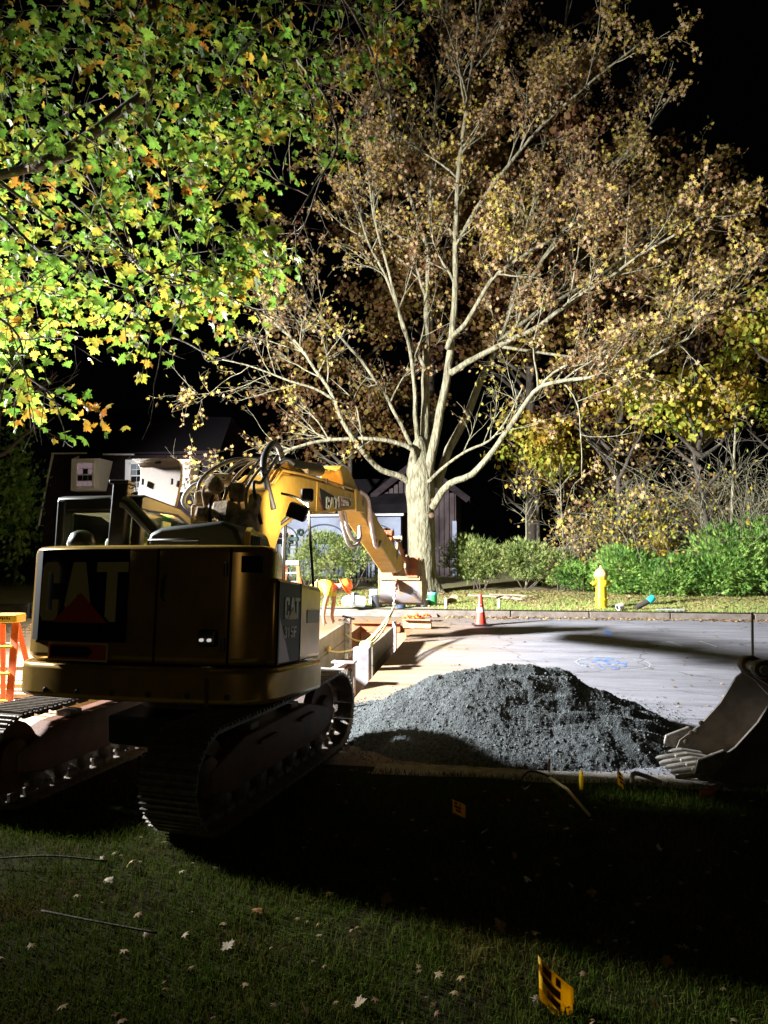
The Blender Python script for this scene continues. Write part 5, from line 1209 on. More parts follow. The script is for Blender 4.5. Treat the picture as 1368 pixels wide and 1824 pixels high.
MB().lathe([(.035, 0), (.035, .17), (.03, .19), (.018, .2)], 16).build('can', M['galvanised'], cn, smooth='auto')
MB().lathe([(.024, .2), (.024, .25), (.01, .26)], 14).build('cap', M['galvanised'], cn, smooth='auto')
# flat shovel blade lying against the light
shv = MB().prism([(-.12, 0), (-.13, .12), (-.06, .24), (.05, .26), (.12, .18), (.12, .04)], (-1.55, 19.95, vz(19.95)), X, Vector((.25, .3, .92)).normalized(), Y, .012)
tag(shv.build('shovel_blade', M['mud_tan'], bevel=.003), 'brown shovel blade propped in the grass right of the green cooler', 'shovel')
# crumpled orange barrier net
on = MB()
for i in range(46):
    c = Vector((-2.2 + rng.gauss(0, .13), 17.45 + rng.gauss(0, .09), G(0, 17.4) + .03 + abs(rng.gauss(0, .06))))
    on.tube([c, c + Vector((rng.uniform(-.1, .1), rng.uniform(-.08, .08), rng.uniform(-.02, .1))), c + Vector((rng.uniform(-.14, .14), rng.uniform(-.08, .08), rng.uniform(-.02, .05)))], .017, 5)
tag(on.build('barrier_net', mat('net_orange', (.85, .14, .02), .6), smooth=True), 'crumpled heap of bright orange netting on the road by the trench end', 'netting')
# pipes left by the hydrant
pp = thing('drain_pipe', 'black pipe stub with turquoise end cap leaning on the verge', 'pipe', (3.05, 18.95, vz(18.95) + .05))
dirp = Vector((.75, .25, .62)).normalized()
MB().tube([Vector((-.12, 0, 0)), dirp * .28], .065, 18).build('pipe', mat('pipe_grey', (.05, .045, .045), .5), pp, smooth='auto')
MB().tube([dirp * .24, dirp * .27, dirp * .39, dirp * .41], [.07, .082, .082, .07], 20).build('end_cap', mat('cap_turquoise', (.02, .5, .5), .4), pp, smooth='auto')
pc = thing('pipe_coupling', 'short white pipe coupling lying on the kerb right of the hydrant', 'pipe', (2.55, 18.82, vz(18.82) + .07))
MB().tube([(-.06, -.02, 0), (.05, .05, .03)], .08, 18).build('coupling', mat('coupling_white', (.6, .5, .47), .5), pc, smooth='auto')
MB().tube([(-.064, -.0235, 0), (-.06, -.02, 0.001)], .05, 16).build('bore', M['decal_grey'], pc)
sc = MB().prism([(-.35, -.12), (.3, -.16), (.38, .02), (.1, .16), (-.3, .1)], (3.7, 18.95, vz(18.95) + .01), X, Y, Z, .02)
tag(sc.build('plastic_sheet', mat('sheet_grey', (.34, .37, .42), .5)), 'flattened grey plastic sheet on the verge right of the capped pipe', 'plastic sheet')
# broken branches on the verge
def stick_thing(pts, r, label, m, group=None):
    return tag(MB().tube(arc_pts(pts, 5), r, 6).build('fallen_branch', m, smooth=True), label, 'branch', group)
mbr = mat('dead_wood', (.36, .29, .2), .9, 0, (.2, .15, .1), 20, .4, 60)
stick_thing([(-1.2, 21.5, vz(21.5) + .05), (-.5, 21.2, vz(21.2) + .06), (.3, 20.6, vz(20.6) + .05)], .035, 'long pale broken branch on the verge behind the traffic cone', mbr)
stick_thing([(-.6, 20.9, vz(20.9) + .14), (.1, 20.9, vz(20.9) + .13), (.45, 20.8, vz(20.8) + .1)], .03, 'shorter straight branch crossing the long branch behind the cone', mbr)
for k in range(5):
    x, y = -.4 + k * .17, 20.8 + .2 * (k % 3)
    stick_thing([(x, y, vz(y)), (x + .25, y - .1, vz(y) + .12), (x + .5, y + .1, vz(y) + .05)], .012, 'thin twig in the brush heap behind the traffic cone', mbr, 'twigs in the brush heap')

# ================================================================== LADDERS
def ladder(label, loc, rz, h, ws, wt, spread, m_rail, m_top, steps, top_h=.12):
    t = thing('stepladder', label, 'stepladder', loc, rz)
    for s_ in (-1, 1):
        MB().bar((s_ * ws / 2, -spread / 2, 0), (s_ * wt / 2, 0, h), .03, .085, up=(1, 0, 0)).build('front_rail', m_rail, t, bevel=.004)
        MB().bar((s_ * (ws / 2 - .02), spread / 2, 0), (s_ * (wt / 2 - .02), .08, h - .05), .025, .06, up=(1, 0, 0)).build('rear_rail', m_rail, t, bevel=.004)
    for k in range(steps):
        f = (k + 1) / (steps + 1)
        w_ = ws + (wt - ws) * f
        MB().box((0, -spread / 2 * (1 - f), h * f), (w_ - .02, .09, .025)).build('step', m_top if m_top != 'x' else M['chrome'], t, bevel=.004)
        if k % 2 == 0:
            MB().box((0, spread / 2 * (1 - f) + .08 * f, h * f), (w_ - .06, .02, .03)).build('rear_brace', M['white_paint'], t)
    tp = MB().box((0, .03, h + top_h / 2 - .02), (wt + .10, .24, top_h)).build('ladder_top', m_top, t, bevel=.012)
    return t, tp
m_or = mat('fibreglass_orange', (.78, .16, .04), .5)
m_lt = mat('ladder_yellow', (.8, .55, .05), .5)
t, tp = ladder('orange stepladder with yellow top on the glaring ground left of the excavator', (-6.02, 8.35, G(0, 8.35)), R(9), 1.2, .50, .22, .85, m_or, m_lt, 3, .10)
for k in range(7):
    MB().box((-.09 + k * .027, -.0925, 1.23 + .004 * (k % 3)), (.016, .002, .022 + .01 * (k % 2))).build('print_stroke', M['decal_grey'], tp)
ladder('orange stepladder with white top standing by the left yew bush', (-6.2, 21.0, G(0, 21)), R(5), .98, .62, .36, .7, m_or, M['white_paint'], 3)
ladder('dark green stepladder by the garage doors', (-7.4, 25.2, G(0, 25.2)), R(5), 1.55, .5, .28, .8, mat('ladder_green', (.03, .09, .075), .5), mat('ladder_green_top', (.04, .12, .1), .5), 4)
# lumber and slabs in the glare at far left
ml = mat('lumber', (.42, .3, .17), .8, 0, (.3, .2, .1), 3, .2, 30, stretch=(1, 8, 8))
for i, (x, y, z, a, l_, lab) in enumerate(((-6.25, 9.8, .12, 12, 2.6, 'wide plank, lowest, lying behind the near stepladder'), (-6.1, 9.55, .04, 8, 2.2, 'narrow plank nearest the excavator track behind the stepladder'), (-6.4, 10.7, .2, 20, 2.8, 'plank farthest back on the glaring ground behind the stepladder'))):
    o = MB().box((0, 0, 0), (l_, .24, .06)).build('plank', ml, bevel=.004)
    o.location = (x, y, G(0, y) + z); o.rotation_euler = (0, 0, R(a)); tag(o, lab, 'plank', 'planks left of the excavator')
o = MB().box((0, 0, 0), (1.9, 1.1, .08)).build('plywood_sheet', mat('plywood', (.6, .55, .48), .7, 0, (.5, .44, .36), 3), bevel=.004)
o.location = (-6.8, 11.6, G(0, 11.6) + .06); o.rotation_euler = (R(3), 0, R(15)); tag(o, 'pale plywood sheet lying flat behind the planks', 'plywood')
o = MB().box((0, 0, 0), (2.4, .5, .25)).build('timber_form', ml, bevel=.006)
o.location = (-4.55, 9.35, G(0, 9.35) + .12); o.rotation_euler = (0, 0, R(30)); tag(o, 'brown timber form seen under the excavator between its tracks', 'timber')

# ================================================================== WORKER
def skin_fig(name, pts, edges, rads, m, parent, sub=2, root=0):
    me = bpy.data.meshes.new(name)
    me.from_pydata(pts, edges, [])
    o = bpy.data.objects.new(name, me); COL.objects.link(o); o.parent = parent
    md = o.modifiers.new('skin', 'SKIN'); md.use_smooth_shade = True
    for i, v in enumerate(me.skin_vertices[0].data):
        v.radius = (rads[i], rads[i]) if not hasattr(rads[i], '__len__') else rads[i]
        v.use_root = (i == root)
    s = o.modifiers.new('sub', 'SUBSURF'); s.levels = s.render_levels = sub
    me.materials.append(m)
    return o
pz = G(0, 14.3)
PE = thing('person', 'worker in orange hard hat, yellow shirt and blue jeans bending over the trench', 'person', (-3.78, 14.35, pz))
m_sk = mat('skin_tone', (.3, .13, .075), .6); m_sh = mat('shirt_yellow', (.40, .38, .02), .8, 0, (.32, .29, .02), 8); m_je = mat('jeans_blue', (.05, .13, .3), .85, 0, (.1, .2, .4), 20)
# pelvis at the trench side, torso level, right hand down to the ground
B = [(-.12, 0, .88), (.05, 0, 1.03), (.22, 0, 1.09), (.36, 0, 1.08), (.46, 0, 1.08), (.53, -.0, 1.09), (.60, 0, 1.07),       # 0-6 spine neck head
     (-.10, -.11, .80), (.02, -.13, .44), (-.06, -.13, .07), (.10, -.14, .03),                                           # 7-10 leg
     (-.10, .11, .80), (-.02, .13, .44), (-.16, .13, .07), (.02, .15, .03),                                              # 11-14 leg
     (.34, -.19, 1.03), (.28, -.24, .78), (.24, -.2, .54), (.24, -.2, .45),                                               # 15-18 arm
     (.34, .19, 1.03), (.34, .24, .78), (.32, .18, .55), (.32, .18, .46)]
E_ = [(0, 1), (1, 2), (2, 3), (3, 4), (4, 5), (5, 6), (0, 7), (7, 8), (8, 9), (9, 10), (0, 11), (11, 12), (12, 13), (13, 14), (3, 15), (15, 16), (16, 17), (17, 18), (3, 19), (19, 20), (20, 21), (21, 22)]
Rr = [.13, .13, .14, .12, .06, .085, .09, .1, .062, .045, .04, .1, .062, .045, .04, .065, .046, .034, .036, .065, .046, .034, .036]
for (bi_, sgn) in ((18, -1), (22, 1)):
    bx, by, bz = B[bi_]
    for f_ in range(4):
        i0 = len(B)
        B += [(bx + .02 + .0 * f_, by - .03 + .02 * f_, bz - .06), (bx + .025, by - .03 + .02 * f_, bz - .10 + .008 * abs(f_ - 1))]
        E_ += [(bi_, i0), (i0, i0 + 1)]; Rr += [.010, .008]
    i0 = len(B)
    B += [(bx + .045, by - .02 * sgn, bz - .03), (bx + .06, by - .02 * sgn, bz - .065)]; E_ += [(bi_, i0), (i0, i0 + 1)]; Rr += [.011, .009]
skin_fig('body', B, E_, Rr, m_sk, PE)
skin_fig('shirt', [(-.06, 0, .96), (.05, 0, 1.04), (.22, 0, 1.10), (.36, 0, 1.09), (.41, 0, 1.09), (.34, -.19, 1.03), (.31, -.225, .88), (.34, .19, 1.03), (.34, .22, .88)],
         [(0, 1), (1, 2), (2, 3), (3, 4), (3, 5), (5, 6), (3, 7), (7, 8)], [.155, .16, .165, .15, .09, .085, .08, .085, .08], m_sh, PE)
skin_fig('jeans', [(-.12, 0, .89), (-.02, 0, .98), (-.10, -.11, .80), (.02, -.13, .44), (-.06, -.13, .11), (-.10, .11, .80), (-.02, .13, .44), (-.16, .13, .11)],
         [(0, 1), (0, 2), (2, 3), (3, 4), (0, 5), (5, 6), (6, 7)], [.15, .14, .12, .085, .07, .12, .085, .07], m_je, PE)
for (bx, by) in ((-.03, -.135), (-.12, .14)):
    MB().box((bx + .05, by, .05), (.28, .11, .1)).build('boot', M['rubber'], PE, bevel=.035, seg=3)
hc = Vector((.61, 0, 1.10)); hm_ = roty(R(58))
hat_o = MB().lathe([(.165, -.012), (.168, 0), (.135, .005), (.132, .06), (.105, .12), (.05, .15), (.004, .155)], 24, hc, hm_).build('hard_hat', mat('hat_orange', (.85, .14, .02), .35), PE, smooth='auto')
MB().prism([(-.09, .12), (.09, .12), (.06, .22), (-.06, .22)], hc, hm_ @ Vector((0, 1, 0)), hm_ @ Vector((1, 0, 0)), hm_ @ Z, .012).build('hat_peak', hat_o.data.materials[0], hat_o)
for u_ in (.08, .24):
    MB().tube([Vector((u_, .17 * math.cos(a), 1.06 + .165 * math.sin(a))) for a in [k * math.pi / 8 for k in range(-2, 11)]], .013, 6).build('reflective_band', M['galvanised'], PE, smooth=True)
MB().box(hc + Vector((-.06, -.09, -.03)), (.05, .03, .12), hm_).build('ear_muff', M['decal_grey'], PE, bevel=.01)
MB().tube([hc + Vector((-.03, -.10, .03)), hc + Vector((-.1, -.06, -.06)), hc + Vector((-.1, .06, -.06))], .02, 8).build('neck_scarf', mat('scarf_red', (.5, .08, .05), .8), PE, smooth=True)

# ================================================================== MARKER FLAGS and the pole on the near lawn
m_fl = mat('flag_yellow', (.95, .66, .02), .6, 0, (.88, .58, .02), 20)
m_flr = mat('flag_brown', (.4, .2, .06), .7)
for m_ in (m_fl, m_flr):
    nt_ = m_.node_tree; tr_ = nt_.nodes.new('ShaderNodeBsdfTranslucent'); mx_ = nt_.nodes.new('ShaderNodeMixShader'); pb0 = nt_.nodes['Principled BSDF']
    tr_.inputs[0].default_value = pb0.inputs['Base Color'].default_value if m_ is m_flr else (.95, .62, .02, 1); mx_.inputs[0].default_value = .55
    nt_.links.new(pb0.outputs[0], mx_.inputs[1]); nt_.links.new(tr_.outputs[0], mx_.inputs[2]); nt_.links.new(mx_.outputs[0], nt_.nodes['Material Output'].inputs['Surface'])
m_ink = mat('flag_ink', (.14, .02, .01), .7)
def flag(label, x, y, hgt, w, h, rz, tilt, fold, m, lean=0, bars=True):
    t = thing('marker_flag', label, 'marker flag', (x, y, lawn_z(x, y) if y < ROAD_Y else G(x, y)), rz)
    t.rotation_euler = (R(lean), 0, rz)
    MB().tube([(0, 0, -.05), (0, 0, hgt)], .0022, 6).build('stake', M['chrome'], t)
    n = 8
    mb = MB(); vs = []
    for j in range(5):
        for i in range(n + 1):
            u_ = i / n
            a = fold * u_ * u_
            px_ = w * (math.sin(a) / max(a, 1e-4) if a else 1) * u_ if a else w * u_
            py_ = w * (1 - math.cos(a)) / max(a, 1e-4) * u_ if a else 0
            py_ += .006 * math.sin(u_ * 6 + j)
            vs.append((px_ * math.cos(tilt), py_, hgt - h + h * j / 4 - px_ * math.sin(tilt)))
    fs = [(j * (n + 1) + i, j * (n + 1) + i + 1, (j + 1) * (n + 1) + i + 1, (j + 1) * (n + 1) + i) for j in range(4) for i in range(n)]
    mb.add(vs, fs)
    o = mb.build('flag_cloth', m, t, smooth=True)
    sd = o.modifiers.new('solid', 'SOLIDIFY'); sd.thickness = .0006; sd.offset = 0
    if bars:
        ink = MB()
        for (ci, cj, cw, chh) in ((1, 3, 2, 1), (4, 3, 1, 1), (1, 2, 4, 1), (2, 1, 3, 1)):
            sub = []
            for j in range(2):
                for i in range(cw + 1):
                    p = Vector(vs[(cj + j * chh - (0 if j else 0)) * (n + 1) + ci + i]); q = Vector(vs[cj * (n + 1) + ci + i])
                    sub.append(q + (p - q) * (.2 + .5 * j) + Vector((0, -.0016, 0)))
            ink.add(sub, [(i, i + 1, cw + 2 + i, cw + 1 + i) for i in range(cw)])
            ink.add([v + Vector((0, .0032, 0)) for v in sub], [(i, i + 1, cw + 2 + i, cw + 1 + i) for i in range(cw)])
        ink.build('flag_print', m_ink, o)
    return t
flag('yellow marker flag drooping with red print, nearest the camera at the bottom', .11, 3.80, .26, .22, .20, R(-14), .75, .5, m_fl)
flag('small square yellow marker flag with red print, alone in the dark grass', -.46, 5.92, .20, .115, .10, R(9), .45, .3, m_fl)
flag('narrow yellow marker flag bent over next to the pale pole', .56, 6.55, .26, .09, .16, R(75), .3, .8, m_fl, bars=False)
flag('yellow marker flag crumpled at the gutter, left of the spare bucket teeth', .88, 6.85, .18, .13, .12, R(20), .7, 1.2, m_fl)
flag('brown marker flag standing at the foot of the gravel pile', .33, 7.22, .17, .07, .12, R(80), .2, .6, m_flr, bars=False)
flag('crumpled brownish flag lying flat in the grass near the right edge', 1.5, 6.7, .10, .2, .08, R(10), -.15, .8, m_flr, lean=20, bars=False)
pb_ = MB().tube([(.32, 6.98, lawn_z(.32, 6.98) + .06), (.44, 6.6, lawn_z(.44, 6.6) + .09), (.58, 6.15, lawn_z(.58, 6.15) + .05)], [.014, .013, .012], 8)
tag(pb_.build('pole', mat('pole_wood', (.6, .5, .3), .4), smooth=True), 'pale straight pole lying in the dark grass below the gravel pile', 'pole')
tag(MB().tube(arc_pts([(.06, 6.95, lawn_z(0, 6.95) + .03), (.14, 7.03, .12), (.26, 7.02, .11), (.36, 6.94, lawn_z(0, 6.9) + .05)], 6), .009, 6).build('root_loop', M['rubber'], smooth=True), 'dark bent root arching at the end of the pale pole', 'root')
tag(MB().tube(arc_pts([(1.02, 7.0, .07), (1.05, 7.08, .13), (1.15, 7.1, .11), (1.28, 7.06, .07)], 6), [.02] * 19, 8).build('pipe_scrap', M['galvanised'], smooth=True), 'curled pale scrap behind the crumpled yellow flag', 'scrap')


# ================================================================== TREES
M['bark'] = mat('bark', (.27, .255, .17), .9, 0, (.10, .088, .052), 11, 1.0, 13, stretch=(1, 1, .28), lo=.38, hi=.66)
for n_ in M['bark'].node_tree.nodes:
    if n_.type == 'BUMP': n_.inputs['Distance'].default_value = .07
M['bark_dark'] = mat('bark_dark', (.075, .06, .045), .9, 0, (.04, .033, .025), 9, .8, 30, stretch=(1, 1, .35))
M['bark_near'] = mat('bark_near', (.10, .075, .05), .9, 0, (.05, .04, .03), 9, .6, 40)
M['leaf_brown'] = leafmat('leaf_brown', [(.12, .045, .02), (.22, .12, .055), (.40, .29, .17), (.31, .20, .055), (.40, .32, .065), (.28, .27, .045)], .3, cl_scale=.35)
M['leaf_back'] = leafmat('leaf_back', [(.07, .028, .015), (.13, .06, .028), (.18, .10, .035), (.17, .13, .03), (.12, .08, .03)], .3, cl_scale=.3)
M['leaf_green'] = leafmat('leaf_green', [(.28, .15, .02), (.21, .20, .025), (.10, .17, .022), (.07, .155, .02), (.12, .18, .025), (.25, .21, .028), (.31, .13, .02)], .45, cl_scale=.5)
M['leaf_green_single'] = leafmat('leaf_green_single', [(.30, .12, .02), (.23, .2, .025), (.09, .17, .022), (.07, .155, .02), (.12, .18, .025), (.24, .21, .028), (.28, .15, .02)], .45, cl_scale=.5, per_object=True)
M['leaf_yellow'] = leafmat('leaf_yellow', [(.34, .17, .025), (.44, .32, .045), (.46, .39, .06), (.32, .36, .05), (.2, .31, .045)], .4, cl_scale=.6)
M['needle'] = leafmat('needle', [(.05, .13, .03), (.13, .27, .05), (.22, .38, .075), (.34, .47, .12)], .25, cl_scale=1.6)
M['needle_dull'] = leafmat('needle_dull', [(.09, .14, .04), (.19, .26, .07), (.28, .34, .11), (.37, .37, .15)], .25, cl_scale=1.4)
M['leaf_litter'] = leafmat('leaf_litter', [(.13, .06, .03), (.24, .14, .07), (.34, .23, .12), (.4, .3, .16), (.3, .2, .05)], .1, cl_scale=1.2)

MAPLE = np.array([(0, -.42), (.05, -.12), (.22, -.2), (.26, -.08), (.50, -.06), (.44, .06), (.54, .22), (.36, .2), (.30, .26), (.2, .2), (.22, .42), (.12, .4), (0, .62),
                  (-.12, .4), (-.22, .42), (-.2, .2), (-.30, .26), (-.36, .2), (-.54, .22), (-.44, .06), (-.50, -.06), (-.26, -.08), (-.22, -.2), (-.05, -.12)])
def maple_tpl(bend):
    z = -bend * (MAPLE[:, 0] ** 2 + .6 * (MAPLE[:, 1] - .05) ** 2)
    v = np.column_stack([MAPLE, z])
    v = np.vstack([v, [(0, .05, .0)]])
    n = len(MAPLE)
    f = np.array([(i, (i + 1) % n, n) for i in range(n)])
    return v, f
SMALL_V = np.array([(0, -.5, 0), (.42, -.12, -.1), (.3, .3, -.06), (0, .55, -.12), (-.3, .3, -.06), (-.42, -.12, -.1), (0, .02, .06)])
SMALL_F = np.array([(0, 1, 6), (1, 2, 6), (2, 3, 6), (3, 4, 6), (4, 5, 6), (5, 0, 6)])
QUAD_V = np.array([(0, -.5, 0), (.3, 0, -.06), (0, .55, 0), (-.3, 0, -.06)])
QUAD_F = np.array([(0, 1, 2), (0, 2, 3)])
SPRAY_V = np.array([(0, 0, 0), (.06, .45, .02), (.0, 1.05, -.05), (-.06, .45, .02), (.30, .80, .03), (-.32, .72, .03), (.0, .30, .05)])
SPRAY_F = np.array([(0, 1, 2), (0, 2, 3), (0, 4, 6), (0, 6, 5)])


def frames(n, up_bias=None, dirs=None, spread=1.0):
    """n random rotation matrices; if dirs given the local +y follows dirs (jittered)"""
    if dirs is None:
        d = nrng.normal(size=(n, 3))
    else:
        d = dirs + nrng.normal(size=(n, 3)) * spread
    d /= np.linalg.norm(d, axis=1, keepdims=True) + 1e-9
    a = nrng.normal(size=(n, 3))
    if up_bias is not None: a = a * .55 + np.array(up_bias)
    x = np.cross(d, a); x /= np.linalg.norm(x, axis=1, keepdims=True) + 1e-9
    z = np.cross(x, d)
    return np.stack([x, d, z], axis=2)


def scatter(name, tv, tf, pos, rot, size, m, parent=None, kind='stuff'):
    n = len(pos); k = len(tv)
    v = np.einsum('nij,kj->nki', rot, tv) * np.asarray(size)[:, None, None] + pos[:, None, :]
    f = tf[None] + (np.arange(n) * k)[:, None, None]
    o = arr_mesh(name, v.reshape(-1, 3), f.reshape(-1, tf.shape[1]), m, parent)
    if kind: o['kind'] = kind
    return o


def path_len(p): return sum((Vector(a[:3]) - Vector(b[:3])).length for a, b in zip(p, p[1:]))
def path_at(p, t):
    L = path_len(p) * t
    for a, b in zip(p, p[1:]):
        va, vb = Vector(a[:3]), Vector(b[:3]); l = (vb - va).length
        if L <= l or b is p[-1]:
            f = min(1, L / max(l, 1e-6))
            return va.lerp(vb, f), (vb - va).normalized(), a[3] + (b[3] - a[3]) * f
        L -= l
def side_branch(p0, tan, length, r0, r1, ang, up, segs, wob):
    ax = tan.orthogonal().normalized()
    ax.rotate(Matrix.Rotation(rng.uniform(0, 6.283), 3, tan))
    d = tan.copy(); d.rotate(Matrix.Rotation(ang, 3, ax))
    d = (d + Vector((0, 0, up))).normalized()
    pts, p = [(*p0, r0)], p0.copy()
    for i in range(segs):
        d = (d + Vector((rng.gauss(0, wob), rng.gauss(0, wob), rng.gauss(0, wob) + up * .25))).normalized()
        p = p + d * (length / segs)
        pts.append((*p, r0 + (r1 - r0) * (i + 1) / segs))
    return pts
def jitter_path(p, amp):
    """smooth, slightly kinked version of a limb"""
    q = arc_pts([v[:3] for v in p], 3)
    n = len(q); m = len(p)
    out = []
    for i, v in enumerate(q):
        f = i / (n - 1) * (m - 1); k = min(int(f), m - 2); r = p[k][3] + (p[k + 1][3] - p[k][3]) * (f - k)
        s = mnoise.noise_vector(v * 1.7) * amp if 0 < i else Vector()
        out.append((*(v + s), r))
    return out


def grow(limbs, d1, l1, d2, l2, d3, l3, r_min, start=.25, up=.12):
    """second, third and fourth order branches; returns tube paths and leaf points (pos, dir)"""
    tubes, pts = [], []
    for p in limbs:
        L = path_len(p)
        for i in range(max(2, int(L * d1))):
            t = start + (1 - start) * rng.random() ** .8
            q, tan, r = path_at(p, min(t, .999))
            b1 = side_branch(q, tan, rng.uniform(*l1) * (1.15 - .5 * t), max(r * .45, r_min * 1.8), r_min, rng.uniform(.5, 1.1), up, 6, .12)
            tubes.append((b1, 5))
            Lb = path_len(b1)
            for j in range(int(Lb * d2) + 1):
                q2, tan2, r2 = path_at(b1, min(.15 + .85 * rng.random(), .999))
                b2 = side_branch(q2, tan2, rng.uniform(*l2), max(r2 * .6, r_min), r_min * .6, rng.uniform(.4, 1.0), up * .7, 4, .15)
                tubes.append((b2, 4))
                for v in b2[2:]: pts.append((Vector(v[:3]), (Vector(v[:3]) - q2).normalized()))
                for k in range(int(path_len(b2) * d3) + 1):
                    q3_, tan3, r3 = path_at(b2, min(.2 + .8 * rng.random(), .999))
                    b3 = side_branch(q3_, tan3, rng.uniform(*l3), r_min * .6, r_min * .4, rng.uniform(.4, 1.1), 0, 2, .2)
                    tubes.append((b3, 3))
                    for v in b3[1:]: pts.append((Vector(v[:3]), (Vector(v[:3]) - q3_).normalized()))
    return tubes, pts
def tubes_mesh(name, tubes, m, parent, kind='stuff'):
    mb = MB()
    for p, n in tubes:
        mb.tube([v[:3] for v in p], [v[3] for v in p], n, cap=False)
    o = mb.build(name, m, parent, smooth=True)
    if kind: o['kind'] = kind
    return o


# ---- the big bare-limbed maple behind the trench
TR_ = thing('maple_tree', 'tall maple with thick pale floodlit limbs and sparse brown leaves behind the bucket', 'tree', (0, 0, 0))
tx, ty = -2.63, 22.75
tz = G(tx, ty)
tk = MB(); n_ = 28; prof = [(-.15, .78), (.0, .62), (.18, .53), (.5, .48), (1.2, .45), (2.0, .44), (2.6, .45), (3.0, .49), (3.4, .47), (3.8, .42), (4.2, .33), (4.55, .22), (4.8, .06)]
vs, fs = [], []
sub = []
for a, b in zip(prof, prof[1:]):
    for k in range(6): sub.append((a[0] + (b[0] - a[0]) * k / 6, a[1] + (b[1] - a[1]) * k / 6))
sub.append(prof[-1])
for (h, r) in sub:
    for k in range(n_):
        a = 6.2832 * k / n_
        root = max(0, 1 - h / .55) * .22 * max(0, math.cos(a * 5 + 1)) if h < .55 else 0
        rr = r * .92 * (1 + .05 * mnoise.noise((math.cos(a) * 2, math.sin(a) * 2, h * 1.3)) + .02 * mnoise.noise((math.cos(a) * 9, math.sin(a) * 9, h * 2.5))) + root
        vs.append((tx + rr * math.cos(a) - .02 * h, ty + rr * math.sin(a), tz + h))
m_ = len(sub)
fs = [(i * n_ + k, i * n_ + (k + 1) % n_, (i + 1) * n_ + (k + 1) % n_, (i + 1) * n_ + k) for i in range(m_ - 1) for k in range(n_)] + [tuple(range((m_ - 1) * n_, m_ * n_))]
tk.add(vs, fs)
trunk = tk.build('trunk', M['bark'], TR_, smooth=True)
for (x, y, z) in ((.36, -.28, 2.75), (.3, -.36, 2.3)):
    MB().lathe([(.07, 0), (.09, .05), (.08, .09), (.04, .11)], 14, (tx + x, ty + y, tz + z), rotx(R(65)) @ roty(R(20))).build('pruning_scar', M['hatch_beige'], trunk, smooth='auto')
limbs = [jitter_path(p, .03) for p in LIMBS]
for p in limbs:
    MB().tube([v[:3] for v in p], [v[3] * .80 for v in p], 10).build('limb', M['bark'], TR_, smooth=True)
tubes, pts = grow(limbs, 1.6, (1.3, 3.0), 2.7, (.5, 1.4), 2.2, (.25, .6), .0065, .22)
tubes_mesh('twigs', tubes, M['bark'], TR_)
def leaf_pick(pts, keep):
    out = []
    for p, d in pts:
        w = keep(p)
        c = int(w) + (rng.random() < w - int(w))
        for _ in range(c):
            out.append((p + Vector((rng.gauss(0, .09), rng.gauss(0, .09), rng.gauss(-.04, .08))), d))
    return out
def keep_main(p):
    w = .55 + 1.5 * mnoise.noise((p.x * .5, p.y * .5, p.z * .5)) + 1.9 * mnoise.noise((p.x * 1.3, p.y * 1.3, p.z * 1.3 + 9))
    if p.z > 7: w += .9 * min(1, (p.z - 7) / 5)
    if p.x > -1.5: w += .6
    if math.hypot(p.x + 2.3, p.y - 22.7) < 3.2 and p.z < 9.5: w *= .45
    return max(0.03, min(5.0, w)) * 1.95
lv = leaf_pick(pts, keep_main)
print('MAIN TREE', len(tubes), len(pts), len(lv))
pos = np.array([p for p, d in lv]); dirs = np.array([tuple(d) for p, d in lv]) * .5 + np.array((0, 0, -.55))
LOBE_V = np.array([(0, -.45, .05), (.16, -.14, .0), (.5, -.16, -.16), (.26, .08, -.02), (.44, .36, -.2), (.14, .26, .0), (0, .62, -.22), (-.14, .26, .0), (-.44, .36, -.2), (-.26, .08, -.02), (-.5, -.16, -.16), (-.16, -.14, 0), (0, .05, .06)])
LOBE_F = np.array([(i, (i + 1) % 12, 12) for i in range(12)])
o = scatter('crown', LOBE_V, LOBE_F, pos, frames(len(pos), None, dirs, .6), nrng.uniform(.075, .16, len(pos)), M['leaf_brown'], TR_)

# ---- trees of the dark wood behind: crown of leaf clusters on a trunk with limbs
def wood_tree(label, x, y, h, r, zc, n, m, leaf, group='trees in the dark wood behind the maple', cat='tree', flat=.9, name='oak_tree', bark='bark_dark', lean=0):
    z0 = G(x, y)
    t = thing(name, label, cat, (x, y, z0), 0, group)
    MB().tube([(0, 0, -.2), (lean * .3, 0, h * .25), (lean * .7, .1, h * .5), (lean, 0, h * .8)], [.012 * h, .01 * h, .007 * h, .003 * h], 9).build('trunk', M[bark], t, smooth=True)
    ls = []
    for k in range(9):
        a = rng.uniform(0, 6.283); f = rng.uniform(.3, .75)
        ls.append(jitter_path([(lean * f, 0, h * f, .08), (lean * f + r * .35 * math.cos(a), r * .35 * math.sin(a), h * f + r * .3, .05), (lean * f + r * .75 * math.cos(a), r * .75 * math.sin(a), h * f + r * .62, .02)], .1))
    tb = [(p, 6) for p in ls]
    t2, _ = grow(ls, 1.0, (.8, 1.8), 1.2, (.4, 1.), 0, (.2, .3), .008, .3)
    tubes_mesh('limbs', tb + t2, M[bark], t)
    ps = []
    nc = max(20, n // 60)
    for k in range(nc):
        d = Vector((rng.gauss(0, 1), rng.gauss(0, 1), rng.gauss(0, 1))).normalized() * (rng.random() ** .4)
        c = Vector((d.x * r + lean, d.y * r, zc + d.z * r * flat))
        for j in range(n // nc):
            q = c + Vector((rng.gauss(0, .3), rng.gauss(0, .3), rng.gauss(0, .2)))
            ps.append(tuple(q))
    ps = np.array(ps)
    scatter('crown', SMALL_V, SMALL_F, ps, frames(len(ps), None, np.tile((0, 0, -.6), (len(ps), 1)), .7), nrng.uniform(leaf * .7, leaf * 1.3, len(ps)), M[m], t)
    return t
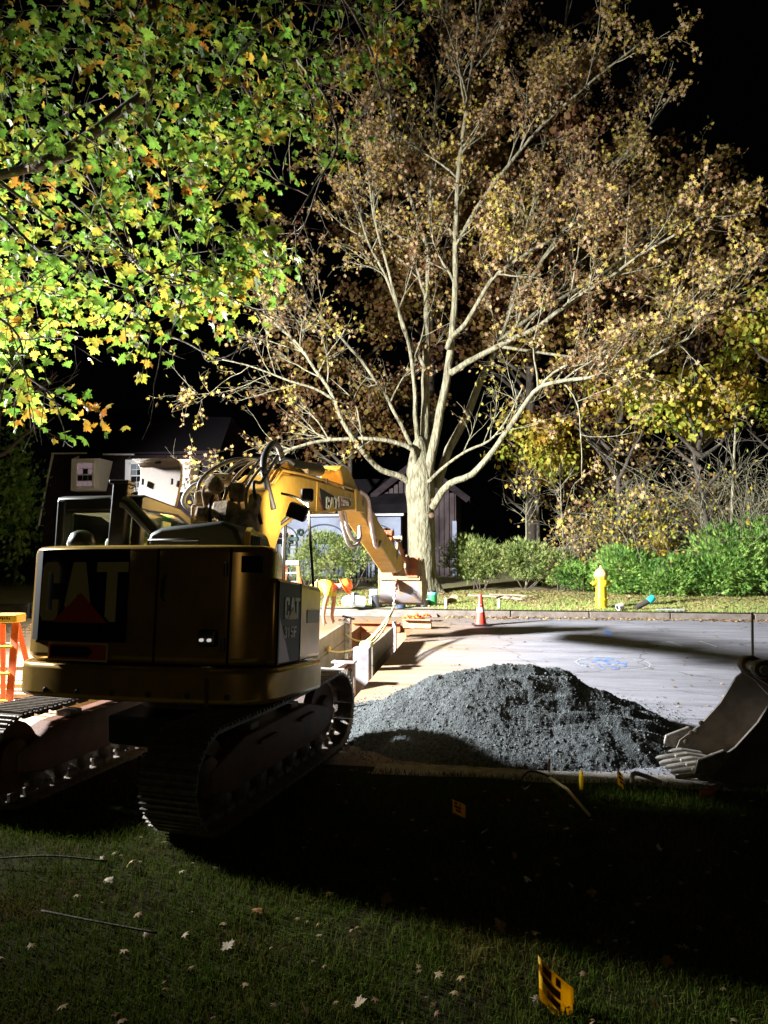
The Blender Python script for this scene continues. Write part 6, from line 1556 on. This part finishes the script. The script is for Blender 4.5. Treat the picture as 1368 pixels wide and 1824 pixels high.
wood_tree('broad oak with dull brown leaves towering right behind the pale maple', .8, 29.5, 20, 6.2, 13.0, 15000, 'leaf_back', .22)
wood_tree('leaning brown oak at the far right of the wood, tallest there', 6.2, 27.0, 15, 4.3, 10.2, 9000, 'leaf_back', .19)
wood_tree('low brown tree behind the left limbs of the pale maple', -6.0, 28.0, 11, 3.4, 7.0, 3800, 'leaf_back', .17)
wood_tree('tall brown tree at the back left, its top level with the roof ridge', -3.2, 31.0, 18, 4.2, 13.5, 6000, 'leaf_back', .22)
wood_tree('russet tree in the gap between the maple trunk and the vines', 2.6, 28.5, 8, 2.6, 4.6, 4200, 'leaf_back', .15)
wood_tree('yellow-green young maple glowing at the right edge of the picture', 8.3, 23.2, 10.0, 2.5, 6.9, 4600, 'leaf_yellow', .15, None, name='yellow_maple')
wood_tree('small yellow maple whose bright bough hangs right of the hedge sapling', 5.9, 23.4, 7.4, 1.6, 5.6, 1900, 'leaf_yellow', .16, None, name='yellow_maple', lean=-.7, flat=.6)
wood_tree('yellow-green sapling lit up just right of the maple trunk', .9, 25.6, 6.2, 1.6, 4.5, 1900, 'leaf_yellow', .15, None, name='yellow_maple', flat=.75)
wood_tree('dark yellow-leaved tree under the right-hand maple limbs', 3.3, 24.2, 8.5, 2.0, 6.2, 800, 'leaf_yellow', .13, None, name='yellow_maple')

# thickets of bare vines and saplings
def thicket(label, x, y, w, h, ns, nl, m, group=None, mb_='bark', name='vine_thicket', droop=.5):
    z0 = G(x, y)
    t = thing(name, label, 'thicket', (x, y, z0), 0, group)
    tb, ps = [], []
    for i in range(ns):
        bx, by = rng.uniform(-w, w), rng.uniform(-.9, .9)
        d = Vector((rng.gauss(0, .35), rng.gauss(0, .3), 1)).normalized()
        p = Vector((bx, by, rng.uniform(0, h * .5))); L = h * rng.uniform(.4, 1.0); pts_ = [(*p, .014)]
        for k in range(7):
            d = (d + Vector((rng.gauss(0, .25), rng.gauss(0, .25), -droop * k / 7 + rng.gauss(0, .15)))).normalized()
            p = p + d * L / 7; pts_.append((*p, .014 - .0014 * k))
            if rng.random() < .8:
                ps.append(tuple(p))
        tb.append((pts_, 4))
        for k in range(5):
            q, tn, r_ = path_at(pts_, rng.random() * .95)
            b2 = side_branch(q, tn, rng.uniform(.3, .9), .006, .003, rng.uniform(.4, 1.2), -.1, 3, .25)
            tb.append((b2, 3)); ps += [v[:3] for v in b2[1:]]
    tubes_mesh('stems', tb, M[mb_], t)
    if nl:
        ps = np.array(ps); ps = ps[nrng.integers(0, len(ps), nl)] + nrng.normal(0, .10, (nl, 3))
        scatter('leaves', SMALL_V, SMALL_F, ps, frames(nl, None, np.tile((0, 0, -.6), (nl, 1)), .6), nrng.uniform(.07, .13, nl), M[m], t)
    return t
thicket('pinkish brown vine tangle hanging behind the hydrant', 2.6, 24.3, .9, 2.6, 90, 1500, 'leaf_brown')
thicket('leafy thicket of thin yellowing stems right of the vine tangle', 3.9, 24.4, .9, 3.2, 90, 1400, 'leaf_yellow')
thicket('brown scrub filling the dark between vines and bare saplings', 4.7, 25.6, 1.3, 4.6, 110, 2400, 'leaf_brown')
thicket('bare pinkish sapling thicket above the right end of the hedge', 6.6, 23.6, 1.3, 4.0, 170, 250, 'leaf_yellow', droop=.15)
thicket('bare twigs hanging at the far left under the lowest maple limb', -8.7, 22.4, .7, 3.3, 60, 500, 'leaf_brown', droop=.7)
def sapling(label, x, y, h, lean, r=.04):
    z0 = G(x, y)
    t = thing('sapling', label, 'sapling', (x, y, z0), 0)
    p = jitter_path([(0, 0, -.1, r), (lean * .4, 0, h * .5, r * .75), (lean, 0, h, r * .4)], .05)
    MB().tube([v[:3] for v in p], [v[3] for v in p], 8).build('trunk', M['bark'], t, smooth=True)
    t2, _ = grow([p], 3, (.5, 1.2), 2.5, (.3, .7), 0, (.2, .3), .006, .4, .2)
    tubes_mesh('branches', t2, M['bark'], t)
sapling('pale straight sapling rising above the right end of the hedge', 6.1, 22.9, 5.6, .35, .055)
sapling('thin leaning sapling right of the hydrant behind the hedge', 3.3, 23.9, 3.0, .25)
sapling('dark thin sapling between maple trunk and hydrant', .45, 24.2, 3.4, .05, .03)
sapling('bare drooping sapling half way between trunk and hydrant', 1.6, 23.8, 3.9, -.1, .025)

# ---- evergreen bushes
def bush(name, label, x, y, blobs, n, leaf, m, stems=6, cat='bush', group=None):
    z0 = G(x, y)
    t = thing(name, label, cat, (x, y, z0), 0, group)
    ps, ds = [], []
    tot = sum(b[3] * b[4] + b[3] * b[5] + b[4] * b[5] for b in blobs)
    for (bx, by, bz, rx2, ry2, rz2) in blobs:
        k = int(n * (rx2 * ry2 + rx2 * rz2 + ry2 * rz2) / tot)
        u = nrng.normal(size=(k, 3)); u /= np.linalg.norm(u, axis=1, keepdims=True)
        rad = np.array([1 + .42 * mnoise.noise((q[0] * 2.6 + bx * 3, q[1] * 2.6 + by, q[2] * 2.6)) + .28 * mnoise.noise((q[0] * 7, q[1] * 7 + bx * 5, q[2] * 7)) for q in u])
        rad *= 1 - .35 * nrng.random(k) ** 2
        rad *= np.where(nrng.random(k) < .07, 1 + .35 * nrng.random(k), 1)
        p = u * rad[:, None] * np.array((rx2, ry2, rz2)) + np.array((bx, by, bz))
        ok = p[:, 2] > .1
        ps.append(p[ok]); ds.append((u + np.array((0, 0, .55)))[ok])
    ps = np.vstack(ps); ds = np.vstack(ds)
    scatter('foliage', SPRAY_V, SPRAY_F, ps, frames(len(ps), None, ds, .45), nrng.uniform(leaf * .6, leaf * 1.3, len(ps)), M[m], t)
    tb = []
    for k in range(stems):
        b = blobs[rng.randrange(len(blobs))]
        x0 = b[0] + rng.uniform(-.2, .2); a = rng.uniform(-1, 1)
        tb.append(([(x0, b[1] - .1, -.05, .025), (x0 + a * .3, b[1] - .2, .22, .022), (x0 + a * .7, b[1] - b[4] * .3, b[2] * .6, .014), (x0 + a, b[1] - b[4] * .3, b[2], .008)], 6))
    tubes_mesh('stems', tb, M['bark_near'], t)
    return t
bush('juniper_bush', 'feathery juniper directly right of the maple trunk', -1.2, 23.9, [(0, 0, 1.0, .85, .6, .62), (.3, -.1, .9, .6, .5, .5)], 5200, .14, 'needle_dull', 5)
bush('juniper_bush', 'juniper with bare bent stems between the trunk and the dark gap', .45, 23.7, [(0, 0, .95, .9, .6, .5), (.9, .0, .75, .6, .5, .4)], 5200, .14, 'needle_dull', 9)
bush('juniper_bush', 'small shaded juniper left of the hydrant', 2.0, 23.3, [(0, 0, .5, .75, .5, .36)], 2200, .13, 'needle', 4)
bush('juniper_bush', 'bright green juniper behind the right side of the hydrant', 3.15, 22.6, [(0, 0, .72, .75, .6, .62), (.7, -.1, .55, .5, .5, .45)], 5200, .14, 'needle', 3)
bush('juniper_bush', 'spreading juniper low between hydrant and the tall bush', 4.4, 22.3, [(0, 0, .5, .8, .6, .42), (.3, .1, .8, .5, .5, .33)], 3800, .14, 'needle', 2)
bush('juniper_bush', 'tallest juniper, a dense bank at the right edge', 6.0, 22.4, [(0, 0, .95, 1.0, .8, .95), (1.0, .1, 1.2, .9, .8, .85), (-.5, -.2, .6, .6, .5, .5), (1.9, .1, 1.1, .9, .7, .9)], 11000, .15, 'needle', 4)
bush('yew_bush', 'airy yew with pale forked stems by the garage fence', -5.75, 23.2, [(0, 0, 1.25, .8, .6, .55), (.8, .05, 1.2, .7, .55, .5), (-.6, 0, .85, .5, .5, .5), (.3, -.1, .7, .6, .4, .4)], 5600, .13, 'needle_dull', 14)
bush('yew_bush', 'small round bush against the fence left of the bucket', -3.75, 24.6, [(0, 0, .55, .5, .45, .5), (-.25, 0, .35, .45, .4, .35)], 2200, .12, 'needle_dull', 3)
bush('yellow_shrub', 'small bright yellow shrub in front of the thicket', 4.35, 23.5, [(0, 0, 1.35, .22, .2, .42)], 420, .12, 'leaf_yellow', 2)

# ---- near maple hanging over the excavator from the left
NM = thing('maple_tree', 'leafy green and yellow maple hanging over the excavator from the upper left', 'tree', (0, 0, 0))
nl = [jitter_path(p, .02) for p in NEAR_LIMBS]
tkp = [(-9.9, 3.4, -.4, .5), (-9.9, 3.5, 1.2, .4), (-9.8, 3.8, 3.2, .36), (-9.6, 4.6, 5.0, .28), (-9.3, 5.4, 6.8, .22), (-8.8, 6.0, 9.0, .12)]
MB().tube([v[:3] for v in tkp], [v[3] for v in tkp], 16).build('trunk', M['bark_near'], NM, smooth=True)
nl[0] = [(-9.7, 4.2, 4.0, .16), (-9.6, 6.0, 4.9, .1)] + nl[0]
nl[7] = [(-9.8, 3.7, 2.8, .1), (-9.0, 5.2, 3.3, .07)] + nl[7]
for p in nl:
    MB().tube([v[:3] for v in p], [v[3] for v in p], 9).build('limb', M['bark_near'], NM, smooth=True)
tubes, pts = grow(nl, 1.6, (.6, 1.5), 2.6, (.3, .7), 1.5, (.15, .35), .005, .3, .0)
limb_pts = [Vector(v[:3]) for p in nl for v in p[::2]] + [Vector(v[:3]) for t_, _n in tubes if _n == 5 for v in t_[::3]]
LP = np.array([tuple(v) for v in limb_pts])
lp_, ld_ = [], []
def in_canopy(p):
    """the lower outline of the canopy: nothing hangs below it"""
    return True
extra = []
cs = []
for c in NEAR_CLUSTERS:
    if rng.random() < .06: continue
    k_ = rng.uniform(1.02, 1.30)
    cs.append(Vector((c[0] * k_, c[1] * k_, CAM_H + (c[2] - CAM_H) * k_)))
cs.sort(key=lambda c: float(((LP - np.array(c)) ** 2).sum(1).min()))
for c in cs:
    d_ = ((LP - np.array(c)) ** 2).sum(1)
    i = int(np.argmin(d_ * nrng.uniform(.8, 1.3, len(d_))))
    a = Vector(LP[i])
    mid = a.lerp(c, .5) + Vector((rng.gauss(0, .07), rng.gauss(0, .07), rng.gauss(.05, .05)))
    L0 = (c - a).length
    extra.append(([(*a, .004 + .004 * min(1, L0)), (*mid, .005), (*c, .0035)], 5))
    LP = np.vstack([LP, np.array([tuple(mid), tuple(c)])])
    for k in range(rng.randint(8, 18)):
        q = c + Vector((rng.gauss(0, .17), rng.gauss(0, .17), rng.gauss(-.02, .12)))
        lp_.append(tuple(q)); ld_.append((rng.gauss(0, .6), rng.gauss(0, .6), -.7))
tubes_mesh('twigs', tubes + extra, M['bark_near'], NM)
lp_ = np.array(lp_); ld_ = np.array(ld_)
fr_ = frames(len(lp_), (.5, -.7, .55), ld_, .35)
sz = nrng.uniform(.065, .15, len(lp_))
# the 300 leaves that show largest are objects of their own
rel = lp_ - np.array((0, 0, CAM_H))
fwd = np.array((-math.sin(CAM_YAW), math.cos(CAM_YAW), 0)); rgt = np.array((math.cos(CAM_YAW), math.sin(CAM_YAW), 0))
dep = rel @ fwd; lat = rel @ rgt
inview = (np.abs(lat / dep) < .50) & (rel[:, 2] / dep < .73)
score = np.where(inview, sz / dep, 0)
order = np.argsort(-score)
big = set(order[:300].tolist())
rest = np.array([i for i in range(len(lp_)) if i not in big])
tv, tf = maple_tpl(.9)
half = len(rest) // 2
crown = scatter('crown', tv, tf, lp_[rest[:half]], fr_[rest[:half]], sz[rest[:half]], M['leaf_green'], NM)
tv2, tf2 = maple_tpl(-.45)
scatter('crown', tv2, tf2, lp_[rest[half:]], fr_[rest[half:]], sz[rest[half:]], M['leaf_green'], NM)
lms = []
for b_ in (.6, .25, -.3, .9):
    v_, f_ = maple_tpl(b_)
    me = bpy.data.meshes.new('leaf'); me.from_pydata([tuple(q) for q in v_], [], [tuple(int(i) for i in q) for q in f_]); me.update()
    me.materials.append(M['leaf_green_single']); lms.append(me)
for q, i in enumerate(sorted(big)):
    o = bpy.data.objects.new('leaf', lms[q % 4]); COL.objects.link(o); o.parent = NM
    m4 = Matrix([list(r_) for r_ in fr_[i]]).to_4x4()
    o.matrix_local = Matrix.Translation(lp_[i]) @ m4 @ Matrix.Scale(float(sz[i]), 4)
print('near maple leaves', len(lp_))

# ================================================================== BUILDINGS
def quad(name, pts, m, parent, th=None):
    o = MB().add(pts, [tuple(range(len(pts)))]).build(name, m, parent)
    if th:
        s = o.modifiers.new('solid', 'SOLIDIFY'); s.thickness = th
    return o
m_shing = mat('shingle', (.022, .016, .019), .9, 0, (.034, .025, .029), 5, .5, 30, stretch=(1, 1, 3), spec=.1)
m_roof = mat('roof_dark', (.010, .009, .011), .9, 0, (.012, .010, .012), 5, spec=.05)
m_wh = mat('house_white', (.78, .78, .84), .6)
m_pane = emit('lit_pane', (.8, .55, .62), .2); m_pane2 = emit('lit_pane_cool', (.6, .7, .8), .2)
m_pane_dark = mat('pane_dark', (.012, .014, .02), .08)
HO = thing('house', 'dark shingled house with three white dormers and lit windows behind the excavator cab', 'house', (-16.3, 24.0, G(0, 24)))
L_ = 6.3
def HP(x, y, z): return (x, y, z - G(0, 24))
MB().box((L_ / 2, 3.6, 1.3), (L_, 6.6, 2.8)).build('wall', m_shing, HO)
# steep lower slope, soft upper slope
ms = MB().add([HP(.15, .0, 3.1), HP(L_, .0, 3.1), HP(L_ - .1, .95, 5.72), HP(-.05, .95, 5.72)], [(0, 1, 2, 3)])
ms.build('mansard', m_shing, HO)
MB().add([HP(-.2, .85, 5.70), HP(L_, .85, 5.55), HP(L_ - .8, 4.2, 7.5), HP(.2, 4.2, 7.8)], [(0, 1, 2, 3)]).build('roof', m_roof, HO)
MB().add([HP(-.2, 7.5, 5.7), HP(L_, 7.5, 5.6), HP(L_ - .8, 4.2, 7.5), HP(.2, 4.2, 7.8)], [(3, 2, 1, 0)]).build('roof', m_shing, HO)
MB().add([HP(-.0, .9, 5.7), HP(.1, 0, 3.1), HP(.1, 7.2, 3.1), HP(0, 7.4, 5.7), HP(.1, 4.2, 7.7)], [(0, 1, 2, 3, 4)]).build('gable', m_wh, HO)
MB().bar(HP(-.05, .9, 5.74), HP(1.35, .82, 5.72), .08, .05).build('eave_trim', m_wh, HO)
MB().bar(HP(2.0, .82, 5.66), HP(3.2, .82, 5.62), .08, .05).build('eave_trim', m_wh, HO)
MB().bar(HP(-.05, .93, 5.7), HP(.12, -.02, 3.1), .05, .05).build('edge_trim', m_wh, HO)
for (x0, pm, top) in ((1.32, m_pane, 5.40), (3.32, m_pane2, 5.33), (4.62, m_pane2, 5.30)):
    w = 1.05
    dm = MB().box((x0 + w / 2, .42, top - .55 - G(0, 24)), (w, .9, 1.1)).build('dormer', m_wh, HO)
    quad('dormer_cheek', [HP(x0, -.05, top - 1.1), HP(x0, -.05, top), HP(x0 - .30, .9, top + .25), HP(x0 - .05, .6, top - 1.1)], m_wh, HO)
    wn = MB()
    wx, wz = x0 + w / 2, top - .56 - G(0, 24)
    for (cx_, cz_, sx_, sz_) in ((0, .43, .70, .06), (0, -.43, .74, .06), (-.32, 0, .06, .86), (.32, 0, .06, .86), (0, 0, .62, .04)):
        wn.box((wx + cx_, -.06, wz + cz_), (sx_, .06, sz_))
    wf = wn.build('window_frame', m_wh, HO)
    for r_ in range(4):
        for c_ in range(3):
            MB().box((wx + (c_ - 1) * .198, -.036, wz + (r_ - 1.5) * .205 + (.01 if r_ > 1 else -.01)), (.18, .01, .185)).build('pane', m_pane_dark if r_ == 1 or (r_ == 2 and c_ == 1) else pm, wf)
# ivy on the gable end
iv = nrng.normal(0, 1, (1500, 3)) * np.array((.35, .35, 1.2)) + np.array((-16.75, 23.6, 4.1))
ivo = thing('ivy', 'dark ivy climbing the left end of the dormered house', 'ivy', (0, 0, 0))
scatter('foliage', QUAD_V, QUAD_F, iv, frames(len(iv), None, np.tile((0, -.3, -.8), (len(iv), 1)), .5), nrng.uniform(.12, .25, len(iv)), M['needle'], ivo)
MB().tube([(-16.8, 23.65, 1), (-16.7, 23.7, 3), (-16.85, 23.7, 5)], .04, 6).build('stem', M['bark_dark'], ivo)

# garage with carriage doors
m_gar = mat('garage_blue', (.25, .29, .40), .6, 0, (.21, .25, .36), 4)
m_door = mat('garage_door', (.36, .38, .43), .55)
m_line = mat('arch_trim', (.07, .09, .13), .6)
GA = thing('garage', 'pale blue garage with arched carriage doors behind the boom', 'garage', (-12.0, 29.0, 0))
gz0, gz1 = 1.1, 3.62
MB().box((3.85, 1.5, (gz0 + gz1) / 2), (7.9, 3.0, gz1 - gz0)).build('wall', m_gar, GA)
MB().box((3.85, -.12, gz1 + .02), (8.2, .3, .1)).build('eave', M['house_white'] if 'house_white' in M else m_wh, GA)
MB().prism([(-.4, 0), (3.4, 0), (3.2, .35), (1.8, 1.5), (1.4, 1.5), (-.2, .35)], (-.2, 0, gz1 + .07), Y, Z, X, 8.3).build('roof', m_roof, GA)
cu = MB().box((4.35, 1.5, 5.45), (.5, .5, .7)).build('cupola', m_gar, GA)
MB().lathe([(.42, 0), (.05, .35)], 4, (4.35, 1.5, 5.8)).build('cupola_roof', m_shing, cu)
for k, xc in enumerate((.9, 2.85, 4.75, 6.7)):
    dr = MB().box((xc, -.02, gz0 + 1.0), (1.62, .05, 2.0)).build('door', m_door if k < 2 else m_gar, GA)
    for j in range(5):
        MB().box((xc - .64 + .32 * j, -.05, gz0 + .7), (.29, .02, 1.25)).build('door_board', m_door if k < 2 else m_gar, dr)
    tp = MB()
    pts_ = [(xc + .81 * math.cos(a), -.06, gz0 + 1.68 + .5 * math.sin(a)) for a in [math.pi * i / 14 for i in range(15)]]
    tp.tube(pts_, .025, 6); tp.tube([(xc - .81, -.06, gz0 + 1.68), (xc - .81, -.06, gz0)], .025, 6); tp.tube([(xc + .81, -.06, gz0 + 1.68), (xc + .81, -.06, gz0)], .025, 6)
    tp.build('arch_trim', m_line, dr)
    for r_ in range(2):
        for c_ in range(6):
            xx = (c_ - 2.5) * .235; hh = .21
            if r_ == 1 and abs(xx) > .5: hh = .12
            MB().box((xc + xx, -.055, gz0 + 1.52 + r_ * .24 - (.04 if hh < .2 else 0)), (.2, .02, hh)).build('pane', m_pane_dark, dr)
    for s_ in (-1, 1):
        MB().bar((xc + s_ * .8, -.07, gz0 + 1.38), (xc + s_ * .45, -.07, gz0 + 1.36), .015, .035).build('strap_hinge', M['decal_black'], dr)
wv = MB().tube([(3.82 + .1 * math.cos(a), -.09, 2.98 + .1 * math.sin(a)) for a in [i * .5236 for i in range(13)]], .045, 6).build('wreath', mat('wreath_green', (.03, .06, .04), .8))
wv.location = (-12, 29, 0); tag(wv, 'small dark wreath on the garage wall between two arched doors', 'wreath')
# dark barn with upright boards and a gable
BA = thing('barn', 'dark barn of upright boards with a pointed gable left of the maple trunk', 'barn', (-4.9, 29.4, 0))
m_bd = mat('barn_board', (.065, .045, .05), .8, 0, (.045, .03, .035), 4)
MB().box((1.3, 1.6, 2.8), (3.0, 3.0, 3.4)).build('wall', m_bd, BA)
for i in range(15):
    x_ = -.15 + .2 * i
    h_ = 4.45 + max(0, 1.05 - abs(x_ - 1.3) * .75)
    MB().box((x_, .08, (1.1 + h_) / 2), (.165, .05 + .012 * (i % 2), h_ - 1.1)).build('board', m_bd, BA)
for s_ in (-1, 1):
    MB().bar((1.3, -.1, 5.75), (1.3 + s_ * 2.0, -.1, 4.2), .25, .09, up=(0, 1, 0)).build('rafter', m_shing, BA)
    MB().prism([(0, 0), (2.05, -1.6), (2.05, -1.5), (0, .1)], (1.3, -.15, 5.75), (s_, 0, 0), Z, Y, 3.6).build('roof', m_shing, BA)
MB().box((2.75, .02, 2.3), (.16, .1, 2.2)).build('corner_board', m_gar, BA)
# black metal fence
FE = thing('fence', 'black metal picket fence in front of the barn', 'fence', (-6.1, 26.0, G(0, 26)))
for k in range(24):
    MB().box((k * .13, 0, .48), (.022, .022, .95)).build('picket', M['decal_black'], FE)
for z_ in (.15, .86, .72):
    MB().box((1.5, 0, z_), (3.1, .03, .03)).build('rail', M['galvanised'], FE)
for k in (0, 1, 2):
    MB().box((k * 1.5 - .03, .02, .55), (.06, .06, 1.1)).build('post', M['decal_black'], FE)
cb_ = MB()
for k in range(7): cb_.box((-.2 + .065 * k, 0, .86), (.02, .02, .4))
cb_.box((0, 0, 1.04), (.46, .03, .05)).box((0, -.2, .62), (.46, .42, .04))
for a, b in ((-.2, 0), (.2, 0), (-.2, -.38), (.2, -.38)): cb_.box((a, b, .3), (.03, .03, .62))
chair = cb_.build('garden_chair', M['decal_black']); chair.location = (-5.2, 26.6, G(0, 26.6)); chair.scale = (1.25, 1.25, 1.25)
tag(chair, 'black slat-backed garden chair behind the fence at the right end of the garage', 'chair')
gb = MB().box((0, 0, .35), (.9, .5, .7)).build('utility_box', mat('utility_grey', (.2, .2, .21), .6), bevel=.05)
gb.location = (1.75, 26.2, G(0, 26.2) + .55); tag(gb, 'grey utility box in the dark gap left of the vine tangle', 'utility box')

# ================================================================== GRASS AND LEAVES
def blades(name, n, fn, hmin, hmax, w, m):
    ps = np.array([fn() for _ in range(n)])
    a = nrng.uniform(0, 2 * np.pi, n); h = nrng.uniform(hmin, hmax, n); lean = nrng.uniform(.1, .95, n); b = nrng.uniform(0, 2 * np.pi, n)
    side = np.column_stack([np.cos(a), np.sin(a), np.zeros(n)]) * (w * nrng.uniform(.6, 1.3, n))[:, None] * .5
    ld = np.column_stack([np.cos(b), np.sin(b), np.zeros(n)])
    mid = ps + np.column_stack([np.zeros(n), np.zeros(n), h * .6]) + ld * (h * lean * .3)[:, None]
    tip = ps + np.column_stack([np.zeros(n), np.zeros(n), h * (1 - .3 * lean)]) + ld * (h * lean)[:, None]
    v = np.stack([ps - side, ps + side, mid + side * .7, mid - side * .7, tip], 1).reshape(-1, 3)
    o5 = (np.arange(n) * 5)[:, None]
    f = np.concatenate([o5 + np.array((0, 1, 2)), o5 + np.array((0, 2, 3)), o5 + np.array((3, 2, 4))], 0)
    o = arr_mesh(name, v, f, m); tag(o, kind='stuff'); return o
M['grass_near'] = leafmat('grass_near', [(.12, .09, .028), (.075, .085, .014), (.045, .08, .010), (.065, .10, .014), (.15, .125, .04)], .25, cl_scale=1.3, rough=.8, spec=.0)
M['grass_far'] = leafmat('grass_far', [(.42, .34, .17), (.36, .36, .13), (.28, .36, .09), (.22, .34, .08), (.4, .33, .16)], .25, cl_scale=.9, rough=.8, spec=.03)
def near_pt():
    while True:
        d = 2.9 + 4.7 * rng.random() ** 1.25
        l = rng.uniform(-.60, .60) * (d + .4)
        x = l * rgt[0] + d * fwd[0]; y = l * rgt[1] + d * fwd[1]
        if y > 7.15 + .1 * mnoise.noise((x * 3, 0, 0)): continue
        dens = .55 + .8 * mnoise.noise((x * 1.6, y * 1.6, 7))
        if rng.random() > dens + .35: continue
        if y > 5.5 and -4.4 < x < -1.5 and rng.random() < .8: continue
        return (x, y, lawn_z(x, y) - .004)
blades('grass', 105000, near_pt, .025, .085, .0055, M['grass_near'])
def far_pt():
    while True:
        x, y = rng.uniform(-8.5, 9.5), CURB_Y + .2 + (rng.random() ** 1.2) * 4.6
        if y < CURB_Y + .5 and x < -1.8: continue
        if rng.random() > .75 + .7 * mnoise.noise((x * .8, y * .8, 2)): continue
        return (x, y, G(x, y) + .015)
blades('grass', 60000, far_pt, .03, .075, .012, M['grass_far'])
def litter(name, n, fn, s0, s1, m):
    ps = np.array([fn() for _ in range(n)])
    fr = frames(n, (0, 0, 2.5), np.column_stack([nrng.normal(size=n), nrng.normal(size=n), nrng.normal(0, .25, n)]), .0)
    o = scatter(name, LOBE_V, LOBE_F, ps, fr, nrng.uniform(s0, s1, n), m); return o
def lit_verge():
    y = CURB_Y + .3 + 4.6 * rng.random() ** .55; x = rng.uniform(-8, 9.5)
    return (x, y, G(x, y) + .05 + .02 * rng.random())
litter('fallen_leaves', 4200, lit_verge, .06, .12, M['leaf_litter'])
def lit_kerb():
    x = rng.uniform(-1.6, 8); y = CURB_Y - abs(rng.gauss(0, .16)) - .03
    return (x, y, G(x, y) + .02)
litter('fallen_leaves', 1000, lit_kerb, .05, .11, M['leaf_litter'])
def lit_road():
    x = rng.uniform(-1.5, 6); y = rng.uniform(7.6, 18)
    return (x, y, G(x, y) + .018)
litter('fallen_leaves', 130, lit_road, .03, .07, M['leaf_litter'])
def lit_left():
    x = -9.5 + rng.gauss(0, .9); y = 15.5 + rng.gauss(0, .6)
    return (x, y, G(x, y) + .03)
litter('fallen_leaves', 500, lit_left, .06, .13, M['leaf_litter'])
def lit_lawn():
    while True:
        x, y, z = near_pt()
        return (x, y, z + .045)
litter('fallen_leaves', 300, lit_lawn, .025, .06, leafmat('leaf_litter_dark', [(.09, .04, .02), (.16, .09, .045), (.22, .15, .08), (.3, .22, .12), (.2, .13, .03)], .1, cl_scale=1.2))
# larger single leaves one can point at on the dark lawn
lfm = []
for b_ in (.5, -.4, .8):
    v_, f_ = maple_tpl(b_)
    me = bpy.data.meshes.new('fallen_leaf'); me.from_pydata([tuple(q) for q in v_], [], [tuple(int(i) for i in q) for q in f_]); me.update()
    me.materials.append(leafmat('leaf_single', [(.2, .08, .02), (.3, .2, .1), (.5, .44, .36), (.4, .24, .03)], .15, per_object=True)); lfm.append(me)
for k in range(44):
    x, y, z = near_pt()
    o = bpy.data.objects.new('fallen_leaf', lfm[k % 3]); COL.objects.link(o)
    o.location = (x, y, z + .06); o.rotation_euler = (rng.gauss(0, .5), rng.gauss(0, .5), rng.uniform(0, 6.28)); o.scale = (rng.uniform(.06, .10),) * 3
    tag(o, 'single dry maple leaf lying on the dark foreground lawn', 'leaf', 'fallen leaves on the near lawn')
for pts_, r_, lab in (([(-2.75, 4.2, .02), (-2.35, 4.08, .05), (-1.95, 4.05, .03)], .006, 'long dark twig lying across the dim grass at the lower left'),
                      ([(-3.5, 4.75, .02), (-3.1, 4.8, .05), (-2.7, 4.85, .02)], .007, 'short dark twig at the left edge of the dim grass')):
    pts_ = [(x, y, lawn_z(x, y) + z + .03) for x, y, z in pts_]
    stick_thing(pts_, r_, lab, M['bark_dark'])
# dark trunk at the far left before the house
wood_tree('big dark ivy-clad tree at the left edge in front of the house', -14.6, 19.5, 12, 2.2, 8.0, 1200, 'needle', .2, None, name='dark_tree')
